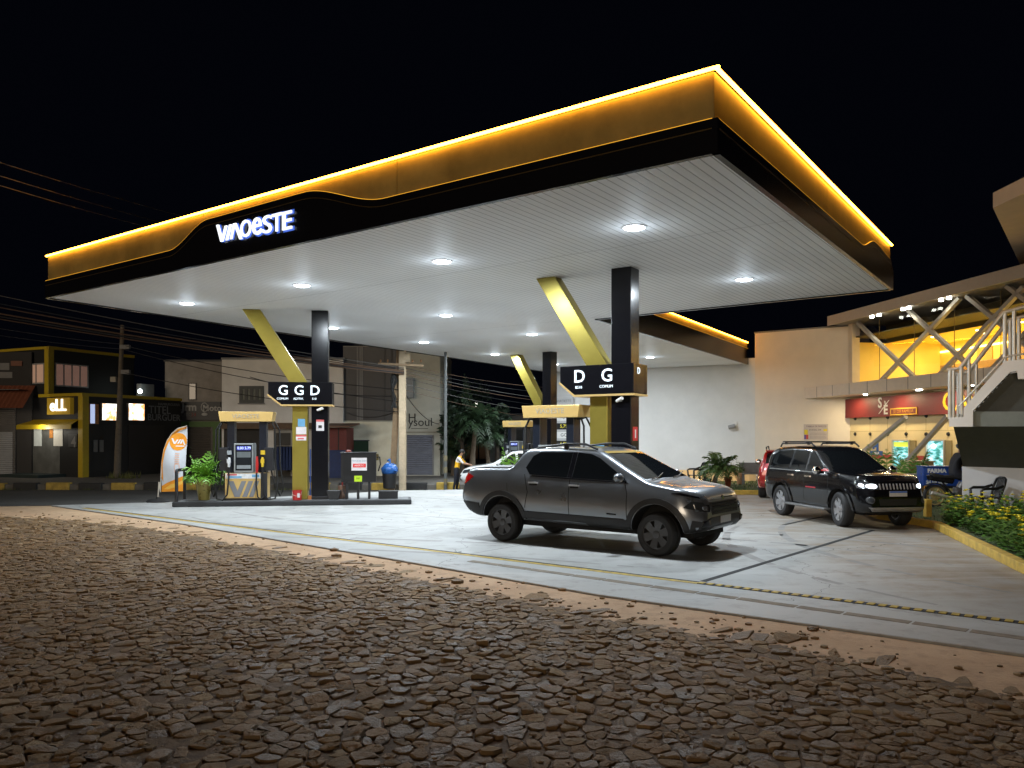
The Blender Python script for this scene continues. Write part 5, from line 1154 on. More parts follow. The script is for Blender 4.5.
MB().box(x4(238.5),x4(265),-.12,-.003,z4(404.2),z4(403.2)).obj('sill', MGREY, g4)
MB().box(x4(223),x4(327),-.5,-.003,z4(429),z4(423)).obj('shop_canopy', mat('brown_shop_canopy', (.12,.075,.045), .7, var=.2), g4)
MB().box(x4(224),x4(262),-.02,-.003,0,z4(429)).obj('shop_opening', mat('dim_shop_interior', (.04,.037,.033), .8, var=.3, scale=2), g4)
fr_ = MB(); fr_.box(x4(274),x4(293),-.06,-.003,z4(433),z4(430)); fr_.box(x4(274),x4(276),-.06,-.003,0,z4(433)); fr_.box(x4(291),x4(293),-.06,-.003,0,z4(433)); fr_.obj('door_surround', mat('light_door_surround', (.35,.34,.31), .7, var=.1), g4)
MB().box(x4(276.2),x4(290.8),-.02,-.003,0,z4(433)).obj('doorway', mat('door_dark_grey', (.06,.058,.052), .7, var=.3, scale=2), g4)
rk = thing('clothes_rack', 'rail of dark blue clothes in the shop doorway behind the left pump', 'clothes rack', (X_(287,41.2),41.2,PZ))
rl = MB(); rl.tube([(-.6,0,0),(-.6,0,1.6),(.6,0,1.6),(.6,0,0)], .02); rl.obj('rail', STEEL, rk)
for i in range(7): MB().prism_xz([(-.5+i*.16,.35),(-.36+i*.16,.35),(-.38+i*.16,1.5),(-.43+i*.16,1.57),(-.48+i*.16,1.5)], -.2, .2).obj('garment', mat('navy_cloth', (.02,.035,.1), .9, var=.3), rk)
bo_ = thing('street_kiosk', 'red and blue kiosk with brown roof standing behind the black column', 'kiosk', (X_(326,40.),40.,PZ))
def kx(px): return X_(px,40.)-X_(326,40.)
def kz(py): return Z_(py,40.)-PZ
MB().box(kx(326),kx(346.5),0,1.8,kz(450),kz(427.5)).obj('upper_wall', mat('faded_red_panel', (.14,.03,.026), .7, var=.15), bo_)
MB().box(kx(326),kx(346),.02,1.78,0,kz(450.1)).obj('lower_wall', mat('faded_blue_panel', (.018,.032,.10), .7, var=.2), bo_)
MB().prism_yz([(-.7,kz(427.3)),(1.9,kz(424)),(1.9,kz(422.5)),(-.7,kz(426))], kx(322), kx(352.5)).obj('roof', mat('brown_roof_sheet', (.16,.085,.055), .7, var=.15), bo_)
MB().box(kx(338),kx(339),-.02,-.002,kz(450),kz(428)).obj('panel_joint', INK, bo_)
UP = mat('dark_upper_panel', (.05,.052,.058), .5, var=.12); CRW = mat('cream_street_wall', (.74,.72,.58), .85, var=.12, scale=1.4, bump=.1); GRN6 = mat('grey_green_render', (.44,.445,.39), .85, var=.12, scale=1.2)
g6, x6, z6 = facade('shuttered_building', 'two storey building with blue grey roller shutter behind the concrete pole', 'building', 343.3, 440, 346, 42.3, GRN6)
MB().box(0,x6(402),-.05,-.003,z6(420.5),z6(346.5)).obj('upper_cladding', UP, g6)
for px in (357,359.5,361.5,384,391): MB().box(x6(px),x6(px)+.09,-.07,-.05,z6(420),z6(347)).obj('cladding_rib', MGREY if px < 362 else DGREY, g6)
MB().box(0,x6(396),-.14,-.003,0,z6(422)).obj('cream_wall', CRW, g6)
MB().box(x6(345),x6(369),-.17,-.14,0,z6(441)).obj('green_gate', mat('dark_green_gate', (.015,.05,.02), .6, var=.2), g6)
MB().box(x6(344),x6(370),-.2,-.14,z6(441),z6(440)).obj('gate_lintel', DGREY, g6)
MB().box(x6(376.5),x6(379),-.2,-.14,z6(460),z6(454)).obj('meter_dial', mat('ochre_dial', (.2,.15,.04), .6, var=.2), g6)
MB().box(x6(401),x6(438),-.05,-.003,z6(433),z6(431.5)).obj('shop_lintel', mat('lintel_cream', (.28,.27,.22), .8, var=.1), g6)
MB().box(x6(407),x6(432.5),-.03,-.003,.05,z6(435)).obj('roller_shutter', SHB, g6)
MB().box(x6(432.5),x6(434),-.06,-.003,.05,z6(435)).obj('shutter_rail', MGREY, g6)
sgx = MB(); sgx.text('H', .62, tm(x6(412.2),-.03,z6(418)), .01, .0); sgx.text('ysoul', .62, tm(x6(420.5),-.03,z6(422.4)), .01, .0); sgx.box(x6(411),x6(428),-.02,-.003,z6(428.8),z6(428.3))
sgx.obj('painted_lettering', INK, g6)
MB().box(x6(406.5),x6(414),-.35,-.003,z6(398),z6(378)).obj('electric_box', mat('pale_electric_box', (.22,.24,.25), .5, var=.1), g6)
# -- house behind the trees
g7, x7, z7 = facade('far_house', 'dim pale house behind the dark palms, left of the back wall', 'house', 490, 552, 415.5, 52., mat('dim_pale_render', (.22,.215,.2), .85, var=.15, scale=.8), 6, -.4)
MB().box(x7(487),x7(553),-.2,6.,z7(415.5),z7(413.5)).obj('roof', DGREY, g7); MB().box(x7(517),x7(525),-.03,-.003,0,z7(430)).obj('door', mat('dim_door', (.10,.10,.095), .7, var=.1), g7)
MB().box(x7(497),x7(507),-.03,-.003,z7(452),z7(436)).obj('window', DARKG, g7)

# -- dark trees and palms between
def leafy(loc, label, rad, seed, n, m, trunk_h, group='dark trees by the side street'):
    t = thing('tree', label, 'tree', loc, 0, group); rr = random.Random(seed)
    tk = MB(); tk.tube([(0,0,0),(.08,.02,trunk_h*.5),(.05,.1,trunk_h)], [.16,.12,.08], 8)
    cs = []
    for i in range(11):
        a = rr.uniform(0,6.28); u = rr.uniform(.1,1)**.5; c = Vector((rad[0]*u*.72*math.cos(a), rad[0]*u*.72*math.sin(a), trunk_h+rad[1]*rr.uniform(-.5,.75))); cs.append(c); tk.tube([(.05,.1,trunk_h*.8), c*.6+Vector((0,0,trunk_h*.35)), c], [.06,.04,.015], 6)
    tk.obj('trunk', mat('dark_bark', (.05,.04,.03), .9, var=.3), t)
    cr = MB()
    for i in range(n):
        c = rr.choice(cs); d = Vector((rr.gauss(0,1),rr.gauss(0,1),rr.gauss(0,.8))).normalized()*rr.random()**.5*rad[0]*.42
        p = c+d; s = rr.uniform(.08,.2); a = Vector((rr.gauss(0,1),rr.gauss(0,1),rr.gauss(0,.5))).normalized()*s; b_ = a.cross(Vector((rr.gauss(0,1),rr.gauss(0,1),rr.gauss(0,1)))).normalized()*s*.45
        cr.add([p-a, p+b_, p+a, p-b_], [(0,1,2,3)])
    cr.obj('crown', m, t); return t
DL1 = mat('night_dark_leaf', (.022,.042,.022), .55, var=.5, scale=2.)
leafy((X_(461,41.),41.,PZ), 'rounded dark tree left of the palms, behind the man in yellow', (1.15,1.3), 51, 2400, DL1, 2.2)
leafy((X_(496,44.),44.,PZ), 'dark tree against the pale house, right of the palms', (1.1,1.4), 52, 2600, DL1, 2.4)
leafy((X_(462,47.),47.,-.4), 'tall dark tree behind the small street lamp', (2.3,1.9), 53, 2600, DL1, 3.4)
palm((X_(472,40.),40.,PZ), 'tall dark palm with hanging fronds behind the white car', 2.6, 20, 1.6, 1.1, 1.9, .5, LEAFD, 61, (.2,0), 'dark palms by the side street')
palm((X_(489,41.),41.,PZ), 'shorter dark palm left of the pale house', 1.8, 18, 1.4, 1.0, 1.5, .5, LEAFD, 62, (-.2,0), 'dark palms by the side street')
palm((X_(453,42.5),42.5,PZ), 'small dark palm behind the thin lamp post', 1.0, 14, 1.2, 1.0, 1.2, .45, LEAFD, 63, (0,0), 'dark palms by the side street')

# -- poles, lamps and cables
PYY = 33.7; pz0 = -.32
up = thing('utility_pole', 'twin pale concrete utility pole beside the blue bin', 'utility pole', (X_(402.5,PYY),PYY,pz0))
MB().prism([(-.15,-.11),(.15,-.11),(.15,.11),(-.15,.11)], 0, 8.4).obj('post', CONCPOLE, up, bevel=.03)
pp = MB(); pp.beam((-.5,.3,0),(-.02,.2,8.2),.24,.2); pp.obj('brace_post', mat('brown_pole', (.22,.15,.085), .85, var=.2, bump=.2), up)
cr = MB(); cr.beam((-1.0,-.16,Z_(364,PYY)-pz0),(.9,-.16,Z_(366,PYY)-pz0),.09,.09); cr.obj('crossarm', WOOD, up)
bk = MB(); bk.box(.02,.32,-.13,.13,Z_(362,PYY)-pz0,Z_(354,PYY)-pz0); bk.obj('bracket', CONCPOLE, up)
for sx in (-.9,-.6,.45,.8): MB().lathe([(.02,0),(.05,.03),(.03,.07),(.05,.1),(.02,.13)], (sx,-.16,Z_(364,PYY)-pz0+.05)).obj('insulator', mat('insulator_brown', (.25,.14,.07), .3, var=0), up)
cs_ = MB(); rr = random.Random(8)
for i in range(4): cs_.tube([(-.34+rr.uniform(-.05,.05),-.1,Z_(372,PYY)-pz0)]+[(-.34+rr.uniform(-.12,.12),-.15,Z_(372+k*9,PYY)-pz0) for k in range(1,5)], .05, 6)
cs_.obj('cable_coil', RUBBER, up, smooth=60)
bi = thing('waste_bin', 'black bin with blue bag hung on the twin concrete pole', 'bin', (X_(389.5,33.2),33.2,-.2))
MB().lathe([(.22,0),(.26,.02),(.30,.62),(.27,.62)]).obj('drum', PLAST, bi, smooth=40)
bg = MB(); bg.ball((0,0,.78), .34, 12, (1,1,.8)); rr_b = random.Random(3); bg.v = [(v[0]*rr_b.uniform(.8,1.12),v[1]*rr_b.uniform(.8,1.12),v[2]+rr_b.uniform(-.04,.05)) for v in bg.v]; bg.tube([(0,0,1.02),(.03,0,1.12),(-.04,.02,1.2)],[.06,.03,.09],8); o = bg.obj('bag', mat('blue_bag_plastic', (.03,.13,.42), .3, var=.3, scale=9, bump=.8, bscale=9), bi, smooth=60)
sp_ = thing('thin_lamp_post', 'thin grey lamp post with banded foot left of the dark palms', 'lamp post', (X_(445.5,34.2),34.2,-.34))
MB().cyl((0,0,0),(0,0,9.),.075,.05,12).obj('post', mat('pole_grey_paint', (.11,.12,.12), .5, var=.1), sp_)
bd = MB(); [bd.cyl((0,0,.25+i*.5),(0,0,.5+i*.5),.08,.08,12) for i in range(3)]; bd.obj('painted_band', mat('faded_band', (.20,.17,.1), .7, var=.2), sp_)
P1Y = 40.; q1_ = thing('timber_utility_pole', 'slim weathered utility pole in front of the black corner shop', 'utility pole', (X_(120,P1Y),P1Y,PZ))
MB().cyl((-.15,0,0),(.12,0,Z_(337,P1Y)-PZ+.6),.17,.09,12).obj('post', mat('dull_pole_wood', (.13,.11,.085), .85, var=.25, bump=.3), q1_)
for py in (347,372): MB().box(.02,.5,-.1,.08,Z_(py+2,P1Y)-PZ,Z_(py-2,P1Y)-PZ).obj('pole_fitting', MGREY, q1_)
MB().box(-.42,-.15,-.15,.05,Z_(382,P1Y)-PZ,Z_(377,P1Y)-PZ).obj('meter_box', mat('meter_cream', (.3,.28,.22), .6, var=.1), q1_)
wd_ = MB(); rr = random.Random(4)
for i in range(90):
    a = rr.uniform(0,6.28); r_ = rr.uniform(.1,.6); h_ = rr.uniform(.1,.4); x, y = r_*math.cos(a)*1.4, r_*math.sin(a)
    wd_.add([(x,y,0),(x+.05,y,0),(x+rr.uniform(-.1,.1),y+rr.uniform(-.1,.1),h_)],[(0,1,2)])
w_ = wd_.obj('weed_tuft', MATS['dry_weeds']); w_.location = (X_(122,P1Y-.3),P1Y-.3,PZ); tag(w_, 'tuft of weeds at the foot of the slim utility pole', 'weeds')
lp = thing('street_lamp', 'small distant street lamp shining above the dark trees', 'street lamp', (X_(478.5,62.),62.,-.4))
MB().cyl((0,0,0),(0,0,Z_(403,62.)+.4),.07,.05,10).obj('post', DGREY, lp); MB().tube([(0,0,Z_(404,62.)+.4),(-.15,0,Z_(403,62.)+.55),(-.5,-.1,Z_(404.5,62.)+.4)], .04).obj('arm', DGREY, lp)
MB().ball((-.25,-.1,Z_(405,62.)+.4), .24, 8, (1,1,.6)).obj('lit_head', mat('street_lamp_lens', (1,1,1), .5, var=0, emit=(1,.97,.85), es=9.), lp)
MB().box(.15,.75,-.1,.1,Z_(413.5,62.)+.4,Z_(410.5,62.)+.4).obj('sensor_box', MGREY, lp)
CABM = mat('cable_sheath_dark', (.015,.015,.016), .6, var=0); CABW = mat('cable_sheath_brown', (.10,.055,.03), .6, var=0); CABG = mat('cable_sheath_grey', (.10,.095,.09), .6, var=0)
def cable(a, b_, sag, r, m, lab, grp):
    a, b_ = Vector(a), Vector(b_); n = 24
    pts_ = [a.lerp(b_, i/n)-Vector((0,0,sag*4*(i/n)*(1-i/n))) for i in range(n+1)]
    o = MB().tube(pts_, r, 6).obj('overhead_cable', m, None, smooth=80); tag(o, lab, 'cable', grp)
def P3(px, py, Y): return (X_(px,Y),Y,Z_(py,Y))
for (p, q, m_, r_) in (((-60,283,26),(404,368,PYY-.2),CABG,.016),((-60,292,26),(404,369.5,PYY-.2),CABM,.018),((-60,296,26),(404,371,PYY-.2),CABW,.022),((-60,303,26.4),(404,372,PYY-.2),CABW,.028),((-60,306,26.4),(404,373,PYY-.2),CABM,.03),((-60,309,26.6),(404,374,PYY-.2),CABW,.022)):
    cable(P3(*p), P3(*q), .16, r_, m_, 'overhead cable of the bundle sagging from the left edge to the twin pole', 'cable bundle to the twin pole')
for (p, q) in (((-60,318,33),(120,344,P1Y)),((-60,326,33),(121,349,P1Y))): cable(P3(*p), P3(*q), .1, .016, CABG, 'thin cable running from the left edge to the slim utility pole', 'cables to the slim pole')
for (p, q) in (((122,345,P1Y),(402,390,PYY)),((122,349,P1Y),(402,402,PYY)),((122,372,P1Y),(400,412,PYY))): cable(P3(*p), P3(*q), .25, .017, CABM, 'dark cable slung between the slim pole and the twin pole', 'cables between the two poles')
for (p, q) in (((-60,143,17),(260,235,30)),((-60,157,17),(260,246,30)),((-60,167,17),(240,248,30))): cable(P3(*p), P3(*q), .12, .012, mat('pale_wire', (.15,.145,.14), .6, var=0), 'thin high wire crossing the black sky above the canopy tip', 'high wires in the sky')
for i,(py0,py1) in enumerate(((365,388),(368,394),(371,401),(374,404),(378,409),(384,415),(390,423))): cable(P3(405,py0,PYY-.1), P3(600,py1,50+i), .35, .011+.002*(i%2), [CABW,CABM,CABG][i%3], 'overhead cable fanning out from the twin pole behind the dark palms', 'cables right of the twin pole')
for (p,q) in (((250,377,41.8),(402,396,PYY)),((345,412,41.9),(400,410,PYY)),((404,392,PYY),(439,424,42))): cable(P3(*p), P3(*q), .3, .018, CABM, 'slack service cable hanging across the pale street facades', 'service cables')
# ================= vehicles =================
def itp(pts):
    xs = [p[0] for p in pts]; ys = [p[1] for p in pts]
    return lambda x: float(np.interp(x, xs, ys))
def smooth_itp(pts, r=.07):
    f = itp(pts); return lambda x: sum(f(x+d*r)*w for d,w in ((-1,.15),(-.5,.2),(0,.3),(.5,.2),(1,.15)))
def car_shell(sp):
    zt_, zb_, be = smooth_itp(sp['top'], sp.get('sm',.06)), itp(sp['bot']), itp(sp['belt'])
    x0, x1 = sp['top'][0][0], sp['top'][-1][0]; W, wR, zr_ = sp['W'], sp['wR'], max(p[1] for p in sp['top']); plan = sp['plan']
    k = (W-wR)/(zr_-sp['kbelt'])
    xs = sorted(set([x0+(x1-x0)*i/84 for i in range(85)]+[x0+d for d in (.01,.025,.05,.08)]+[x1-d for d in (.01,.025,.05,.08)]))
    rings = []
    for x in xs:
        zt, zb = zt_(x), zb_(x)
        if x == x0: zt = sp['top'][0][1]
        if x == x1: zt = sp['top'][-1][1]
        zt = max(zt, zb+.12); wb = W*plan(x); b = min(be(x), zt-.05); cab = max(0,min(1,(zt-b-.06)/.25))
        def w(z):
            if z <= b:
                t = max(0,(z-zb)/max(.01,b-zb)); return wb*(.88+.12*math.sin(math.pi*(.16+.70*t)))*(1-.02*(1-t))
            return wb*(.88+.12*math.sin(math.pi*.86)) - k*(z-b) - .012*cab
        rc = .05+.05*cab; z_r = max(b, zt-rc); P = [(0,zb),(w(zb)*.75,zb),(w(zb)-.035,zb+.006),(w(zb+.05),zb+.05)]
        for i in range(1,7): z = zb+.05+(b-zb-.05)*i/6; P.append((w(z), z))
        for i in range(1,6): z = b+.012+(max(z_r,b+.02)-b-.012)*i/5; P.append((w(z), z))
        wr = P[-1][0]; zr0 = P[-1][1]; cr = .07+.05*cab; crown = .035+.02*cab
        for i in (1,2,3):
            t = i/3; yy = (1-t)**2*wr+2*t*(1-t)*(wr-.012)+t*t*(wr-cr); zz = (1-t)**2*zr0+2*t*(1-t)*(zt-crown*.8)+t*t*(zt-crown*((wr-cr)/wr)**2*.6); P.append((yy,zz))
        ye = P[-1][0]; ze = P[-1][1]
        for i in (1,2,3,4): t = i/4; yy = ye*(1-t); P.append((yy, zt-(zt-ze)*(yy/ye)**2))
        rings.append((x,P))
    n = len(rings[0][1]); vs = []; fs = []
    for x,P in rings:
        row = [(x,p[0],p[1]) for p in P]+[(x,-p[0],p[1]) for p in P[-2:0:-1]]
        vs += row
    m = 2*n-2
    for i in range(len(rings)-1):
        for j in range(m): fs.append((i*m+j, i*m+(j+1)%m, (i+1)*m+(j+1)%m, (i+1)*m+j))
    fs.append(tuple(range(m))[::-1]); fs.append(tuple((len(rings)-1)*m+j for j in range(m)))
    return vs, fs
def shell_obj(name, sp, paint, inner, parent):
    vs, fs = car_shell(sp)
    vs_b, fs_b = vs, [f[::-1] for f in fs]
    bm = bmesh.new(); [bm.verts.new(v) for v in vs]; bm.verts.ensure_lookup_table()
    for f in fs: bm.faces.new([bm.verts[i] for i in f])
    bmesh.ops.recalc_face_normals(bm, faces=bm.faces); me = bpy.data.meshes.new(name); bm.to_mesh(me); bm.free()
    bvh = BVHTree.FromPolygons([v.co for v in me.vertices], [tuple(p.vertices) for p in me.polygons])
    me.materials.append(paint); me.materials.append(inner)
    o = bpy.data.objects.new(name, me); COL.objects.link(o)
    cut = MB()
    for ax_ in sp['axles']:
        for sg in (-1,1):
            cut.tube([(ax_,sg*(sp['W']-.36),sp['R']),(ax_,sg*(sp['W']+.3),sp['R'])], sp['arch'], 32)
    co = cut.obj('cutter', [paint, inner]); co.data.polygons.foreach_set('material_index', [1]*len(co.data.polygons))
    bm = bmesh.new(); bm.from_mesh(co.data); bmesh.ops.recalc_face_normals(bm, faces=bm.faces); bm.to_mesh(co.data); bm.free()
    md = o.modifiers.new('b','BOOLEAN'); md.operation = 'DIFFERENCE'; md.object = co; md.solver = 'EXACT'; md.material_mode = 'TRANSFER'
    dg = bpy.context.evaluated_depsgraph_get(); me2 = bpy.data.meshes.new_from_object(o.evaluated_get(dg))
    o.modifiers.clear(); o.data = me2; bpy.data.objects.remove(co); o.parent = parent
    me2.polygons.foreach_set('use_smooth', [True]*len(me2.polygons)); me2.update(); me2.set_sharp_from_angle(angle=R(32))
    return o, bvh
def decal(name, poly, axis, bvh, m, parent, off=.004, res=.06, skirt=.012):
    # a fitted panel: the outline is laid on the shell along the axis and given an edge
    sg = -1 if axis[1] == '-' else 1; P = [Vector(p) for p in poly]
    if sum(P[i].x*P[(i+1)%len(P)].y-P[(i+1)%len(P)].x*P[i].y for i in range(len(P))) < 0: P = P[::-1]
    Q = []
    for i in range(len(P)):
        a, b = P[i], P[(i+1)%len(P)]; n = max(1,int(math.ceil((b-a).length/res))); Q += [a.lerp(b, j/n) for j in range(n)]
    pts_ = list(Q); n = len(Q); pl = [(p.x,p.y) for p in Q]
    gx = min(p.x for p in Q)+res/2
    while gx < max(p.x for p in Q):
        gy = min(p.y for p in Q)+res/2
        while gy < max(p.y for p in Q):
            if inside((gx,gy), pl): pts_.append(Vector((gx,gy)))
            gy += res
        gx += res
    r = geometry.delaunay_2d_cdt(pts_, [], [list(range(n))], 1, 1e-5)
    ai = 'xyz'.index(axis[0]); d = Vector((0,0,0)); d[ai] = -sg
    def mapp(p):
        o = Vector((0,0,0)); o[ai] = sg*6
        a, b = [(1,2),(0,2),(0,1)][ai]; o[a], o[b] = p.x, p.y
        h = bvh.ray_cast(o, d)
        if h[0] is None:
            o2 = o.copy(); o2[ai] = 0; h = bvh.find_nearest(o2)
        return h[0], h[1]
    L3 = [mapp(p) for p in r[0]]
    vs = [h[0]-d*off for h in L3]; fs = [tuple(f) for f in r[2]]
    cnt = {}
    for f in fs:
        for i in range(len(f)): e = (f[i],f[(i+1)%len(f)]); cnt[e] = 1
    bd = [e for e in cnt if (e[1],e[0]) not in cnt]; mp_ = {}
    for a,b in bd:
        for i in (a,b):
            if i not in mp_: mp_[i] = len(vs); vs.append(vs[i]+d*(off+skirt))
    for a,b in bd: fs.append((b,a,mp_[a],mp_[b]))
    mb = MB(); mb.add(vs, fs); o = mb.obj(name, m, parent, smooth=50)
    bm = bmesh.new(); bm.from_mesh(o.data); bmesh.ops.recalc_face_normals(bm, faces=bm.faces); bm.to_mesh(o.data); bm.free(); return o
TYRE = mat('tyre_rubber', (.014,.014,.015), .7, var=.15, scale=30, bump=.2, bscale=40)
RIMD = mat('dark_alloy_rim', (.10,.10,.105), .35, metal=.5, var=0); RIMS = mat('silver_alloy_rim', (.5,.5,.52), .3, metal=.9, var=0)
def wheel(par, x, y, Rw, rim, spokes, w=.25, steer=0.):
    sg = 1 if y > 0 else -1
    t = MB(); h = w/2
    t.lathe([(Rw*.66,-h),(Rw*.70,-h-.008),(Rw*.90,-h-.004),(Rw*.965,-h+.02),(Rw,-h+.05),(Rw,-.012),(Rw*.982,-.010),(Rw*.982,.010),(Rw,.012),(Rw,h-.05),(Rw*.965,h-.02),(Rw*.90,h+.004),(Rw*.70,h+.008),(Rw*.66,h)], axis='y', n=40, loop=True)
    o = t.obj('wheel', TYRE, par, smooth=40); o.location = (x,y-sg*w/2,Rw); o.rotation_euler = (0,0,steer)
    r = MB(); fo_ = sg*(h-.02)
    r.lathe([(Rw*.665,-h*.9),(Rw*.665,h*.9),(Rw*.62,h*.9),(Rw*.60,h*.5),(Rw*.60,-h*.9)] if sg > 0 else [(Rw*.60,h*.9),(Rw*.60,-h*.5),(Rw*.62,-h*.9),(Rw*.665,-h*.9),(Rw*.665,h*.9)], axis='y', n=36, loop=True)
    for i in range(spokes):
        a = 2*math.pi*i/spokes+.3; c, s = math.cos(a), math.sin(a); ws0, ws1 = Rw*.13, Rw*.20
        f = lambda rr,ww,yy: (rr*c-ww*s, yy, rr*s+ww*c)
        y0, y1, yb = fo_, fo_-sg*.0, fo_-sg*.05
        v = [f(Rw*.10,-ws0,y0-sg*.02),f(Rw*.10,ws0,y0-sg*.02),f(Rw*.63,ws1,y1),f(Rw*.63,-ws1,y1)]; v += [(q[0],q[1]-sg*.05,q[2]) for q in v]
        r.add(v, [(0,1,2,3),(7,6,5,4),(0,4,5,1),(1,5,6,2),(2,6,7,3),(3,7,4,0)])
    r.lathe([(Rw*.17,fo_-sg*.06),(Rw*.17,fo_-sg*.005),(Rw*.12,fo_)] if sg > 0 else [(Rw*.12,fo_),(Rw*.17,fo_-sg*.005),(Rw*.17,fo_-sg*.06)], axis='y', n=20)
    rm = r.obj('rim', rim, o, smooth=35)
    MB().lathe([(.0,fo_-sg*.10),(Rw*.6,fo_-sg*.10),(Rw*.6,fo_-sg*.115),(0,fo_-sg*.115)], axis='y', n=28).obj('brake_disc', mat('brake_grey', (.03,.03,.03), .5, metal=.5, var=0), o)
    return o
def carpaint(name, col, metal, rough=.28):
    m = mat(name, col, rough, metal=metal, var=0, coat=1.); N, L, b = nodes_of(m); b.inputs['Coat Roughness'].default_value = .05
    tc = N.new('ShaderNodeTexCoord'); n = N.new('ShaderNodeTexNoise'); n.inputs['Scale'].default_value = 2.5; n.inputs['Detail'].default_value = 8; L.new(tc.outputs['Object'], n.inputs['Vector'])
    mr = N.new('ShaderNodeMapRange'); mr.inputs['To Min'].default_value = rough*.8; mr.inputs['To Max'].default_value = rough*1.35; L.new(n.outputs['Fac'], mr.inputs['Value']); L.new(mr.outputs['Result'], b.inputs['Roughness']); return m
CARGLASS = mat('tinted_car_glass', (.006,.007,.008), .04, var=0, spec=.6, coat=.5)
CLAD = mat('black_body_cladding', (.014,.014,.015), .55, var=.1); INNER = mat('wheel_well_black', (.006,.006,.006), .9, var=0)
LENS = mat('headlamp_lens', (.05,.055,.06), .08, metal=.3, var=0, coat=1.); TAIL = mat('tail_lamp_red', (.42,.008,.008), .15, var=0, coat=1.); SEAM = mat('panel_gap', (.004,.004,.004), .8, var=0)
PLATE = mat('number_plate_grey', (.5,.5,.5), .5, var=.1, scale=25)
def flare(cx_, cz, r0, r1, a0=-25, a1=205): 
    n = 22; A = [R(a0+(a1-a0)*i/n) for i in range(n+1)]
    return [(cx_+r1*math.cos(a),cz+r1*math.sin(a)) for a in A]+[(cx_+r0*math.cos(a),cz+r0*math.sin(a)) for a in A[::-1]]
def linep(pts, w): 
    up_ = [(x-w/2,z) if abs(pts[-1][1]-pts[0][1]) > abs(pts[-1][0]-pts[0][0]) else (x,z-w/2) for x,z in pts]; dn = [(x+w/2,z) if abs(pts[-1][1]-pts[0][1]) > abs(pts[-1][0]-pts[0][0]) else (x,z+w/2) for x,z in pts]
    return up_+dn[::-1]
SIDES = ('y+','y-')

# ---- grey pickup
cf, crr = V2(G(661,556.3)), V2(G(504,540.6)); hd = (cf-crr).normalized(); rt = Vector((hd.y,-hd.x,0)); WB = 3.18
mid = (cf+crr)/2-rt*.83
pk = thing('pickup_truck', 'dark grey double cab pickup parked across the forecourt in front of the pumps', 'pickup truck', (mid.x,mid.y,0), math.atan2(hd.y,hd.x))
ax_ = WB/2
def plan_p(x): return 1-(.24*((x-1.85)/.52)**2.2 if x > 1.85 else 0)-(.07*((-2.2-x)/.4)**2 if x < -2.2 else 0)
SPP = dict(top=[(-2.58,1.0),(-2.56,1.20),(-2.48,1.335),(-2.3,1.365),(-1.46,1.385),(-1.39,1.42),(-1.22,1.69),(-1.13,1.75),(-.98,1.77),(-.3,1.785),(.2,1.775),(.42,1.73),(.62,1.635),(1.40,1.225),(1.55,1.195),(2.0,1.13),(2.2,1.085),(2.31,1.02),(2.36,.90),(2.375,.70)],
    bot=[(-2.58,.66),(-2.45,.52),(-2.2,.44),(2.0,.38),(2.25,.42),(2.37,.52)], belt=[(-2.58,1.1),(-2.4,1.27),(-1.5,1.30),(-1.1,1.26),(1.0,1.16),(1.5,1.09),(2.0,1.01),(2.25,.86),(2.37,.66)],
    sm=.03, W=.985, wR=.79, kbelt=1.22, plan=plan_p, axles=(ax_,-ax_), R=.39, arch=.465)
GRAPH = carpaint('graphite_metallic_paint', (.25,.268,.295), .75, .28)
pb_, bv = shell_obj('body', SPP, GRAPH, INNER, pk)
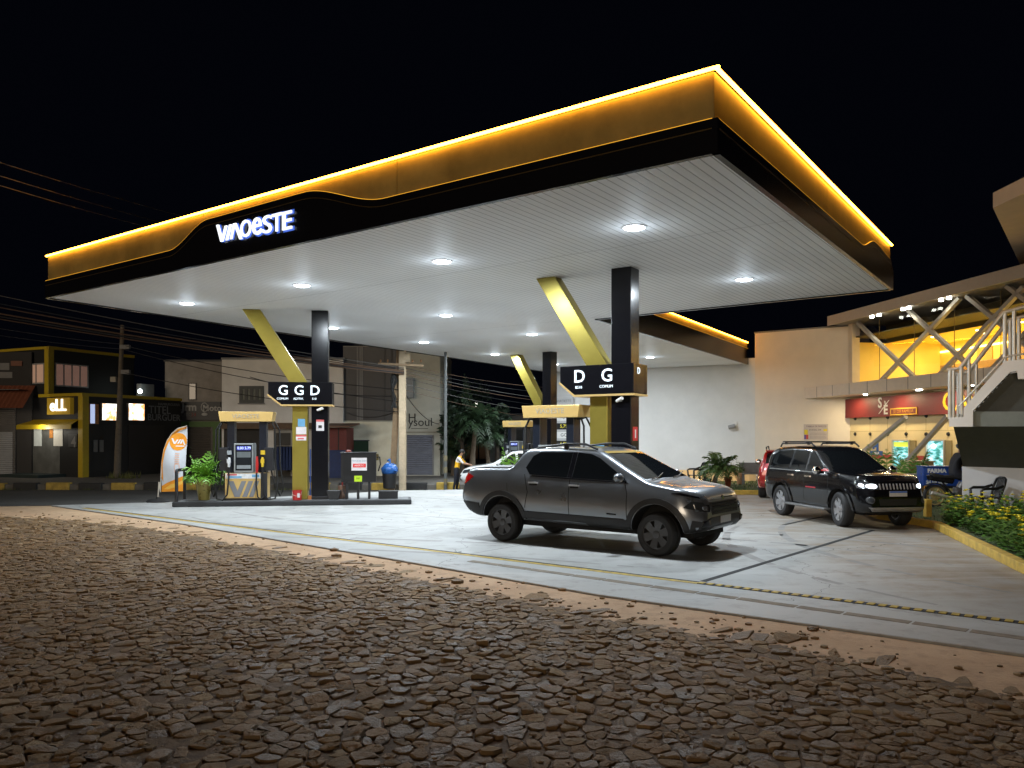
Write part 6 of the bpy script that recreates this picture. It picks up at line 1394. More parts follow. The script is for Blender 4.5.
for ax in SIDES:
    s = 1 if ax == 'y+' else -1
    decal('side_window', [(1.02,1.20),(.98,1.25),(.44,1.585),(.26,1.65),(-.02,1.68),(-.06,1.23)], ax, bv, CARGLASS, pk)
    decal('side_window', [(-.16,1.235),(-.13,1.68),(-.82,1.675),(-.97,1.60),(-1.09,1.39),(-.97,1.268)], ax, bv, CARGLASS, pk)
    decal('pillar_cover', [(-.155,1.24),(-.065,1.235),(-.03,1.68),(-.125,1.68)], ax, bv, BLACKP, pk, off=.003)
    decal('window_trim', [(1.08,1.172),(1.04,1.19),(-.90,1.255),(-.96,1.235)], ax, bv, CHROME if False else BLACKP, pk, off=.006)
    for a in (ax_,-ax_): decal('wheel_flare', flare(a,.39,.478,.565), ax, bv, CLAD, pk, off=.022, skirt=.03)
    decal('sill_cladding', [(-1.06,.40),(1.06,.38),(1.06,.56),(-1.06,.60)], ax, bv, CLAD, pk, off=.018, skirt=.03)
    decal('rear_bumper_side', [(-2.60,.50),(-2.10,.46),(-2.13,.70),(-2.57,.72)], ax, bv, CLAD, pk, off=.018, skirt=.03)
    decal('front_bumper_side', [(2.14,.42),(2.35,.44),(2.34,.60),(2.2,.62)], ax, bv, CLAD, pk, off=.016, skirt=.03)
    for sm in ([(1.06,.58),(1.06,1.0),(1.0,1.19)],[(-.09,.58),(-.09,1.235)],[(-1.05,.66),(-.98,.95),(-1.08,1.27)]): decal('panel_gap', linep(sm,.013), ax, bv, SEAM, pk, off=.0025, skirt=.004)
    decal('panel_gap', linep([(-1.0,.60),(1.0,.575)],.012), ax, bv, SEAM, pk, off=.0025, skirt=.004)
    decal('fuel_flap' if s < 0 else 'panel_gap', linep([(-1.46,1.10),(-1.44,.94)],.008)[:2]+linep([(-1.46,1.10),(-1.44,.94)],.008)[2:], ax, bv, SEAM, pk, off=.002, skirt=.003)
    for hx, hz in ((.02,1.105),(-.86,1.125)):
        h = decal('door_handle', [(hx-.10,hz-.014),(hx+.10,hz-.014),(hx+.10,hz+.014),(hx-.10,hz+.014)], ax, bv, mat('satin_handle', (.45,.45,.46), .35, metal=.3, var=0), pk, off=.032, skirt=.03)
        decal('handle_recess', [(hx-.09,hz-.05),(hx+.08,hz-.05),(hx+.09,hz+.03),(hx-.10,hz+.03)], ax, bv, SEAM, h, off=.002, skirt=.004)
    decal('door_badge', [(.68,.64),(.86,.635),(.86,.66),(.68,.665)], ax, bv, BLACKP, pk, off=.008)
    decal('headlamp', [(2.06,.82),(2.34,.76),(2.34,.90),(2.16,.92)], ax, bv, LENS, pk, off=.006)
    decal('daytime_lamp', [(1.84,1.045),(2.26,.965),(2.28,.985),(2.0,1.055)], ax, bv, BLACKP, pk, off=.006)
    decal('tail_lamp', [(-2.57,1.02),(-2.38,1.12),(-2.28,1.20),(-2.46,1.26),(-2.56,1.20)], ax, bv, TAIL, pk, off=.006)
    m_ = MB(); m_.ball((.98,s*1.08,1.27), .13, 10, (.55,.95,.62)); mo = m_.obj('mirror', GRAPH, pk, smooth=60)
    MB().tube([(1.0,s*.90,1.20),(.99,s*1.02,1.22)], .03, 8).obj('mirror_arm', BLACKP, mo)
    MB().ball((.94,s*1.08,1.27), .118, 8, (.35,.95,.62)).obj('mirror_glass', CARGLASS, mo, smooth=60)
    rl = MB(); rl.tube([(-1.05,s*.66,1.68),(-.92,s*.68,1.755),(-.3,s*.70,1.825),(.1,s*.70,1.825),(.34,s*.69,1.735)], .02, 8); rl.box(-.34,-.26,s*.70-.02,s*.70+.02,1.72,1.82); rl.obj('roof_rail', BLACKM, pk, smooth=50)
    for a, st_ in ((ax_,R(-4)),(-ax_,0)): wheel(pk, a, s*.955, .362, RIMD, 6, steer=st_)
decal('windscreen', [(-.79,1.25),(.79,1.25),(.65,1.70),(-.65,1.70)], 'x+', bv, CARGLASS, pk)
decal('screen_top_strip', [(-.64,1.67),(.64,1.67),(.65,1.705),(-.65,1.705)], 'x+', bv, mat('amber_sunstrip', (.30,.20,.04), .3, var=0), pk, off=.007)
decal('cowl', [(-.78,1.205),(.78,1.205),(.78,1.243),(-.78,1.243)], 'x+', bv, BLACKM, pk, off=.004)
for s in (-1,1):
    w_ = MB(); w_.tube([(1.40,s*.40-.3,1.25),(1.36,s*.40,1.27),(1.26,s*.40+.36,1.325)], .010, 6); w_.obj('wiper', BLACKM, pk)
decal('rear_screen', [(-.60,1.46),(.60,1.46),(.55,1.68),(-.55,1.68)], 'x-', bv, CARGLASS, pk)
decal('bed_cover', [(-2.46,-.80),(-1.32,-.80),(-1.32,.80),(-2.46,.80)], 'z+', bv, mat('grey_vinyl_cover', (.10,.105,.11), .5, var=.08), pk, off=.02, skirt=.02, res=.12)
GRL = decal('grille', [(-.52,.70),(.52,.70),(.56,.90),(-.56,.90)], 'x+', bv, CLAD, pk, off=.012, skirt=.03)
for i in range(4):
    z = .735+.045*i; decal('grille_slat', [(-.5,z),(.5,z),(.5,z+.016),(-.5,z+.016)], 'x+', bv, BLACKP, GRL, off=.022, skirt=.012)
decal('chrome_bar', [(-.40,.945),(.40,.945),(.42,.962),(-.42,.962)], 'x+', bv, CHROME, pk, off=.010)
q = MB(); q.lathe([(.0,.012),(.05,.012),(.06,0)], axis='x', n=20); o_ = q.obj('nose_badge', CHROME, pk); o_.location = (2.33,0,.93)
decal('lower_bumper', [(-.80,.44),(.80,.44),(.80,.60),(.55,.66),(-.55,.66),(-.80,.60)], 'x+', bv, CLAD, pk, off=.014, skirt=.03)
decal('skid_plate', [(-.42,.44),(.42,.44),(.38,.50),(-.38,.50)], 'x+', bv, mat('silver_skid', (.35,.35,.36), .4, metal=.6, var=0), pk, off=.022)
for s in (-1,1):
    decal('fog_lamp', [(s*.60,.53),(s*.78,.52),(s*.78,.61),(s*.62,.63)], 'x+', bv, BLACKP, pk, off=.022)
    hq_ = decal('headlamp', [(s*.58,.74),(s*.84,.77),(s*.84,.87),(s*.60,.86)], 'x+', bv, LENS, pk, off=.008)
    decal('projector', [(s*.70+.045*math.cos(i*.628),.81+.04*math.sin(i*.628)) for i in range(10)], 'x+', bv, mat('headlamp_reflector', (.5,.52,.55), .15, metal=.8, var=0), hq_, off=.016)
pl_ = MB(); pl_.box(2.385,2.395,-.21,.21,.545,.66); pl_.obj('number_plate', PLATE, pk)
decal('rear_bumper', [(-.9,.5),(.9,.5),(.9,.72),(-.9,.72)], 'x-', bv, CLAD, pk, off=.02, skirt=.03)
un = MB(); un.box(-2.2,2.1,-.6,.6,.30,.46); un.tube([(ax_,-.7,.39),(ax_,.7,.39)],.05); un.tube([(-ax_,-.7,.39),(-ax_,.7,.39)],.06); un.obj('chassis', INNER, pk)

# ---- dark off-roader with lit headlamps
fp = V2(G(839.5,526.5)); hs = Vector((.165,-.986,0)); rts = Vector((hs.y,-hs.x,0)); WBs = 2.66
mid = fp-hs*(WBs*.48)-rts*.76
su = thing('off_road_car', 'black off road car with roof rack and lit headlamps parked facing us', 'car', (mid.x,mid.y,0), math.atan2(hs.y,hs.x))
axs = WBs/2
def plan_s(x): return 1-(.24*((x-1.75)/.55)**2.2 if x > 1.75 else 0)-(.10*((-2.0-x)/.34)**2 if x < -2.0 else 0)
TOPS = [(-2.33,.85),(-2.32,1.1),(-2.28,1.36),(-2.16,1.62),(-2.02,1.72),(-1.8,1.765),(-1.0,1.80),(-.2,1.795),(.05,1.765),(.22,1.70),(.94,1.26),(1.12,1.235),(1.7,1.205),(2.04,1.165),(2.19,1.08),(2.265,.93),(2.28,.66)]
SPS = dict(top=TOPS, bot=[(-2.33,.56),(-2.2,.42),(-1.9,.36),(1.8,.34),(2.15,.37),(2.28,.44)], belt=[(-2.33,1.0),(-2.2,1.16),(.9,1.17),(1.3,1.15),(1.9,1.08),(2.28,.64)], W=.865, wR=.68, kbelt=1.15, plan=plan_s, axles=(axs,-axs), R=.39, arch=.465)
BLK = carpaint('black_car_paint', (.005,.005,.006), .0, .15); nodes_of(BLK)[2].inputs['Coat Weight'].default_value = .45; nodes_of(BLK)[2].inputs['Specular IOR Level'].default_value = .3; su.scale = (.96,.91,.97)
LITL = mat('lit_headlamp', (.9,.95,1), .2, var=0, emit=(.85,.93,1.), es=5.)
def offroad(par, sp, paint, lit):
    _, b = shell_obj('body', sp, paint, INNER, par)
    for ax in SIDES:
        s = 1 if ax == 'y+' else -1
        decal('side_window', [(.66,1.195),(.62,1.25),(.06,1.655),(-.10,1.685),(-.16,1.19)], ax, b, CARGLASS, par)
        decal('side_window', [(-.24,1.19),(-.20,1.69),(-.86,1.69),(-.95,1.20)], ax, b, CARGLASS, par)
        decal('side_window', [(-1.05,1.21),(-.97,1.69),(-1.72,1.66),(-1.92,1.55),(-2.06,1.26)], ax, b, CARGLASS, par)
        decal('window_trim', [(.72,1.165),(.68,1.185),(-2.0,1.195),(-2.0,1.175)], ax, b, CHROME, par, off=.006)
        for a in (axs,-axs): decal('wheel_flare', flare(a,.39,.468,.54,-15,195), ax, b, paint, par, off=.03, skirt=.04)
        for smq in ([(.86,.50),(.86,1.0),(.78,1.17)],[(-.20,.50),(-.20,1.18)],[(-1.08,.80),(-1.0,1.0),(-1.0,1.19)]): decal('panel_gap', linep(smq,.012), ax, b, SEAM, par, off=.002, skirt=.004)
        for hx in (-.05,-.88): decal('door_handle', [(hx-.11,1.05),(hx+.11,1.05),(hx+.11,1.085),(hx-.11,1.085)], ax, b, CHROME, par, off=.03, skirt=.03)
        decal('side_lettering_strip', [(-.1,.80),(.35,.80),(.35,.83),(-.1,.83)], ax, b, mat('dull_red_badge', (.4,.02,.03), .5, var=0), par, off=.004)
        stp = MB(); stp.box(-.92,.92,s*.80 if s > 0 else -.98,.98 if s > 0 else -.80,.33,.38); stp.obj('running_board', mat('running_board_grey', (.18,.18,.18), .4, metal=.5, var=0), par, bevel=.015)
        m_ = MB(); m_.ball((.70,s*1.03,1.24), .14, 10, (.5,.9,.72)); mo = m_.obj('mirror', CHROME, par, smooth=60); MB().tube([(.72,s*.86,1.19),(.71,s*.98,1.2)], .03, 8).obj('mirror_arm', BLACKP, mo)
        rl = MB(); rl.tube([(-1.75,s*.60,1.76),(-1.65,s*.61,1.845),(-.2,s*.62,1.86),(-.05,s*.62,1.78)], .022, 8); rl.obj('roof_rail', BLACKM, par, smooth=50)
        decal('headlamp', [(1.78,1.0),(2.24,.86),(2.24,.98),(2.05,1.06),(1.80,1.07)], ax, b, LENS, par, off=.006)
        decal('tail_lamp', [(-2.33,.95),(-2.16,.98),(-2.18,1.30),(-2.28,1.32)], ax, b, TAIL, par, off=.006)
        for a, st_ in ((axs,R(-9) if lit else 0),(-axs,0)): wheel(par, a, s*.875, .39, RIMS, 6, steer=st_)
        hl = decal('headlamp', [(s*.47,.885),(s*.81,.905),(s*.82,1.02),(s*.49,1.01)], 'x+', b, mat('headlamp_reflector', (.5,.52,.55), .15, metal=.8, var=0), par, off=.010)
        if lit: decal('lit_projector', [(s*.60+.10*math.cos(i*.449),.953+.047*math.sin(i*.449)) for i in range(14)], 'x+', b, LITL, hl, off=.018); decal('lit_projector', [(s*.755+.035*math.cos(i*.628),.965+.035*math.sin(i*.628)) for i in range(10)], 'x+', b, LITL, hl, off=.018)
        decal('fog_lamp', [(s*.66+.075*math.cos(i*.524),.655+.075*math.sin(i*.524)) for i in range(12)], 'x+', b, DGREY, par, off=.016)
        decal('fog_lens', [(s*.66+.05*math.cos(i*.524),.655+.05*math.sin(i*.524)) for i in range(12)], 'x+', b, LENS, par, off=.022)
        decal('tail_lamp', [(s*.66,1.0),(s*.80,1.0),(s*.78,1.33),(s*.66,1.33)], 'x-', b, TAIL, par, off=.01)
    decal('windscreen', [(-.72,1.25),(.72,1.25),(.60,1.68),(-.60,1.68)], 'x+', b, CARGLASS, par)
    decal('rear_screen', [(-.60,1.28),(.60,1.28),(.55,1.64),(-.55,1.64)], 'x-', b, CARGLASS, par)
    g = decal('grille', [(-.46,.87),(.46,.87),(.46,1.015),(-.46,1.015)], 'x+', b, BLACKP, par, off=.010)
    for i in range(11):
        y = -.43+.086*i; decal('grille_bar', [(y-.014,.885),(y+.014,.885),(y+.014,1.005),(y-.014,1.005)], 'x+', b, mat('silver_grille_bar', (.55,.55,.56), .3, metal=.4, var=0), g, off=.022)
    decal('lower_grille', [(-.45,.54),(.45,.54),(.48,.68),(-.48,.68)], 'x+', b, CLAD, par, off=.012)
    decal('skid_plate', [(-.60,.40),(.60,.40),(.70,.50),(-.70,.50)], 'x+', b, mat('silver_skid', (.35,.35,.36), .4, metal=.6, var=0), par, off=.02, skirt=.03)
    f = MB(); f.box(2.285,2.296,-.22,.22,.735,.85); fo2 = f.obj('number_plate', PLATE, par); MB().box(2.296,2.299,-.215,.215,.815,.845).obj('plate_blue_band', BLUEP, fo2)
    f = MB(); f.box(-2.352,-2.342,-.24,.24,.80,.92); f.obj('number_plate', mat('white_plate', (.7,.7,.7), .5, var=0), par)
    un = MB(); un.box(-1.9,1.9,-.58,.58,.30,.44); un.tube([(axs,-.7,.39),(axs,.7,.39)],.05); un.tube([(-axs,-.7,.39),(-axs,.7,.39)],.06); un.obj('chassis', INNER, par)
    return b
offroad(su, SPS, BLK, True)
for x in (-1.45,-.35):
    rk = MB(); rk.box(x-.04,x+.04,-.70,.70,1.875,1.905); rk.box(x-.03,x+.03,-.64,-.58,1.82,1.875); rk.box(x-.03,x+.03,.58,.64,1.82,1.875); rk.obj('roof_rack_bar', BLACKM, su, bevel=.008)
lamp('headlamp_beam', 'SPOT', (2.36,.62,.94), 35, (.85,.93,1.), .07, rot=(0,R(-86),0), spot=R(70), parent=su); lamp('headlamp_beam', 'SPOT', (2.36,-.62,.94), 35, (.85,.93,1.), .07, rot=(0,R(-86),0), spot=R(70), parent=su)
# ---- red car half hidden behind it
rd = thing('red_car', 'red car seen from its rear corner, half hidden behind the black off road car', 'car', (X_(757,24.6)+1.62,26.6,0), math.atan2(.93,.36))
SPR = dict(SPS); offroad(rd, SPR, carpaint('red_car_paint', (.34,.008,.012), .2, .22), False); rd.scale = (.93,.93,.88)
sl_ = MB(); sl_.box(-2.22,-1.95,-.6,.6,1.70,1.75); sl_.obj('rear_spoiler', carpaint('red_car_paint', (.34,.008,.012), .2, .22), rd, bevel=.02)
# ---- white car beyond the pumps
SPH = dict(top=[(-2.1,.8),(-2.08,1.0),(-1.95,1.3),(-1.7,1.5),(-1.3,1.56),(-.4,1.58),(.0,1.53),(.75,1.08),(1.0,1.03),(1.6,.95),(1.9,.84),(2.0,.66)], bot=[(-2.1,.5),(-1.9,.3),(1.8,.28),(2.0,.42)], belt=[(-2.1,.9),(-1.9,1.0),(.8,.98),(1.5,.9),(2.,.6)],
    W=.88, wR=.66, kbelt=.98, plan=lambda x: 1-(.2*((x-1.5)/.5)**2 if x > 1.5 else 0)-(.1*((-1.8-x)/.3)**2 if x < -1.8 else 0), axles=(1.25,-1.3), R=.32, arch=.38)
wc = thing('white_car', 'white car with its nose towards the man in yellow, behind the pickup bed', 'car', (X_(462,32.)+1.98,32.,-.16), R(180))
WPT = carpaint('white_car_paint', (.62,.63,.62), .0, .3)
_, b = shell_obj('body', SPH, WPT, INNER, wc)
for ax in SIDES:
    s = 1 if ax == 'y+' else -1
    decal('side_window', [(.50,1.02),(.46,1.07),(.0,1.42),(-.16,1.46),(-.2,1.02)], ax, b, CARGLASS, wc); decal('side_window', [(-.28,1.02),(-.25,1.47),(-1.1,1.45),(-1.4,1.34),(-1.6,1.06)], ax, b, CARGLASS, wc)
    decal('sill_cladding', [(-.9,.30),(.9,.30),(.9,.42),(-.9,.42)], ax, b, CLAD, wc, off=.012); decal('headlamp', [(1.5,.74),(1.92,.68),(1.9,.80),(1.62,.86)], ax, b, LENS, wc, off=.006)
    for a in (1.25,-1.3): wheel(wc, a, s*.89, .32, RIMS, 5, .2)
    m_ = MB(); m_.ball((.55,s*.98,1.06), .10, 8, (.5,.9,.7)); m_.obj('mirror', WPT, wc, smooth=60)
decal('windscreen', [(-.66,1.09),(.66,1.09),(.56,1.47),(-.56,1.47)], 'x+', b, CARGLASS, wc)
decal('lower_bumper', [(-.7,.40),(.7,.40),(.7,.62),(-.7,.62)], 'x+', b, CLAD, wc, off=.012); MB().box(2.0,2.012,-.2,.2,.52,.62).obj('number_plate', mat('yellow_plate', (.6,.45,.05), .5, var=0), wc)

# ================= people and motorcycles =================
def figure(name, label, loc, rz, J, E, mats, lab, extra=None):
    # one continuous skinned body; J joint -> (position, radius); lab edge -> material slot
    names = list(J); me = bpy.data.meshes.new(name); me.from_pydata([J[n][0] for n in names], [(names.index(a),names.index(b)) for a,b,_ in E], [])
    o = bpy.data.objects.new(name, me); COL.objects.link(o)
    sk = o.modifiers.new('s','SKIN'); sk.use_smooth_shade = True
    for i,n in enumerate(names): me.skin_vertices[0].data[i].radius = (J[n][1],J[n][1] if len(J[n]) < 3 else J[n][2])
    me.skin_vertices[0].data[0].use_root = True
    sd = o.modifiers.new('d','SUBSURF'); sd.levels = 2; sd.render_levels = 2
    dg = bpy.context.evaluated_depsgraph_get(); m2 = bpy.data.meshes.new_from_object(o.evaluated_get(dg)); o.modifiers.clear()
    V = [v.co.copy() for v in m2.vertices]; F = [tuple(p.vertices) for p in m2.polygons]; MI = []
    segs = [(Vector(J[a][0]),Vector(J[b][0]),s) for a,b,s in E]
    for f in F:
        c = sum((V[i] for i in f), Vector())/len(f); best = (9,0)
        for a,b,s in segs:
            t = max(0,min(1,(c-a).dot(b-a)/max(1e-9,(b-a).length_squared))); best = min(best, ((c-a.lerp(b,t)).length, s))
        MI.append(best[1])
    mb = MB(); mb.v = [tuple(v) for v in V]; mb.f = F; mb.mi = MI
    mb.m = 0
    for w, e in (('wristl','elbowl'),('wristr','elbowr')):       # palm, four fingers and a thumb, curled
        p = Vector(J[w][0]); d = (p-Vector(J[e][0])).normalized(); sd_ = d.cross(Vector((0,0,1))).normalized(); dn = Vector((0,0,-1))
        mb.tube([p-d*.02, p+d*.04, p+d*.09], [.026,.036,.033], 8)
        for i,l in enumerate((.062,.072,.068,.054)):
            b0 = p+d*.085+sd_*(.028-.019*i); mb.tube([b0, b0+d*l*.5+dn*.008, b0+d*l*.8+dn*.035], [.0095,.009,.007], 6)
        b0 = p+d*.03+sd_*.034; mb.tube([b0, b0+sd_*.03+d*.025, b0+sd_*.035+d*.055+dn*.01], [.011,.010,.008], 6)
    if extra: extra(mb)
    bpy.data.objects.remove(o); q = mb.obj(name, mats, None, smooth=180); q.location = loc; q.rotation_euler = (0,0,rz)
    return tag(q, label, 'person')
def head_bits(mb, h, f):                                          # eyes, nose, mouth and ears on a head at h looking along +x
    hx, hy, hz = h; mb.m = 0
    mb.ball((hx+.105,hy,hz-.005), .018, 6, (1.1,.8,1.3)); mb.ball((hx+.0,hy+.082,hz-.01), .026, 6, (.7,.4,1.2)); mb.ball((hx,hy-.082,hz-.01), .026, 6, (.7,.4,1.2))
    mb.m = 3; mb.ball((hx+.09,hy+.032,hz+.02), .010, 5); mb.ball((hx+.09,hy-.032,hz+.02), .010, 5); mb.ball((hx+.095,hy,hz-.052), .012, 5, (.6,2.,.45))
YSH = mat('yellow_shirt_cloth', (.78,.42,.015), .85, var=.1, bump=.2); NAVY = mat('dark_trouser_cloth', (.012,.013,.02), .9, var=.2); WSL = mat('white_sleeve_cloth', (.65,.62,.6), .85, var=.05)
J = dict(hip=((0,0,.93),.15,.12), waist=((.03,0,1.08),.135,.11), chest=((.10,0,1.30),.155,.12), neck=((.17,0,1.47),.055), chin=((.21,0,1.53),.06), head=((.235,0,1.605),.092,.078), crown=((.235,0,1.67),.075,.065),
    shl=((.13,.19,1.39),.065), elbowl=((.31,.24,1.16),.048), wristl=((.53,.19,1.10),.033), shr=((.13,-.19,1.39),.065), elbowr=((.33,-.24,1.17),.048), wristr=((.55,-.17,1.12),.033),
    hl=((0,.10,.86),.105), kl=((.04,.11,.48),.068), al=((-.02,.12,.09),.048), tl=((.15,.13,.04),.038), hr=((0,-.10,.86),.105), kr=((-.02,-.11,.48),.068), ar=((-.10,-.12,.09),.048), tr=((.07,-.13,.04),.038))
E = [('hip','waist',1),('waist','chest',1),('chest','neck',1),('neck','chin',0),('chin','head',0),('head','crown',0),('chest','shl',1),('shl','elbowl',1),('elbowl','wristl',0),('chest','shr',4),('shr','elbowr',4),('elbowr','wristr',0),
    ('hip','hl',2),('hl','kl',2),('kl','al',2),('al','tl',3),('hip','hr',2),('hr','kr',2),('kr','ar',2),('ar','tr',3)]
pm = figure('person', 'man in yellow shirt and dark trousers leaning over the front of the white car', (X_(456.5,33.2),33.2,-.31), R(-8), J, E, [SKIN,YSH,NAVY,INK,WSL], None, lambda mb: head_bits(mb, (.235,0,1.605), 0))
hc = MB(); hc.ball((.215,0,1.655), .105, 10, (1.08,.95,.85)); hc.prism([(.27,-.06),(.36,-.04),(.36,.04),(.27,.06)], 1.655, 1.668); hc.obj('cap', HAIR, pm, smooth=50)

def motorcycle(name, label, loc, rz, body, rider=False):
    t = thing(name, label, 'motorcycle', loc, rz, 'motorcycles'); Rm = .30
    for x, w_ in ((-.62,.11),(.66,.085)):
        o = MB().lathe([(Rm*.80,-w_/2),(Rm*.95,-w_/2),(Rm,-w_*.2),(Rm,w_*.2),(Rm*.95,w_/2),(Rm*.80,w_/2)], axis='y', n=32, loop=True).obj('wheel', TYRE, t, smooth=50); o.location = (x,0,Rm)
        r = MB(); r.lathe([(Rm*.72,-.03),(Rm*.81,-.035),(Rm*.81,.035),(Rm*.72,.03)], axis='y', n=32, loop=True)
        for i in range(6): a = i*math.pi/3; r.beam((.03*math.cos(a),0,.03*math.sin(a)),(Rm*.76*math.cos(a),0,Rm*.76*math.sin(a)),.03,.03,(0,1,0))
        r.lathe([(.05,-.06),(.05,.06)], axis='y', n=16); r.lathe([(.12,-.045),(.12,-.040),(.05,-.04)], axis='y', n=20); r.obj('rim', mat('gold_alloy_rim', (.45,.34,.14), .35, metal=.6, var=0), o)
        fd = MB(); A = [R(20+i*14) for i in range(10)]; pr_ = [(x+(Rm+.05)*math.cos(a),Rm+(Rm+.05)*math.sin(a)) for a in A]+[(x+(Rm+.025)*math.cos(a),Rm+(Rm+.025)*math.sin(a)) for a in A[::-1]]
        fd.prism_xz(pr_, -.07, .07); fd.obj('mudguard', body, t)
    fr_ = MB(); fr_.tube([(.42,0,.88),(.1,0,.5),(-.15,0,.35),(-.62,0,.30)], .035); fr_.tube([(.42,0,.88),(.0,0,.78),(-.6,0,.74)], .03); fr_.tube([(-.15,.05,.35),(-.45,.1,.74)], .022); fr_.obj('frame', BLACKM, t, smooth=50)
    en = MB(); en.box(-.12,.18,-.13,.13,.28,.52); en.cyl((.0,0,.5),(.08,0,.66),.09); en.lathe([(.11,-.15),(.11,.15)], (-.02,0,.38), 'y', 18); en.obj('engine', mat('engine_grey', (.2,.2,.2), .4, metal=.7, var=.1), t, bevel=.01)
    tk = MB(); tk.ball((.18,0,.86), .17, 10, (1.5,.75,.72)); tk.obj('tank', body, t, smooth=60)
    MB().prism_xz([(-.72,.80),(-.1,.76),(.0,.80),(-.1,.86),(-.4,.85),(-.72,.92)], -.13, .13).obj('seat', RUBBER, t, bevel=.03)
    tl_ = MB(); tl_.prism_xz([(-.78,.72),(-.2,.62),(-.15,.76),(-.8,.86)], -.12, .12); tl_.obj('tail_fairing', body, t, bevel=.03)
    fk = MB(); [fk.tube([(.66,s*.09,.30),(.42,s*.09,.98)], .026) for s in (-1,1)]; fk.obj('fork', STEEL, t)
    hb_ = MB(); hb_.tube([(.30,-.36,1.02),(.40,-.2,1.04),(.42,0,1.0),(.40,.2,1.04),(.30,.36,1.02)], .016); hb_.obj('handlebar', BLACKM, t, smooth=60)
    MB().ball((.52,0,.88), .10, 8, (.7,1,1)).obj('headlamp', LENS, t, smooth=60)
    ex = MB(); ex.tube([(.12,-.14,.40),(.0,-.17,.24),(-.3,-.18,.26),(-.78,-.2,.40)], [.025,.03,.045,.05]); ex.obj('exhaust', STEEL, t, smooth=50)
    st_ = MB(); st_.tube([(-.05,.12,.30),(-.1,.28,.0)], .014); st_.obj('kickstand', BLACKM, t)
    for s in (-1,1):
        mr_ = MB(); mr_.tube([(.38,s*.24,1.04),(.42,s*.32,1.24)], .008); mr_.ball((.42,s*.33,1.27), .06, 6, (.4,1.2,.8)); mr_.obj('mirror', BLACKM, t, smooth=60)
    return t
MY = 21.1; mx0 = X_(936,MY)
mc = motorcycle('motorcycle', 'black motorcycle with gold wheel parked before the shop beside the flower bed', (mx0+.62,MY,.085), R(-6), BLACKP)
bxp = thing('vendor_cart', 'blue vendor cart with white lettering standing behind the motorcycle', 'cart', (X_(942,22.4),22.4,.085), R(-12))
MB().box(-.58,.62,-.3,.3,.50,1.02).obj('case', mat('blue_delivery_box', (.012,.06,.30), .35, var=.08), bxp, bevel=.02); MB().box(-.60,.64,-.32,.32,1.02,1.05).obj('lid', mat('blue_box_lid', (.02,.08,.33), .4, var=0), bxp, bevel=.01)
q2 = MB(); q2.text('FARMA', .15, tm(-.22,-.304,.92), .002, .008); q2.text('24 HORAS', .12, tm(-.22,-.304,.60), .002, .008); q2.prism_xz([(-.44,.80),(-.32,.72),(-.12,.72),(.0,.80),(-.12,.77),(-.32,.77)], -.306, -.30); q2.obj('box_lettering', mat('box_white_print', (.6,.62,.62), .5, var=0), bxp)
MB().box(.24,.44,-.305,-.3,.70,.84).obj('yellow_emblem', mat('box_yellow_print', (.5,.4,.15), .5, var=0), bxp)
MB().box(-.56,.60,-.28,.28,.44,.497).obj('tray', BLACKM, bxp)
for sx in (-.5,.54):
    for sy in (-.24,.24): MB().box(sx-.025,sx+.025,sy-.025,sy+.025,0,.44).obj('leg', STEEL, bxp)

JK = mat('dark_jacket_cloth', (.012,.013,.017), .8, var=.3, bump=.5, bscale=12)
sx0 = -.16
J = dict(hip=((sx0,0,.90),.16,.14), waist=((sx0+.03,0,1.05),.15,.13), chest=((sx0+.10,0,1.28),.17,.14), neck=((sx0+.16,0,1.44),.055), chin=((sx0+.19,0,1.50),.06), head=((sx0+.21,0,1.575),.092,.078), crown=((sx0+.21,0,1.64),.075,.065),
    shl=((sx0+.13,.20,1.36),.08), elbowl=((sx0+.30,.27,1.12),.06), wristl=((sx0+.46,.30,1.03),.035), shr=((sx0+.13,-.20,1.36),.08), elbowr=((sx0+.30,-.28,1.12),.06), wristr=((sx0+.46,-.30,1.03),.035),
    hl=((sx0+.05,.12,.87),.12), kl=((sx0+.42,.20,.74),.08), al=((sx0+.22,.20,.33),.055), tl=((sx0+.38,.21,.29),.04), hr=((sx0+.05,-.12,.87),.12), kr=((sx0+.42,-.20,.74),.08), ar=((sx0+.22,-.20,.33),.055), tr=((sx0+.38,-.21,.29),.04))
E2 = [(a,b,{4:1}.get(s,s)) for a,b,s in E]
rp2 = figure('person', 'rider in dark jacket and cap seated on the black motorcycle', (mx0+.62,MY,.085), R(-6), J, E2, [SKIN,JK,NAVY,INK], None, lambda mb: head_bits(mb, (sx0+.21,0,1.575), 0))
hc = MB(); hc.ball((sx0+.19,0,1.63), .105, 10, (1.08,.95,.85)); hc.prism([(sx0+.25,-.06),(sx0+.35,-.04),(sx0+.35,.04),(sx0+.25,.06)], 1.625, 1.64); hc.obj('cap', mat('grey_cap_cloth', (.06,.06,.065), .9, var=.2), rp2, smooth=50)
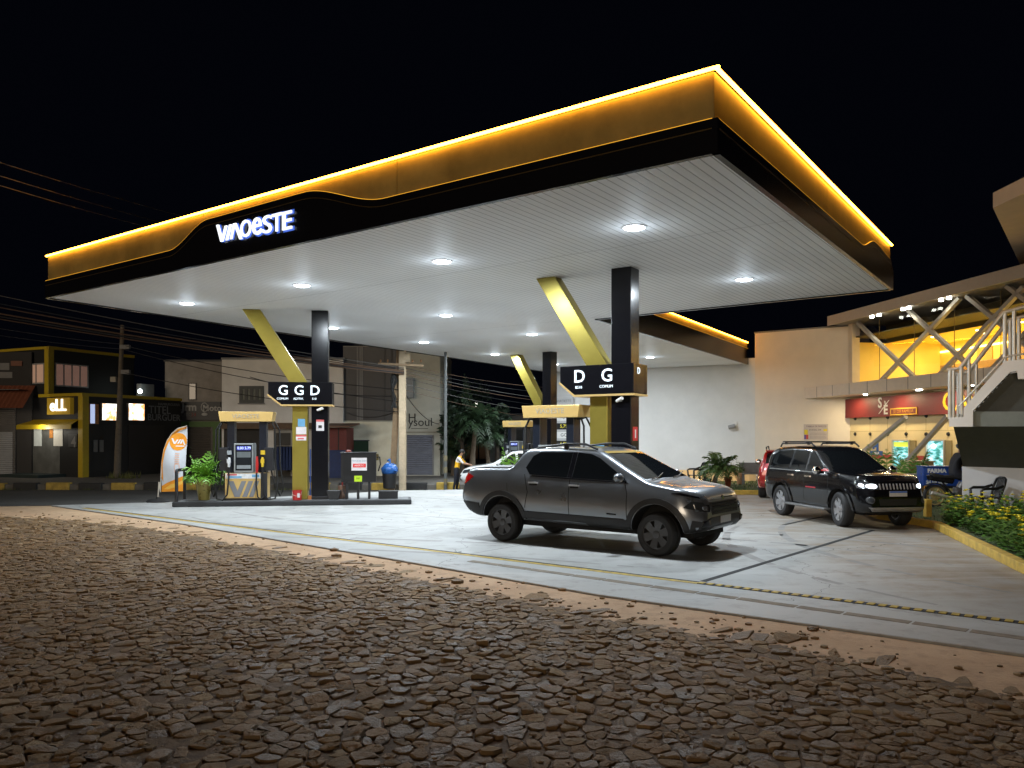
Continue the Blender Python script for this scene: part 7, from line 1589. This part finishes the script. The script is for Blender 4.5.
for i,(px,py,lab) in enumerate(((3,468,'leftmost dark motorcycle at the picture edge outside the awning shop'),(12,468.5,'dark motorcycle right beside the lit shutter of the awning shop'))):
    p = G(px,py,PZ); dup(mc, (p.x,p.y,PZ), R(60+i*8), lab)

# ================= camera, sky, night ambience =================
w = bpy.data.worlds.new('World'); SC.world = w; w.use_nodes = True
N = w.node_tree.nodes; L = w.node_tree.links; bg = N['Background']
sky = N.new('ShaderNodeTexSky'); sky.sky_type = 'NISHITA'; sky.sun_disc = False; sky.sun_elevation = R(-8); sky.sun_rotation = R(200); sky.altitude = 100
mxw = N.new('ShaderNodeMix'); mxw.data_type = 'RGBA'; mxw.inputs['Factor'].default_value = .5; mxw.inputs[7].default_value = (.0016,.0021,.0046,1)
L.new(sky.outputs['Color'], mxw.inputs[6]); L.new(mxw.outputs[2], bg.inputs['Color']); bg.inputs['Strength'].default_value = 1.0
sun = bpy.data.lights.new('night_fill', 'SUN'); sun.energy = .68; sun.angle = R(20); sun.color = (1.,.80,.58)  # unseen warm lamp added to lift the street facades and cobbles
so = bpy.data.objects.new('night_fill', sun); COL.objects.link(so); so.rotation_euler = (R(84.5),0,R(-24))
cd = bpy.data.cameras.new('camera'); cd.sensor_width = 36; cd.lens = FPX/1024*36; cd.shift_y = (HY-384)/1024; cd.clip_start = .1; cd.clip_end = 1000
co = bpy.data.objects.new('camera', cd); COL.objects.link(co); co.location = (0,0,K); co.rotation_euler = (R(90),0,0); SC.camera = co
SC.view_settings.view_transform = 'Standard'; SC.view_settings.look = 'None'; SC.view_settings.exposure = 0; SC.view_settings.gamma = 1
SC.render.engine = 'CYCLES'; SC.cycles.max_bounces = 6; SC.cycles.diffuse_bounces = 4; SC.cycles.glossy_bounces = 3; SC.cycles.transparent_max_bounces = 8
SC.cycles.use_denoising = True; SC.cycles.sample_clamp_indirect = 6; SC.cycles.caustics_reflective = False; SC.cycles.caustics_refractive = False; SC.cycles.blur_glossy = .5
try: SC.cycles.denoiser = 'OPENIMAGEDENOISE'
except Exception: pass
